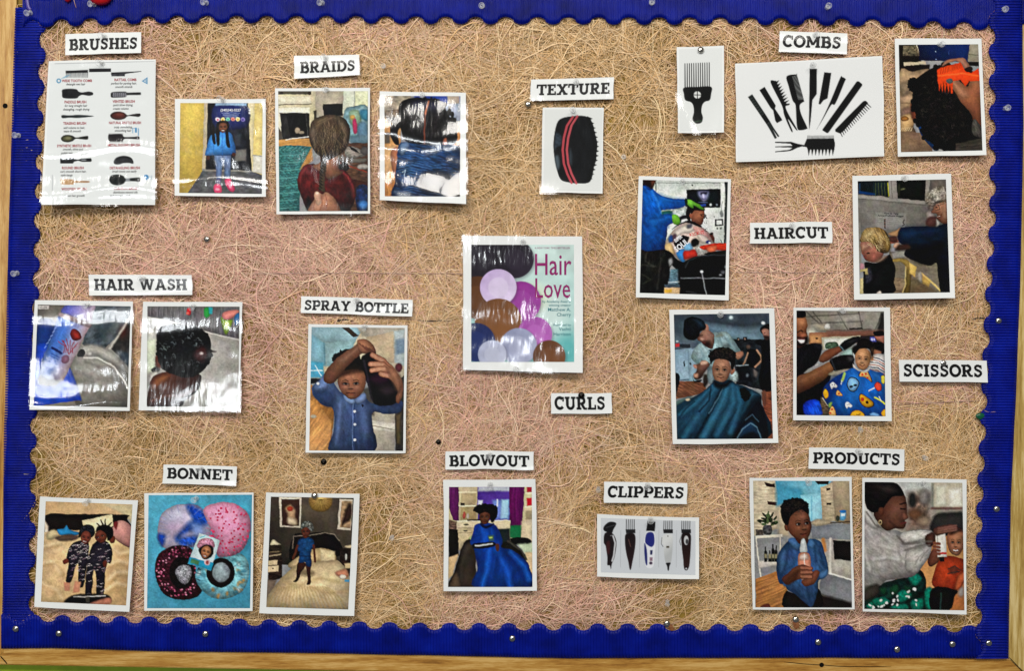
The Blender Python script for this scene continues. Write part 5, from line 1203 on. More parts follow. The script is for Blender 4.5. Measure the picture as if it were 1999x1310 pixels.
# -- child under the blue patterned cape
s = Sheet('pinned_photo', 'photo of a smiling child in a bright blue cape with food pattern', PH, 'Z4', [45, 28, 1095, 30, 1115, 1270, 42, 1255], seed=12, curl=(.003, .004))
def pic(k):
    k.q([80, 60, 1040, 65, 1040, 300, 80, 290], '#6d675e', g=('#8a847a', 200, 80, 700, 260), tex=(.08, 60, 60))
    for a in ([180, 130, 760, 95], [250, 205, 800, 180], [350, 285, 900, 270], [260, 70, 420, 290], [530, 75, 640, 270], [760, 70, 800, 270], [180, 65, 400, 270], [1010, 80, 940, 280]): k.l(a, 7, '#3b3833', f=3)
    k.q([655, 252, 800, 246, 806, 264, 660, 268], '#1c1917'); k.q([540, 120, 740, 105, 780, 170, 600, 190], '#a09a90', f=8); k.q([280, 215, 380, 210, 460, 285, 350, 280], '#b9ab94', f=8); k.q([1000, 90, 1040, 80, 1040, 300, 960, 290], '#24211f', f=4)
    k.p([385, 250, 410, 210, 440, 215, 450, 255, 420, 265], '#d9d6cc', f=2); k.e(240, 290, 70, 50, '#f0e6d0', f=26, a=.85)
    k.q([220, 300, 940, 285, 950, 420, 220, 430], '#9a6a50', g=('#5f4034', 260, 320, 860, 400)); k.q([225, 330, 360, 325, 360, 420, 225, 420], '#c08c5e', f=5); k.q([420, 285, 1040, 280, 1040, 330, 420, 330], '#7a5548', f=6); k.p([290, 360, 310, 355, 320, 368, 295, 375], '#2c1a12')
    k.q([360, 352, 785, 336, 790, 400, 600, 480, 365, 490], '#b9b09a'); k.q([385, 372, 770, 356, 770, 400, 560, 480, 390, 485], '#cfd0c4'); k.p([405, 415, 470, 400, 530, 412, 530, 470, 410, 480], '#4c5f4a', tex=(.4, 16, 10))
    k.q([780, 340, 1040, 330, 1040, 460, 780, 460], '#2a2426'); k.q([885, 355, 945, 350, 950, 402, 888, 405], '#4a4fa0', f=2); k.e(905, 380, 9, 14, '#d6d8ee', f=2); k.e(928, 380, 7, 10, '#d6d8ee', f=2)
    k.p([940, 345, 1035, 328, 1038, 420, 990, 400, 950, 375], '#a3695a', f=2); k.p([920, 300, 1000, 280, 1036, 290, 1034, 335, 950, 345], '#120e0f')
    k.p([915, 420, 970, 405, 1030, 425, 1035, 540, 940, 520], '#0e0c0d'); k.p([922, 490, 1000, 510, 1000, 540, 930, 560], '#a87058', f=2)
    k.p([900, 560, 980, 535, 1042, 570, 1045, 780, 960, 740, 870, 690], '#d9d2cc')
    for i in range(6): k.l([915 - i * 10, 575 + i * 25, 980 - i * 3, 585 + i * 26, 1045, 625 + i * 28], 9, ('#23263e', '#8a4436')[i % 2], f=1.5)
    # barber
    k.p([80, 430, 180, 430, 280, 420, 350, 430, 350, 520, 300, 640, 210, 700, 80, 780], '#0d0c0f', tex=(.4, 40, 14, 100)); k.q([80, 760, 480, 700, 420, 900, 360, 1205, 80, 1205], '#0a090b', tex=(.4, 40, 30)); k.p([260, 430, 350, 420, 358, 480, 300, 470], '#1d1d22', f=4)
    k.p([80, 130, 170, 125, 195, 190, 205, 240, 190, 280, 205, 330, 200, 380, 170, 440, 80, 450], '#99603f', g=('#5f3522', 180, 150, 100, 420)); k.p([90, 150, 180, 150, 195, 225, 100, 240], '#c18a66', f=14, a=.7)
    k.p([80, 60, 170, 65, 182, 130, 80, 140], '#0f0c0c'); k.l([90, 300, 135, 280, 150, 290], 9, '#20120c', f=3); k.p([125, 320, 180, 310, 205, 345, 140, 355], '#a5684a', f=3); k.p([85, 360, 150, 365, 200, 350, 215, 400, 170, 445, 90, 450], '#1b100d', f=5); k.p([95, 380, 172, 378, 160, 412, 120, 415], '#f0e8e2', f=2); k.l([95, 378, 172, 374], 5, '#6d2e28', f=2)
    k.p([340, 560, 380, 510, 480, 470, 560, 450, 590, 490, 500, 560, 400, 620, 330, 620], '#6d402c', g=('#8e5b42', 480, 560, 420, 470))
    k.p([550, 450, 600, 390, 700, 350, 780, 352, 760, 400, 700, 440, 640, 480, 590, 505], '#131215', tex=(.3, 20, 20)); k.l([556, 448, 600, 500], 12, '#6a8288', f=3); k.p([640, 400, 700, 370, 730, 390, 680, 420], '#2e2e33', f=6)
    k.p([560, 540, 650, 480, 710, 500, 700, 560, 600, 560], '#a7c4be', f=4); k.p([690, 470, 760, 440, 760, 520, 700, 540], '#17120f', f=3)
    k.p([80, 800, 200, 740, 360, 660, 450, 620, 495, 700, 400, 800, 250, 900, 80, 965], '#96623f', g=('#5a3523', 220, 720, 260, 900)); k.p([120, 800, 300, 710, 440, 640, 460, 670, 300, 780, 140, 860], '#b57e58', f=14, a=.7)
    k.p([440, 610, 520, 565, 620, 545, 700, 560, 710, 620, 700, 690, 600, 705, 500, 725, 480, 680], '#0e0d10', tex=(.3, 20, 20)); k.l([460, 600, 510, 720], 10, '#3a3a40', f=4); k.p([640, 560, 720, 570, 690, 620, 650, 610], '#5d5c5e', f=6, a=.7); k.l([700, 530, 730, 600], 8, '#cfd3d0', f=2); k.e(305, 655, 20, 10, '#a9a49c', rot=-30, f=3)
    k.p([450, 740, 560, 710, 660, 700, 620, 740, 540, 780, 440, 770], '#b3a890', f=3); k.p([350, 1010, 420, 1060, 470, 1130, 440, 1200, 350, 1205], '#5a4e3e', tex=(.4, 40, 6, 10)); k.l([370, 1020, 455, 1130], 9, '#cfc8b6', f=2)
    k.p([160, 1080, 240, 1035, 320, 1045, 355, 1120, 355, 1205, 180, 1205], '#0d2fb0', g=('#1a56e0', 200, 1060, 320, 1150), tex=(.3, 40, 14, 60))
    # cape
    k.p([700, 690, 760, 715, 860, 700, 950, 730, 1045, 790, 1060, 1225, 500, 1210, 430, 1100, 370, 1000, 390, 880, 480, 800, 600, 730], '#1d66bc', g=('#124a94', 640, 720, 520, 1100), tex=(.14, 70, 24, 60))
    k.p([430, 830, 560, 760, 590, 800, 520, 950, 440, 1030, 390, 930], '#0f3078', f=12, a=.8); k.p([700, 720, 760, 760, 800, 900, 700, 940, 660, 800], '#3a8ad8', f=20, a=.6); k.p([900, 720, 1040, 800, 1045, 900, 960, 820], '#4b86cc', f=16, a=.7); k.p([620, 960, 760, 960, 700, 1180, 600, 1180], '#2a7ed0', f=24, a=.6)
    Y, Kk = '#d9a52a', '#10131e'
    def blob(pts, c):
        P = np.array(pts, float).reshape(-1, 2); m_ = P.mean(0); k.p(list((m_ + (P - m_) * 1.13).ravel()), Kk); k.p(pts, c)
    blob([762, 775, 800, 720, 862, 735, 900, 835, 830, 790], '#e2b878'); k.e(798, 760, 14, 12, '#b8402a'); k.e(836, 755, 13, 11, '#b8402a'); k.e(855, 795, 11, 10, '#b8402a')
    blob([640, 870, 660, 810, 700, 798, 745, 825, 755, 880, 720, 935, 670, 930], '#7fb0dc'); k.e(680, 890, 20, 13, Kk); k.e(722, 878, 20, 13, Kk)
    blob([935, 880, 965, 845, 1005, 870, 1005, 920, 970, 935], '#cf4b40'); k.l([870, 935, 935, 905], 10, '#e9e4da')
    blob([770, 1000, 800, 978, 870, 1020, 920, 1070, 900, 1110, 830, 1110, 780, 1060], Y); k.e(803, 1030, 20, 22, '#b8402a'); k.e(852, 1062, 17, 16, '#3a1c10')
    blob([675, 1190, 700, 1160, 760, 1150, 815, 1190, 810, 1215, 680, 1215], Y); k.l([735, 1195, 755, 1203, 775, 1190], 6, Kk); blob([375, 960, 395, 915, 425, 945, 425, 1000, 395, 1020], Y); blob([1010, 1170, 1050, 1140, 1050, 1215, 1020, 1210], Y); blob([1005, 790, 1040, 775, 1042, 850, 1015, 850], '#c9c04a')
    blob([515, 980, 535, 930, 580, 990], '#e0b070'); k.e(545, 968, 12, 9, '#b8402a'); blob([435, 1200, 455, 1120, 485, 1110, 512, 1200], '#e0b070'); k.e(470, 1140, 12, 10, '#b8402a'); k.e(450, 1180, 13, 10, '#b8402a')
    for gx, gy in ((480, 880), (645, 1095)):
        k.p([gx - 32, gy - 20, gx - 5, gy - 38, gx + 22, gy - 20, gx + 48, gy + 5, gx + 30, gy + 25, gx + 5, gy + 20, gx - 12, gy + 38, gx - 25, gy + 15], '#dfe2ea'); k.e(gx - 8, gy - 8, 5, 6, Kk); k.e(gx + 12, gy - 10, 5, 6, Kk)
    k.l([605, 745, 590, 800, 580, 830], 26, '#8fae5a', f=2); k.l([580, 830, 573, 865], 9, '#e6e8e2'); k.l([940, 1010, 1000, 1040, 1045, 1080], 16, '#d8d84a', f=2); k.l([985, 1000, 1005, 1040], 8, '#f0eee0'); k.p([880, 1200, 920, 1170, 975, 1190, 975, 1215], '#6f9fd4', f=2); k.p([430, 1080, 470, 1060, 460, 1110, 440, 1120], '#7d9a4a', f=2)
    # child
    k.p([700, 640, 740, 690, 800, 715, 870, 690, 880, 670, 900, 650, 860, 730, 780, 730, 710, 690], '#e6e2da', f=2)
    k.p([905, 570, 925, 565, 922, 605, 900, 610], '#b8805c')
    k.face(808, 590, 92, 118, '#c08a62', rot=3, turn=-.15, smile=1.4, lite='#e6b98e', eyes=.9)
    k.e(880, 560, 26, 60, '#6d4630', f=22, a=.35)
    k.p([735, 480, 745, 410, 790, 370, 850, 375, 905, 410, 925, 480, 915, 560, 895, 540, 880, 490, 820, 478, 760, 485, 738, 520], '#100d0d', tex=(.3, 14, 14))
    k.p([885, 480, 925, 470, 918, 560, 900, 575, 895, 520], '#5d4030', f=6, a=.8)
s.picture([83, 62, 1035, 70, 1052, 1215, 83, 1202], pic)
s.film()

# -- blue bottle in a bath
s = Sheet('pinned_photo', 'photo of a tilted blue and lilac bottle beside a grey bathtub', PH, 'E', [205, 465, 775, 473, 753, 1110, 170, 1103], wave=0.0014, seed=13, crease=((.95, .0018, .05), (.22, .0010, .08)), curl=(.006, .006))
def pic(k):
    k.q([190, 485, 770, 490, 750, 1095, 190, 1095], '#7c7871')
    k.q([215, 485, 390, 485, 330, 640, 215, 620], '#5d5852', g=('#7a7269', 230, 500, 360, 600), tex=(.12, 30, 30))
    k.q([540, 490, 765, 495, 765, 590, 560, 800, 480, 720], '#4d565c', tex=(.4, 30, 14, -40)); k.q([640, 740, 765, 560, 755, 860, 700, 800], '#2b2725', tex=(.4, 24, 24)); k.e(715, 650, 30, 40, '#5a2a22', f=14, a=.6); k.q([690, 760, 755, 770, 750, 850, 700, 810], '#182c3a', f=5)
    k.l([765, 550, 640, 745], 14, '#aba69c', f=4); k.q([560, 640, 690, 500, 765, 500, 640, 720], '#6b6f70', f=8, a=.7); k.p([560, 560, 640, 510, 650, 640, 560, 700], '#1d3038', f=12, a=.6)
    k.p([400, 860, 480, 740, 560, 735, 650, 800, 760, 900, 755, 1095, 470, 1095, 420, 950], '#8f8b83', g=('#76726a', 480, 800, 700, 1060), tex=(.14, 50, 30, 35))
    k.p([470, 740, 540, 722, 640, 760, 755, 870, 755, 905, 650, 830, 550, 780, 480, 790], '#bdb9b0', f=5); k.l([490, 800, 570, 800, 660, 850, 720, 930, 752, 1000], 7, '#d8d5cc', f=3); k.l([500, 825, 600, 860, 680, 950, 745, 1020], 12, '#5f5b54', f=7, a=.8)
    k.l([500, 960, 600, 910, 690, 960], 8, '#6d6860', f=8, a=.7); k.e(521, 776, 12, 10, '#cdc9c0', f=3)
    k.p([215, 600, 330, 600, 300, 760, 225, 960, 205, 940], '#14306c', f=3); k.p([210, 730, 300, 740, 240, 930, 200, 980], '#0d3da8', f=5)
    k.q([198, 960, 330, 960, 405, 855, 440, 950, 470, 1045, 195, 1085], '#0c44b4', tex=(.1, 40, 30)); k.l([405, 860, 440, 950, 470, 1045], 7, '#0a2f80', f=4); k.e(215, 900, 20, 26, '#1d58c4', f=8)
    # bottle
    k.p([355, 548, 390, 492, 545, 494, 540, 540, 525, 600, 440, 580], '#5a5fb4', g=('#c2aac0', 390, 520, 535, 545))
    k.p([350, 540, 430, 570, 520, 598, 528, 615, 500, 660, 380, 910, 350, 935, 270, 925, 232, 890, 240, 820, 300, 680], '#4a74cc', g=('#d8bcc6', 320, 710, 440, 770))
    k.p([350, 535, 440, 565, 525, 598, 520, 622, 430, 590, 345, 560], '#b7a0a4', f=3); k.l([355, 550, 440, 580, 520, 612], 5, '#6a5a68', f=3)
    k.p([320, 640, 400, 640, 300, 900, 245, 870], '#4a80dc', f=10, a=.7); k.p([232, 900, 270, 925, 350, 935, 330, 960, 270, 965, 225, 940], '#3c3238', f=4)
    k.p([408, 655, 430, 628, 462, 650, 475, 685, 440, 700, 418, 690], '#7a2a2c'); k.p([425, 655, 455, 655, 465, 685, 435, 685], '#a8382e', f=3)
    for dx in (-26, -14, 0, 14, 26): k.l([395 + dx, 770, 398 + dx * .8, 730, 385 + dx * 1.8, 690 + abs(dx) * .6], 4, '#8a2a3c', f=1.5)
    k.l([370, 700, 400, 780, 450, 715], 4, '#8a2a3c', f=1.5); k.e(380, 808, 22, 26, '#7a4a62', rot=25, f=2, a=.8)
    k.l([303, 742, 355, 772], 14, '#12245c', f=2)
    for i in range(7): k.l([296 - i * 5, 775 + i * 13, 345 - i * 5, 797 + i * 13], 3.5, '#16338a', f=1.5, a=.8)
    for i in range(7): k.l([340 - i * 12, 600 + i * 22, 330 - i * 12, 612 + i * 22], 4, '#9fb4ea', f=1.5, a=.7)
    k.p([455, 760, 480, 748, 496, 770, 480, 795, 450, 790], '#1a1615')
    k.q([222, 495, 284, 497, 283, 518, 222, 516], '#b9b4ae')
s.picture([220, 490, 760, 500, 740, 1088, 195, 1078], pic)
s.text('O LIVE', 253, 512, 15, M_INKGREY)
s.film(margin=3)

# -- wet curls in the bath
s = Sheet('pinned_photo', 'photo of wet black curls seen from behind in a grey bathtub', PH, 'E', [833, 475, 1410, 475, 1393, 1110, 807, 1107], wave=0.0013, seed=14, crease=((.3, .0011, .1),), curl=(.005, .005))
def pic(k):
    k.q([845, 495, 1400, 495, 1400, 1090, 845, 1090], '#8b8882', g=('#aaa7a0', 900, 700, 1300, 1060), tex=(.06, 60, 60))
    k.q([850, 495, 1395, 495, 1390, 700, 1200, 650, 1000, 590, 855, 560], '#625f60', tex=(.25, 5, 60)); k.q([855, 560, 1000, 590, 1200, 650, 1390, 695, 1390, 720, 1150, 670, 990, 630, 855, 600], '#a9a49c', f=4); k.l([855, 562, 1000, 592, 1200, 650, 1390, 696], 4, '#d4d0c8', f=3)
    k.p([855, 640, 910, 650, 905, 780, 860, 860], '#b9b6ae', f=5); k.q([852, 700, 905, 690, 905, 870, 852, 900], '#c4cbb4', f=6); k.p([878, 870, 905, 850, 930, 870, 900, 890], '#1a1614'); k.p([870, 900, 920, 880, 900, 960, 865, 1000], '#cfcabf', f=5)
    k.e(1098, 530, 14, 22, '#c8202a', f=2); k.e(1090, 540, 9, 9, '#e8685a', f=2); k.p([1188, 510, 1215, 508, 1222, 550, 1200, 570, 1186, 550], '#2c9a46', f=2); k.q([1212, 505, 1234, 505, 1234, 545, 1216, 545], '#2f9ca0', f=2)
    k.p([1290, 545, 1330, 525, 1385, 525, 1380, 545, 1330, 580, 1300, 580], '#e08a80', f=2); k.p([1284, 565, 1310, 580, 1350, 580, 1340, 620, 1315, 665, 1295, 630], '#8aac20', f=2); k.p([1300, 590, 1335, 590, 1325, 630, 1308, 630], '#c4d85a', f=4); k.p([1365, 555, 1390, 540, 1390, 590, 1365, 610], '#2a5f8c', f=2)
    # shoulders, hair
    k.p([880, 920, 930, 890, 1000, 880, 1080, 905, 1160, 895, 1170, 930, 1150, 990, 1080, 1045, 1040, 1085, 860, 1085, 860, 1010], '#58301f', g=('#2e1812', 900, 920, 1080, 1070), tex=(.12, 30, 14)); k.p([885, 940, 940, 900, 990, 905, 950, 950, 890, 985], '#a86a44', f=8, a=.8)
    k.l([880, 1050, 960, 1020, 1060, 1020, 1140, 985], 5, '#8a5f4c', f=4, a=.6)
    k.p([905, 790, 925, 780, 935, 860, 905, 850], '#5a2f22', f=2)
    H = '#0e0f10'
    k.p([915, 640, 960, 610, 1030, 605, 1110, 615, 1180, 640, 1222, 690, 1225, 770, 1205, 840, 1170, 885, 1100, 915, 1020, 900, 950, 870, 915, 800, 910, 720], H, tex=(.5, 12, 8))
    k.curls(1068, 755, 152, 142, H, 60, 13, 15)
    rg = np.random.default_rng(4)
    for i in range(90):
        t = rg.uniform(0, 6.28); r = rg.uniform(.2, .98) ** .6; x = 1068 + 145 * r * math.cos(t); y = 750 + 132 * r * math.sin(t)
        a = rg.uniform(0, 6.28); k.l([x, y, x + 9 * math.cos(a), y + 9 * math.sin(a), x + 15 * math.cos(a + .9), y + 15 * math.sin(a + .9)], 3, ('#4b5254', '#2c3032', '#7b8486')[i % 3], f=1.4, a=.7)
    k.e(1168, 780, 42, 46, '#4a1a18', f=10, a=.8); k.e(1170, 775, 12, 9, '#b9a9a6', f=3); k.p([1200, 755, 1250, 760, 1255, 766, 1205, 770], '#241b1a', f=2, a=.8)
s.picture([857, 500, 1393, 502, 1385, 1083, 853, 1085], pic)
s.film(margin=3)

# -- boy with the dark spray bottle
s = Sheet('pinned_photo', 'photo of a child in a blue shirt lifting a dark spray bottle overhead', PH, 'F', [158, 510, 645, 517, 635, 1147, 143, 1143], wave=0.0011, seed=15, curl=(.003, .003))
def pic(k):
    k.q([155, 520, 640, 520, 640, 780, 155, 800], '#b5a890')
    k.q([165, 520, 430, 520, 380, 610, 240, 600, 168, 570], '#7e99a0', g=('#93b4bc', 180, 540, 400, 560)); k.q([168, 560, 245, 605, 245, 720, 165, 700], '#7ba6b4', f=3); k.q([235, 600, 380, 590, 370, 700, 245, 720], '#8fb0b4', f=3); k.l([232, 600, 240, 715], 4, '#59808a', f=2)
    k.q([320, 528, 355, 525, 405, 568, 378, 575], '#39332c'); k.q([395, 525, 630, 528, 628, 545, 490, 580, 420, 570], '#a59c8c', f=3); k.q([440, 575, 600, 540, 610, 700, 450, 700], '#b8a386', g=('#cbb798', 460, 590, 590, 680)); k.q([578, 545, 632, 535, 630, 720, 580, 700], '#a9b5b4', f=3); k.q([588, 590, 632, 580, 630, 650, 588, 660], '#7d93a4', f=4); k.e(600, 725, 18, 22, '#5c3038', f=3)
    k.q([160, 690, 230, 700, 235, 775, 160, 775], '#4fa0bc', f=3); k.l([165, 740, 225, 740], 5, '#cfe4e8', f=2); k.l([190, 715, 220, 765], 4, '#dfeef0', f=2); k.q([160, 778, 215, 778, 210, 800, 160, 805], '#17191c')
    k.q([155, 800, 290, 880, 280, 1000, 260, 1140, 150, 1140], '#9a6a38', tex=(.2, 90, 9, -62)); k.q([160, 880, 210, 910, 270, 990, 262, 1138, 158, 1138], '#b98247', g=('#c8935a', 170, 900, 250, 1100), tex=(.22, 90, 8, -55)); k.e(182, 965, 15, 9, '#c9b89a', f=2)
    k.q([470, 930, 588, 945, 580, 1138, 470, 1138], '#a8a091', f=2, tex=(.06, 30, 30)); k.q([470, 985, 585, 1000, 580, 1040, 470, 1030], '#cfc8ba', f=2); k.l([470, 1010, 580, 1030], 4, '#7d7568', f=2); k.q([578, 800, 632, 760, 628, 1138, 585, 1138], '#2e2a26', tex=(.4, 14, 30)); k.q([585, 960, 612, 950, 606, 1100, 588, 1100], '#52452f', f=4)
    k.q([420, 830, 470, 820, 480, 960, 450, 960], '#43403e', f=4)
    # shirt
    Sh = '#4b5f8a'
    k.p([215, 790, 235, 755, 270, 780, 300, 830, 330, 850, 420, 860, 470, 900, 560, 905, 615, 890, 610, 940, 540, 955, 475, 945, 470, 1000, 480, 1140, 262, 1140, 280, 1040, 280, 930, 225, 910, 180, 860, 175, 815], Sh, g=('#33466e', 290, 860, 470, 1100), tex=(.18, 30, 12, 80))
    k.p([180, 820, 235, 765, 265, 790, 225, 850], '#6d85b4', f=4, tex=(.2, 10, 20)); k.p([300, 900, 330, 920, 310, 1080, 280, 1100], '#6b84b8', f=8, a=.7); k.p([400, 920, 440, 900, 460, 1040, 420, 1100], '#5f78a8', f=10, a=.6); k.p([180, 860, 260, 920, 290, 870, 240, 830], '#27385c', f=8, a=.7)
    k.l([383, 880, 384, 1000, 380, 1135], 5, '#293a5e', f=2); k.l([374, 890, 374, 1135], 2.5, '#7e94c2', f=1.5, a=.7)
    for y in (940, 1005, 1080): k.e(384, y, 7, 7, '#c3cbd8')
    k.p([330, 860, 385, 880, 375, 905, 340, 890], '#7f96c0', f=2); k.p([385, 880, 430, 850, 440, 880, 400, 905], '#7a90bb', f=2); k.e(202, 803, 7, 7, '#e0e6ee'); k.p([418, 905, 430, 910, 424, 922], '#151c33')
    # face and hair
    k.p([280, 690, 300, 655, 345, 632, 385, 645, 420, 690, 430, 740, 400, 760, 330, 740, 285, 740], '#140e0b', tex=(.3, 10, 10)); k.curls(345, 690, 62, 46, '#140e0b', 18, 10, 5, top=True)
    k.p([302, 770, 330, 740, 400, 735, 435, 750, 440, 800, 420, 850, 375, 882, 335, 862, 305, 820], '#8e5c44')
    k.face(368, 805, 64, 72, '#8e5c44', rot=0, turn=-.15, smile=-.4, oval=False, lite='#c08a6c', eyes=1.15)
    k.p([300, 770, 320, 735, 400, 720, 440, 745, 380, 750, 330, 765], '#2a1a14', f=5, a=.7)
    # arm across, hands, bottle
    Ar = '#8d5f48'
    k.p([230, 790, 250, 730, 320, 660, 380, 620, 420, 590, 450, 595, 490, 650, 470, 660, 430, 650, 380, 690, 330, 740, 280, 800], Ar, g=('#6a4030', 300, 680, 360, 760)); k.p([300, 690, 380, 630, 420, 600, 400, 640, 330, 700], '#b5846a', f=8, a=.8)
    k.p([395, 610, 400, 588, 435, 585, 470, 610, 488, 645, 450, 655, 410, 650], '#96664e')
    for i in range(4): k.l([405 + i * 16, 605 + i * 8, 450 + i * 9, 645 + i * 2], 4, '#57342a', f=2)
    k.p([415, 690, 440, 655, 475, 655, 520, 700, 570, 760, 608, 830, 604, 880, 560, 910, 500, 912, 470, 890, 445, 800], '#0d0a0c', tex=(.3, 20, 20)); k.p([450, 780, 520, 740, 560, 790, 500, 810], '#3a1430', f=10, a=.8); k.l([430, 690, 470, 890], 8, '#3c3440', f=5, a=.7); k.p([495, 830, 560, 810, 590, 840, 540, 870], '#2c2226', f=8)
    Hn = '#9c6c54'
    k.p([590, 760, 620, 800, 620, 860, 600, 900, 585, 880, 600, 820, 570, 760], '#8d5d48')
    for a in ([470, 662, 520, 690, 560, 730, 600, 790], [462, 708, 520, 710, 570, 750], [468, 738, 530, 730, 580, 770], [512, 755, 560, 765, 600, 800]):
        k.l(a, 27, '#5a3628', f=2, w2=32); k.l(a, 22, Hn, f=2.5, w2=28); k.l(a[:4], 9, '#c79a80', f=5, a=.7)
    k.p([540, 720, 590, 740, 615, 800, 600, 850, 570, 800], Hn, f=5)
s.picture([172, 525, 630, 530, 622, 1135, 160, 1133], pic)
s.film()

# -- picture-book cover (its illustration replaced by plain shapes of the same colours)
s = Sheet('book_cover_print', 'print of a picture book cover with plum and teal lettering on pale blue', 'book cover', 'F', [917, 75, 1503, 80, 1507, 752, 918, 735], wave=0.0018, seed=16, curl=(.002, .006), bow=.0006)
def pic(k):
    k.q([950, 115, 1470, 115, 1470, 705, 950, 705], '#c9e0da', g=('#8fcfcc', 1350, 200, 1400, 690), tex=(.1, 70, 70))
    k.e(1330, 440, 120, 120, '#dcebe6', f=40, a=.8); k.e(1250, 380, 70, 60, '#e6efc0', f=30, a=.7); k.e(1430, 640, 60, 70, '#4fb0b0', f=26, a=.7)
    # plain stand-in art: overlapping paper discs in the cover's colours
    for x, y, r, c, c2 in ((1000, 180, 120, '#131015', '#2a2430'), (1170, 190, 95, '#17131a', '#332b3a'), (990, 380, 105, '#4a2c18', '#6d4526'), (1200, 400, 100, '#8a2a86', '#a54aa8'),
                           (1090, 330, 90, '#c9aee0', '#e6daf2'), (1090, 500, 115, '#6d4526', '#8a5a34'), (1270, 560, 85, '#a54aa8', '#c070c4'), (980, 600, 95, '#1a2350', '#2a3872'),
                           (1190, 620, 90, '#8d93b4', '#b4b9d4'), (1340, 670, 80, '#5d3820', '#7a4c2c'), (1060, 660, 70, '#a9aecb', '#c8cce0')):
        k.e(x + 6, y + 8, r, r, '#2a2430', f=8, a=.35); k.e(x, y, r, r, c, g=(c2, x - r, y - r, x + r, y + r), tex=(.08, 30, 30))
        k.e(x, y, r * .55, r * .55, c2, f=2, a=.55)
s.picture([957, 120, 1462, 120, 1463, 697, 957, 697], pic, photo=False)
s.text('A NEW YORK TIMES BESTSELLER', 1356, 140, 12.5, M_INKPLUM, sx=.95)
s.text('Hair', 1356, 268, 150, M_INKPLUM, sx=.70, bold=.006); s.text('Love', 1356, 381, 140, M_INKPLUM, sx=.66, bold=.006)
for x, y, t, z in ((1447, 405, 'by Academy Award-', 17), (1447, 423, 'winning creator', 17), (1447, 447, 'Matthew A.', 24), (1447, 472, 'Cherry', 24), (1447, 520, 'illustrated by', 17), (1447, 543, 'Vashti', 24), (1447, 568, 'Harrison', 24)):
    s.text(t, x, y, z, M_INKTEAL, align='RIGHT', bold=.008)
s.film(margin=3)

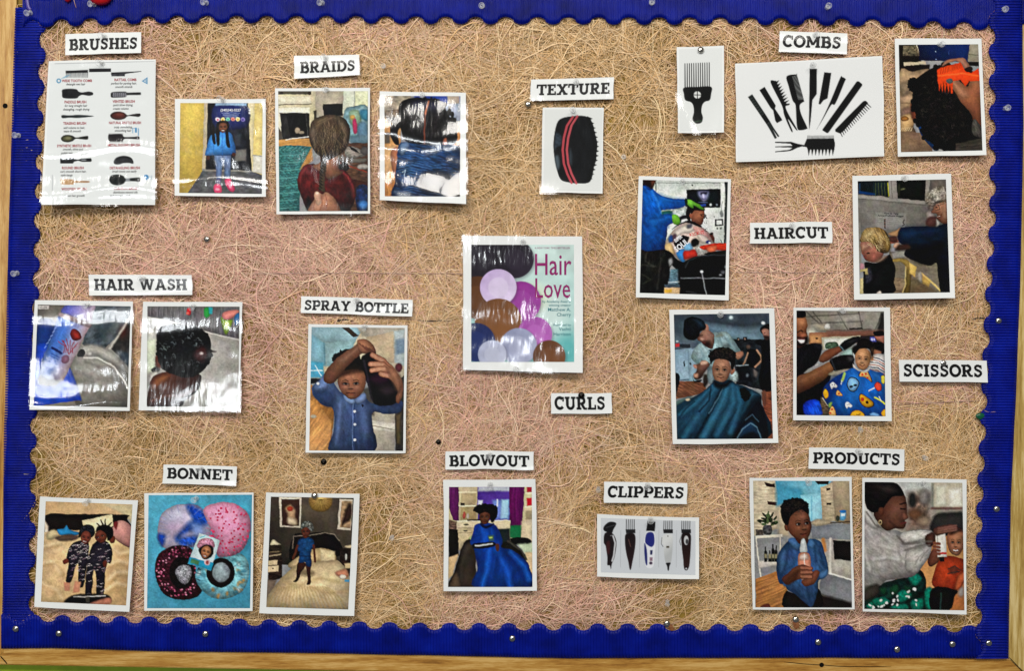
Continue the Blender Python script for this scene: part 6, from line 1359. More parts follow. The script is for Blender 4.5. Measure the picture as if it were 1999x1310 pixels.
# -- two children on a bed
s = Sheet('pinned_photo', 'photo of two children in striped pyjamas hugging on a cream bed', PH, 'H', [215, 278, 746, 298, 700, 903, 185, 877], seed=17, curl=(.004, .003))
def pic(k):
    k.q([235, 295, 730, 300, 725, 400, 240, 390], '#b9996f', g=('#c4a880', 250, 310, 700, 350)); k.q([560, 320, 725, 325, 718, 430, 680, 380], '#c9b992', f=4)
    k.p([245, 378, 400, 374, 680, 376, 690, 400, 690, 480, 245, 480], '#17110f'); k.q([240, 400, 262, 440, 262, 470, 240, 475], '#d9c6b0', f=3)
    k.q([232, 470, 712, 440, 690, 875, 215, 860], '#d3b58a', g=('#c4a274', 300, 500, 560, 840), tex=(.1, 60, 40, 30))
    for a in ([240, 560, 330, 540, 400, 600], [600, 560, 660, 600, 705, 590], [590, 660, 650, 640, 700, 650], [235, 650, 300, 640, 340, 700], [240, 760, 320, 800, 350, 840], [600, 740, 640, 700, 700, 700], [580, 800, 640, 760, 690, 770]): k.l(a, 12, '#9c7d54', f=9, a=.7); k.l([v - 12 for v in a], 12, '#ead4ae', f=9, a=.6)
    k.q([445, 410, 605, 374, 618, 440, 590, 480, 455, 450], '#e2d2a8'); k.p([600, 470, 645, 405, 710, 440, 708, 550, 640, 520], '#d0988c', g=('#b87f76', 640, 430, 690, 540)); k.p([615, 420, 640, 415, 630, 460], '#7a2f30', f=2)
    k.p([255, 475, 290, 455, 320, 470, 318, 495, 260, 510], '#dcc79a', f=3); k.p([310, 455, 345, 450, 362, 432, 375, 458, 425, 468, 420, 486, 370, 490, 325, 484], '#2f8dc4'); k.p([300, 500, 350, 485, 425, 490, 400, 515, 330, 518], '#5e4b42', f=3)
    def pj(pts):
        k.p(pts, '#231e28', tex=(.3, 10, 5))
    pj([395, 530, 440, 515, 480, 530, 478, 620, 470, 650, 455, 760, 425, 760, 425, 650, 410, 660, 385, 740, 355, 735, 372, 640, 358, 625, 370, 570])
    pj([500, 540, 540, 515, 590, 530, 610, 580, 600, 640, 575, 650, 560, 830, 525, 830, 520, 700, 505, 690, 495, 840, 462, 840, 470, 650, 480, 600])
    rg = np.random.default_rng(5)
    for i in range(150):
        x, y = ((rg.uniform(375, 475), rg.uniform(530, 740)) if i % 2 else (rg.uniform(475, 600), rg.uniform(530, 825)))
        col = k.C[np.argmin((k.P[:, 0] - x) ** 2 + (k.P[:, 1] - y) ** 2)]
        if col.sum() < .75: k.l([x - 7, y + 2, x + 7, y - 2], 2.6, ('#b9aeb0', '#8a6d78', '#c9beb8')[i % 3], f=1, a=.85)
    for a in ([345, 740, 380, 745, 375, 790, 350, 790], [405, 735, 440, 740, 430, 795, 395, 800]): k.q(a, '#c2876a', f=2)
    k.p([355, 840, 400, 812, 470, 805, 580, 810, 590, 850, 460, 860, 360, 855], '#141113', f=3); k.l([400, 822, 570, 816], 5, '#c9c2ba', f=2); k.p([500, 850, 590, 825, 595, 862, 500, 860], '#b97a62', f=3); k.q([462, 820, 485, 820, 485, 855, 465, 855], '#3a3530')
    k.p([340, 625, 362, 612, 372, 630, 350, 645], '#6a3224'); k.p([560, 630, 578, 625, 575, 660, 560, 655], '#5a2a1e'); k.p([590, 500, 618, 490, 622, 525, 600, 530], '#5f2e22')
    k.p([425, 500, 435, 450, 470, 430, 505, 440, 515, 480, 490, 500, 450, 490], '#1d1d22', tex=(.7, 7, 7)); k.face(466, 500, 30, 34, '#7a4030', rot=12, teeth=True)
    k.p([432, 490, 440, 450, 475, 432, 510, 450, 512, 480, 470, 462, 445, 475], '#23232a', tex=(.9, 7, 7))
    k.face(548, 495, 34, 34, '#683426', rot=-18, turn=-.4); k.p([520, 470, 530, 440, 570, 430, 610, 450, 612, 490, 585, 520, 575, 480, 545, 462], '#0f0c0d')
    for a in ([560, 440, 545, 405], [570, 440, 570, 402], [580, 445, 605, 418], [550, 445, 525, 425], [590, 455, 612, 440]): k.l(a, 12, '#0f0c0d', f=2, w2=5)
s.picture([248, 303, 718, 320, 683, 868, 222, 848], pic)
s.film()

# -- bonnets on blue
s = Sheet('product_picture', 'picture of four satin bonnets on a sky blue ground, below the bonnet card', 'picture', 'H', [783, 260, 1375, 255, 1370, 898, 783, 898], seed=18, curl=(.002, .003))
def pic(k):
    k.q([790, 262, 1380, 262, 1370, 890, 790, 890], '#57a9c4', g=('#4a9cba', 820, 300, 1320, 860), tex=(.05, 50, 50))
    k.e(1000, 470, 140, 145, '#3f879f', f=12, a=.5); k.e(1232, 465, 138, 150, '#3f879f', f=12, a=.5); k.e(975, 700, 135, 150, '#3f879f', f=12, a=.5)
    k.p([868, 390, 920, 335, 1000, 318, 1070, 325, 1120, 370, 1142, 440, 1135, 500, 1080, 545, 1000, 555, 930, 560, 880, 550, 855, 490], '#b9b9cc', g=('#cfc0da', 900, 350, 1050, 520), tex=(.08, 30, 30))
    k.p([1010, 330, 1050, 325, 1110, 365, 1125, 420, 1060, 460, 1000, 480, 960, 520, 950, 490, 1005, 430, 1040, 400], '#1d52c4', f=8, tex=(.35, 30, 14, 50)); k.p([860, 480, 900, 490, 880, 545, 860, 520], '#1f4fb8', f=6); k.p([960, 510, 1050, 490, 1090, 520, 1000, 552], '#2a5cc8', f=8, tex=(.4, 20, 9, 30)); k.p([1030, 420, 1100, 430, 1110, 480, 1050, 490], '#86a4e0', f=10, a=.8); k.p([885, 430, 960, 410, 1000, 440, 930, 500], '#c7a8c8', f=16, a=.7)
    k.p([1100, 350, 1160, 315, 1240, 308, 1310, 335, 1355, 400, 1350, 490, 1310, 570, 1240, 605, 1180, 600, 1160, 520, 1140, 450], '#dc9cb8', g=('#d08aa8', 1150, 330, 1300, 580), tex=(.08, 20, 30, 40))
    rg = np.random.default_rng(3)
    for i in range(110):
        x, y = rg.uniform(1105, 1350), rg.uniform(315, 600)
        if ((x - 1240) / 112) ** 2 + ((y - 455) / 142) ** 2 < 1: k.e(x, y, rg.uniform(4, 7), rg.uniform(4, 7), ('#b92a52', '#c23a60', '#cc5a7c')[i % 3])
    k.p([842, 640, 870, 580, 930, 548, 1010, 545, 1050, 580, 1060, 650, 1065, 740, 1095, 790, 1050, 830, 980, 836, 900, 815, 850, 740], '#3a1620', tex=(.5, 14, 10))
    for i in range(150):
        t = rg.uniform(0, 6.28); r = rg.uniform(.62, 1); k.e(965 + 118 * r * math.cos(t), 690 + 140 * r * math.sin(t), 4.5, 4, ('#b9587a', '#7a2a48', '#d88aa0', '#1a0c10')[i % 4], f=1, a=.9)
    k.e(985, 690, 68, 88, '#17100f', f=3, tex=(.3, 10, 10)); k.p([955, 670, 985, 648, 1030, 655, 1040, 700, 1010, 752, 975, 740, 952, 705], '#98979e', tex=(.5, 7, 7))
    k.p([1060, 690, 1100, 660, 1180, 610, 1260, 600, 1310, 588, 1350, 650, 1340, 740, 1300, 800, 1210, 835, 1130, 815, 1075, 760], '#6fb0c0', g=('#8cc8d0', 1100, 680, 1320, 780), tex=(.3, 26, 16, 30))
    for i in range(26):
        t = rg.uniform(0, 6.28); r = rg.uniform(.68, .98); k.e(1205 + 138 * r * math.cos(t), 715 + 112 * r * math.sin(t), 13, 8, ('#b98a4a', '#d9e6e4', '#4a8a9c', '#c9a46a')[i % 4], rot=rg.uniform(0, 180), f=5, a=.8)
    for i in range(16):
        t = i * .393; k.l([1205 + 90 * math.cos(t), 710 + 78 * math.sin(t), 1205 + 132 * math.cos(t + .1), 715 + 110 * math.sin(t + .1)], 4, '#3f7486', f=3, a=.5)
    k.e(1196, 690, 76, 80, '#1d1714', f=2); k.e(1198, 688, 48, 55, '#9aa9ae', f=2, tex=(.2, 14, 14))
    for cx_, cy_, rx_, ry_, c_, nn in ((1000, 440, 140, 120, '#7d80a8', 26), (1236, 456, 118, 146, '#a8607e', 26), (966, 690, 122, 145, '#12060a', 30), (1206, 714, 140, 116, '#2f6474', 30)):
        for i in range(nn):
            t = 6.283 * i / nn + .07 * math.sin(i * 7); r1 = .74 + .12 * math.sin(i * 3.1)
            k.l([cx_ + rx_ * r1 * math.cos(t), cy_ + ry_ * r1 * math.sin(t), cx_ + rx_ * .99 * math.cos(t + .05), cy_ + ry_ * .99 * math.sin(t + .05)], 2.5, c_, f=2, a=.55, w2=5)
    k.e(1196, 690, 76, 80, '#1d1714', f=2); k.e(1198, 688, 48, 55, '#9aa9ae', f=2, tex=(.2, 14, 14))
    k.q([1082, 474, 1194, 516, 1140, 678, 1018, 640], '#c7d8dc'); k.q([1030, 606, 1158, 636, 1142, 678, 1018, 640], '#2c93b4')
    k.q([1038, 615, 1082, 626, 1076, 648, 1032, 636], '#4a7f5c', f=2); k.e(1124, 634, 16, 16, '#d8c4c8', f=1.5); k.e(1124, 634, 8, 10, '#8a4a48', f=2)
    k.p([1068, 540, 1090, 508, 1130, 502, 1162, 524, 1160, 555, 1115, 540, 1080, 560], '#c98ca0', tex=(.3, 6, 6)); k.p([1078, 560, 1115, 538, 1155, 552, 1150, 600, 1110, 618, 1085, 590], '#20130f'); k.face(1116, 578, 27, 34, '#a8714f', rot=18, teeth=True); k.l([1085, 500, 1110, 490], 5, '#5fa8bc', f=1.5)
s.picture([805, 270, 1366, 267, 1355, 883, 797, 883], pic)
s.film()

# -- child standing on a bed
s = Sheet('pinned_photo', 'photo of a child in blue standing on a cream bed, black wall behind', PH, 'H', [1443, 253, 1950, 265, 1922, 928, 1408, 908], seed=19, curl=(.003, .005))
def pic(k):
    k.q([1440, 270, 1925, 275, 1915, 640, 1445, 650], '#2a2520', g=('#4a4238', 1480, 560, 1700, 300)); k.e(1690, 350, 150, 90, '#5b5042', f=60, a=.6)
    k.e(1738, 300, 64, 62, '#8a6c38', f=3, tex=(.15, 12, 12)); k.e(1738, 290, 40, 38, '#d9b668', f=24, a=.9)
    for i in range(13): a = math.pi * i / 12; k.l([1738, 290, 1738 + 62 * math.cos(a), 298 + 60 * math.sin(a)], 2, '#5a4220', a=.7)
    k.q([1512, 280, 1634, 284, 1628, 448, 1518, 442], '#d0c4b0'); k.q([1524, 290, 1624, 293, 1620, 438, 1528, 434], '#3e2a22'); k.p([1545, 340, 1575, 320, 1600, 350, 1600, 390, 1612, 430, 1560, 420, 1555, 370], '#c4a078', f=3); k.e(1572, 342, 18, 14, '#a0402c', f=3); k.p([1560, 390, 1600, 400, 1605, 432, 1560, 425], '#e0cba8', f=4)
    k.q([1842, 290, 1912, 292, 1902, 460, 1828, 455], '#cfc2ae'); k.q([1853, 300, 1908, 302, 1898, 448, 1840, 443], '#a58868', tex=(.3, 16, 16)); k.p([1880, 330, 1905, 325, 1900, 400, 1870, 420, 1850, 430], '#3a2a20', f=4)
    k.p([1585, 640, 1590, 490, 1650, 480, 1740, 470, 1800, 480, 1835, 510, 1840, 600], '#14100e'); k.l([1587, 560, 1590, 492, 1680, 488, 1760, 474, 1810, 482, 1838, 515], 4, '#8a7c6c', f=2)
    k.p([1455, 550, 1480, 510, 1510, 530, 1518, 540, 1460, 545], '#cfc0a0', f=2); k.q([1455, 540, 1525, 540, 1530, 720, 1452, 740], '#2c211a', tex=(.5, 20, 8)); k.q([1452, 624, 1504, 622, 1503, 648, 1452, 650], '#c0ab88'); k.q([1452, 655, 1512, 652, 1510, 684, 1452, 688], '#c9b592'); k.e(1480, 668, 4, 4, '#3a2a1a'); k.l([1460, 600, 1520, 590], 6, '#a99878', f=2); k.l([1458, 580, 1510, 575], 5, '#7d6a50', f=2)
    k.q([1840, 560, 1912, 555, 1905, 720, 1845, 640], '#241a15', tex=(.4, 20, 10)); k.p([1870, 548, 1905, 540, 1905, 556, 1875, 556], '#c9b594', f=2); k.q([1868, 640, 1905, 638, 1902, 668, 1868, 668], '#b8a27c', f=2); k.e(1875, 605, 6, 18, '#b9b4ac', f=2)
    k.q([1440, 730, 1500, 730, 1480, 800, 1440, 850], '#6d5f50', f=3)
    k.p([1560, 650, 1620, 600, 1700, 560, 1780, 562, 1815, 590, 1815, 630, 1700, 650, 1600, 670], '#cdb48a', g=('#b79a6c', 1640, 590, 1780, 640)); k.q([1735, 562, 1815, 575, 1815, 628, 1740, 632], '#dcc79e', f=3)
    k.p([1545, 700, 1620, 640, 1740, 630, 1830, 625, 1890, 700, 1905, 800, 1890, 890, 1440, 880, 1450, 820, 1500, 750], '#cbb288', g=('#d8c29a', 1560, 700, 1700, 860), tex=(.08, 60, 40))
    for i in range(20): k.l([1455 + i * 22, 880, 1475 + i * 19, 820, 1510 + i * 14, 770], 5, '#9c8052', f=4, a=.6)
    for a in ([1660, 740, 1740, 720, 1840, 740], [1540, 740, 1580, 760, 1640, 755], [1680, 770, 1760, 800, 1880, 790]): k.l(a, 10, '#a58b60', f=8, a=.6)
    k.p([1815, 690, 1870, 670, 1890, 700, 1860, 725], '#c98a6c', f=3); k.e(1858, 712, 18, 12, '#e3d9c6', f=2); k.q([1868, 728, 1895, 728, 1890, 742, 1868, 740], '#4a90b0', f=2)
    k.p([1610, 690, 1650, 670, 1700, 690, 1690, 705, 1640, 705], '#4a3a2a', f=6, a=.6)
    # child
    k.p([1620, 630, 1655, 640, 1650, 665, 1630, 690, 1615, 735, 1588, 740, 1605, 715, 1608, 670], '#3c2018'); k.p([1655, 640, 1685, 645, 1680, 690, 1684, 750, 1662, 757, 1668, 735, 1662, 690], '#3c2018')
    k.p([1615, 520, 1640, 500, 1690, 502, 1705, 545, 1690, 560, 1685, 600, 1688, 655, 1660, 655, 1655, 635, 1640, 635, 1618, 632, 1625, 580, 1615, 570], '#163c66', g=('#1d4e84', 1620, 520, 1690, 640), tex=(.25, 14, 9)); k.l([1625, 600, 1685, 602], 4, '#0d2440', f=2)
    k.l([1612, 545, 1600, 590, 1590, 612], 12, '#4a281d', f=1.5); k.l([1700, 545, 1704, 590, 1706, 632], 12, '#4a281d', f=1.5)
    k.face(1656, 470, 25, 32, '#5a3224'); k.p([1632, 455, 1635, 425, 1660, 410, 1690, 418, 1700, 445, 1690, 468, 1660, 445], '#6f706c', tex=(.8, 7, 7))
s.picture([1468, 278, 1917, 285, 1887, 890, 1443, 877], pic)
s.film()

# -- blowout
s = Sheet('pinned_photo', 'photo of a child in a royal blue cape before purple curtains, below the blowout card', PH, 'I', [187, 247, 700, 243, 706, 865, 187, 867], seed=20, curl=(.003, .003))
def pic(k):
    k.q([210, 280, 690, 280, 690, 600, 210, 600], '#c0b08c')
    k.q([215, 285, 275, 285, 272, 480, 240, 470, 218, 400], '#5a1f52', tex=(.2, 8, 60)); k.q([272, 285, 375, 285, 378, 480, 275, 480], '#c2b290'); k.q([285, 325, 368, 325, 368, 390, 285, 390], '#b09e7a', f=2); k.q([282, 400, 368, 398, 368, 470, 282, 470], '#a58f68', f=2)
    k.l([275, 318, 368, 318], 7, '#d8cba8'); k.l([275, 394, 370, 394], 8, '#d8cba8'); k.q([282, 378, 306, 378, 306, 392, 282, 392], '#2a2420'); k.e(302, 445, 9, 20, '#b0564c', f=2); k.e(322, 450, 7, 16, '#c9b9a8', f=2)
    k.q([375, 285, 560, 285, 558, 480, 378, 480], '#4a2f86', g=('#5a3a98', 400, 330, 540, 450)); k.q([378, 285, 556, 285, 556, 312, 378, 312], '#a9aab8', f=3); k.q([460, 360, 556, 358, 552, 470, 470, 470], '#6b7fc0', f=4); k.q([510, 360, 550, 360, 545, 465, 505, 465], '#9fc4dc', f=3); k.l([487, 360, 487, 395], 6, '#e0e6f0', f=2); k.q([380, 360, 408, 360, 406, 392, 380, 392], '#c9cad8', f=2)
    k.q([553, 285, 640, 285, 625, 500, 555, 520], '#5a1150', tex=(.2, 8, 60)); k.q([555, 505, 625, 500, 618, 575, 558, 570], '#1d6a42', f=2)
    k.q([640, 285, 690, 285, 690, 600, 618, 570], '#c6b694'); k.q([652, 285, 690, 285, 690, 318, 652, 318], '#a02434', f=2); k.q([650, 350, 690, 350, 690, 392, 650, 392], '#b8202c', f=2); k.l([645, 322, 690, 322], 7, '#ddd0ae'); k.l([642, 398, 690, 398], 7, '#ddd0ae'); k.q([645, 420, 685, 420, 685, 470, 645, 470], '#9a8a6c', f=3)
    k.q([262, 478, 560, 474, 558, 520, 262, 520], '#cfc0a0'); k.l([262, 478, 558, 474], 5, '#e6dcc2', f=2); k.q([268, 520, 350, 518, 340, 640, 268, 640], '#c3b38e'); k.l([268, 516, 350, 514], 3, '#8a7a5c'); k.l([268, 545, 345, 544], 3, '#8a7a5c'); k.e(313, 497, 14, 5, '#5a5046', f=2); k.e(310, 533, 12, 4, '#5a5046', f=2); k.q([320, 470, 410, 466, 410, 474, 320, 477], '#1f1a18')
    k.q([214, 470, 260, 480, 262, 540, 216, 530], '#6a5446', tex=(.5, 12, 8)); k.q([214, 520, 268, 525, 272, 670, 215, 680], '#15130f'); k.q([214, 680, 270, 660, 240, 780, 214, 800], '#c7ab80', f=2); k.q([620, 480, 690, 470, 690, 600, 620, 580], '#cabb9c', f=3)
    k.q([490, 520, 555, 520, 560, 620, 500, 620], '#1b2626', f=2); k.p([560, 575, 640, 568, 680, 590, 650, 612, 580, 605], '#10120f'); k.q([600, 605, 690, 600, 690, 670, 640, 660], '#b8c4a4', f=3); k.q([640, 650, 690, 650, 690, 850, 660, 830], '#c9b08a', f=3)
    k.p([335, 565, 375, 555, 370, 600, 330, 600], '#b4c890', f=2)
    # chair
    k.p([300, 600, 335, 580, 372, 620, 365, 740, 370, 850, 212, 850, 250, 760, 270, 680], '#17130f', g=('#3a322a', 270, 640, 350, 700)); k.p([290, 620, 330, 592, 350, 620, 310, 720, 290, 830, 270, 760], '#4c4439', f=10, a=.7); k.p([215, 845, 260, 760, 285, 850], '#5a4a38', f=4)
    k.p([500, 620, 560, 590, 620, 640, 650, 690, 600, 690], '#1a1a16', f=2); k.l([545, 590, 620, 640, 648, 690], 10, '#3e3c34', f=3)
    # cape
    k.p([360, 500, 400, 488, 460, 490, 490, 520, 515, 590, 510, 625, 570, 640, 640, 690, 668, 740, 672, 848, 362, 848, 375, 740, 355, 630, 335, 600, 350, 550], '#0f3f9a', g=('#0c3a8a', 400, 520, 560, 800), tex=(.14, 50, 14, 100))
    for a, c in (([440, 640, 430, 740, 400, 848], '#1e66cc'), ([520, 640, 600, 740, 650, 840], '#06215a'), ([480, 640, 540, 750, 560, 848], '#1a5cc0'), ([560, 650, 640, 730, 665, 800], '#1f64c4'), ([400, 640, 400, 740, 375, 848], '#0a2a68'), ([490, 650, 480, 760, 490, 848], '#082660'), ([400, 510, 420, 560, 410, 600], '#1a56b4'), ([470, 510, 490, 570], '#082a66')): k.l(a, 16, c, f=9, a=.75, w2=26)
    k.p([395, 485, 425, 505, 465, 488, 460, 500, 425, 520, 392, 500], '#0a1c44', f=2); k.p([350, 605, 400, 598, 470, 597, 468, 622, 360, 632], '#15181a'); k.l([365, 615, 460, 606], 8, '#b4bcc0', f=2); k.q([435, 560, 466, 556, 468, 590, 440, 592], '#3a5a5c', f=2); k.e(450, 572, 9, 6, '#a8c46a', f=2); k.p([478, 610, 496, 608, 494, 645, 480, 640], '#4a2c24')
    k.p([352, 420, 370, 392, 420, 385, 465, 392, 490, 420, 482, 460, 455, 480, 440, 440, 400, 440, 385, 440, 360, 425], '#0f0c0b', tex=(.4, 9, 9)); k.curls(425, 415, 58, 28, '#0f0c0b', 22, 9, 4, top=True)
    k.face(416, 455, 32, 40, '#5b3627', smile=1.2); k.p([382, 440, 395, 420, 440, 418, 450, 440, 420, 428], '#0f0c0b'); k.p([448, 420, 478, 430, 470, 478, 450, 480], '#0f0c0b')
s.picture([218, 288, 678, 288, 682, 845, 213, 845], pic)
s.film()

# -- clippers
s = Sheet('product_picture', 'picture of five hair clippers standing in a row, below the clippers card', 'picture', 'I', [1043, 440, 1610, 460, 1606, 803, 1040, 788], seed=21, curl=(.002, .003))
def pic(k):
    for x in (1173, 1279, 1385, 1483): k.l([x, 530, x - 2, 735], 2.5, '#b3b6bb')
    K = '#131214'
    k.p([1085, 500, 1112, 482, 1148, 490, 1132, 525, 1122, 545, 1085, 535, 1076, 520], K); k.p([1085, 545, 1125, 545, 1146, 580, 1148, 620, 1138, 680, 1124, 715, 1118, 745, 1112, 725, 1098, 722, 1098, 680, 1090, 620, 1078, 595], '#1a1214'); k.l([1130, 560, 1142, 600, 1134, 670, 1125, 700], 9, '#d3d5d8', f=1.5); k.p([1092, 600, 1112, 590, 1112, 650, 1098, 660], '#3a1a1c', f=3); k.l([1116, 560, 1134, 556], 4, '#8a8d90'); k.l([1090, 515, 1140, 500], 3, '#4b4c50')
    for X in (1204, 1413, 1513):
        for i in range(5): k.l([X + i * 11, 470 + (8 if X > 1400 else 0), X + i * 11 - 1, 532], 3.8, '#1a1a1c')
        k.q([X - 4, 524, X + 50, 524, X + 50, 546, X - 2, 546], '#1b1b1d')
    k.p([1198, 555, 1225, 545, 1252, 555, 1254, 610, 1246, 665, 1238, 705, 1230, 745, 1222, 745, 1215, 705, 1205, 665, 1197, 610], '#160e10', g=('#241618', 1200, 560, 1250, 660)); k.l([1216, 580, 1228, 620], 4, '#6a4a44', f=1.5)
    k.q([1320, 492, 1330, 480, 1366, 484, 1362, 535, 1314, 532], K); 
    for i in range(6): k.l([1322 + i * 8, 478 + i * .5, 1322 + i * 8, 500], 3, K)
    k.p([1316, 540, 1358, 540, 1366, 600, 1360, 680, 1354, 728, 1335, 740, 1312, 728, 1308, 680, 1302, 600], '#e9ebef'); k.p([1318, 545, 1354, 545, 1360, 600, 1345, 622, 1320, 610, 1308, 590], '#232a78'); k.p([1305, 600, 1318, 640, 1320, 720, 1310, 710, 1304, 650], '#1d2568', f=1.5); k.q([1336, 640, 1350, 640, 1348, 665, 1336, 665], '#1b2150'); k.q([1334, 680, 1350, 680, 1349, 700, 1334, 700], '#8a6a7a', f=2); k.e(1340, 712, 9, 8, '#3a2a40', f=2)
    k.p([1412, 555, 1436, 550, 1460, 556, 1462, 610, 1458, 665, 1450, 710, 1424, 712, 1414, 665, 1410, 610, 1398, 600, 1402, 575], '#dcdedd', g=('#b9bcbc', 1420, 600, 1462, 640)); k.q([1426, 617, 1442, 617, 1442, 627, 1426, 627], '#3b3420'); k.p([1424, 712, 1450, 710, 1444, 728, 1440, 752, 1434, 752, 1430, 728], K); k.e(1435, 562, 3, 3, '#222222'); k.l([1402, 570, 1398, 605, 1408, 620], 3, '#5b5d60')
    k.p([1512, 550, 1560, 550, 1562, 620, 1558, 690, 1552, 735, 1536, 752, 1524, 738, 1520, 690, 1512, 620], '#190f0f', g=('#2a1816', 1515, 560, 1555, 700)); k.e(1537, 585, 13, 26, '#cfd1d2', f=1.5); k.e(1541, 592, 8, 14, '#3a3a3c', f=2); k.l([1510, 560, 1500, 590, 1506, 612], 4, '#7b7d80'); k.e(1537, 742, 10, 11, '#190f0f'); k.e(1537, 743, 5, 5, '#c9ccd2')
s.picture([1062, 460, 1588, 478, 1588, 778, 1062, 763], pic, 1.0, '#d6dade', '#cfd4d9', photo=False)
s.film()

# -- boy with the bottle
s = Sheet('pinned_photo', 'photo of a child in a denim shirt holding a clear orange spray bottle', PH, 'J', [182, 237, 750, 233, 762, 970, 196, 970], seed=22, curl=(.003, .004))
def pic(k):
    k.q([195, 245, 330, 245, 340, 520, 205, 560], '#c0b298', tex=(.16, 30, 9)); 
    for i in range(9): k.l([200, 275 + i * 30, 330, 270 + i * 28], 3, '#a3957c', f=2, a=.7)
    k.q([264, 262, 318, 270, 320, 290, 275, 284], '#2c1712'); k.q([276, 366, 330, 372, 330, 390, 280, 386], '#3a1d16')
    k.q([320, 245, 640, 245, 570, 340, 470, 345, 330, 300], '#4f94ac', g=('#7ab4c4', 340, 260, 540, 330)); k.q([325, 270, 470, 300, 480, 360, 370, 380, 330, 400], '#4a9ab8', f=6); k.q([460, 335, 585, 320, 588, 470, 510, 480], '#8cc8da', g=('#a8d8e4', 480, 350, 580, 460)); k.l([525, 340, 525, 470], 6, '#6aa8bc', f=3)
    k.q([575, 290, 660, 255, 660, 480, 585, 480], '#b9a98c', tex=(.14, 30, 9)); k.q([640, 245, 745, 245, 750, 500, 655, 480], '#a8977c', g=('#8f8068', 660, 260, 740, 450)); k.q([540, 250, 620, 252, 618, 272, 560, 274], '#1f1916'); k.q([605, 295, 632, 292, 630, 305, 608, 308], '#2f1d18'); k.q([607, 378, 636, 376, 634, 388, 608, 390], '#2f1d18')
    k.q([330, 400, 400, 380, 400, 560, 340, 560], '#b5a58a', f=6)
    # furniture
    k.p([520, 490, 550, 470, 600, 468, 640, 490, 560, 505], '#bdae92', f=3); k.q([520, 510, 760, 490, 760, 585, 530, 575], '#74777c', g=('#8d9092', 560, 520, 740, 560)); k.q([520, 575, 760, 580, 760, 965, 560, 900], '#9a958c'); k.q([645, 585, 755, 590, 755, 700, 650, 690], '#15110f'); k.q([632, 690, 755, 705, 755, 780, 640, 770], '#b3ada0'); k.q([600, 765, 760, 810, 760, 960, 570, 880, 570, 820], '#6b6c70', g=('#85868a', 600, 800, 740, 920)); k.l([620, 770, 755, 805], 8, '#d2cec4', f=2); k.l([630, 575, 628, 770], 12, '#c5c0b4', f=3); k.l([632, 490, 750, 480], 6, '#3a3028', f=2); k.q([560, 880, 750, 935, 750, 965, 560, 965], '#1b1512', f=5)
    k.e(672, 463, 11, 16, '#3b3f36', f=2); k.p([685, 470, 688, 425, 715, 425, 712, 470], '#5f9cc0', f=2); k.e(700, 424, 20, 8, '#2f78b8', f=2); k.q([690, 435, 712, 435, 710, 450, 690, 450], '#d8e4ea', f=2)
    k.l([590, 580, 600, 640], 20, '#a87444', f=4)
    # cart, plant, bottles
    k.q([212, 560, 360, 550, 362, 566, 214, 574], '#d0c8b8'); k.l([215, 572, 248, 830], 7, '#cfc8ba', f=1.5); k.l([350, 560, 352, 700], 6, '#bdb5a6', f=1.5); k.q([230, 700, 340, 690, 345, 720, 235, 740], '#cfc8bc', f=3); k.e(248, 830, 12, 13, '#17130f'); k.q([215, 525, 260, 525, 260, 555, 215, 556], '#4a4440', tex=(.4, 8, 8))
    for x, h in ((270, 620), (292, 640), (310, 605), (328, 612)): k.q([x - 8, h + 30, x - 3, h + 20, x - 3, h, x + 3, h, x + 3, h + 20, x + 9, h + 30, x + 9, 705, x - 8, 705], '#14160f'); k.q([x - 7, 660, x + 8, 660, x + 8, 685, x - 7, 685], '#8a8268', f=1.5)
    rg = np.random.default_rng(8)
    for i in range(34):
        a = rg.uniform(-2.9, -.2); r = rg.uniform(20, 58); x, y = 285, 505
        k.e(x + r * math.cos(a), y + r * 1.2 * math.sin(a), 15, 6, ('#1c2416', '#2c3a22', '#50603c')[i % 3], rot=math.degrees(a) + rg.uniform(-40, 40), f=1.2)
    k.p([258, 505, 300, 505, 300, 550, 264, 550], '#4b4a4a', tex=(.5, 10, 10))
    # floor
    k.q([214, 800, 335, 755, 390, 800, 390, 965, 214, 965], '#a97442', tex=(.25, 80, 8, -22)); 
    for i in range(7): k.l([214, 840 + i * 26, 380, 770 + i * 26], 3, '#6d4424', f=2, a=.6)
    k.p([245, 950, 285, 935, 295, 962, 245, 962], '#5a2a20', f=2)
    # trousers, shirt
    k.p([380, 870, 440, 880, 560, 850, 575, 965, 376, 965], '#16120f')
    k.p([395, 590, 430, 572, 470, 605, 520, 575, 575, 590, 600, 660, 618, 740, 600, 790, 565, 810, 560, 860, 530, 950, 500, 945, 440, 890, 390, 860, 375, 830, 345, 820, 328, 740, 345, 650], '#2a4468', g=('#385a86', 360, 640, 560, 800), tex=(.22, 26, 12, 70))
    for a in ([395, 640, 380, 720, 345, 780], [570, 640, 590, 720], [500, 850, 520, 940], [420, 860, 470, 900], [540, 610, 550, 700]): k.l(a, 8, '#182a46', f=6, a=.8)
    k.p([350, 660, 385, 640, 375, 740, 345, 770], '#4f78a8', f=8, a=.7); k.p([565, 770, 610, 745, 612, 780, 575, 800], '#5076a4', f=3); k.p([365, 795, 390, 780, 400, 830, 370, 840], '#3d5f8c', f=3); k.p([395, 585, 425, 570, 470, 612, 440, 640], '#4a6f9c', f=2); k.p([500, 610, 520, 575, 545, 600, 530, 630], '#4a6f9c', f=2)
    # head
    k.p([440, 560, 500, 560, 505, 600, 475, 612, 440, 590], '#553022'); k.e(388, 510, 16, 24, '#6d4230')
    k.p([385, 480, 410, 440, 470, 410, 505, 430, 520, 480, 525, 520, 505, 575, 470, 592, 430, 570, 400, 540], '#6f4431')
    k.face(465, 495, 58, 88, '#6f4431', rot=-6, turn=.5, smile=.2, oval=False, lite='#a46f55', eyes=1.1, gaze=.6)
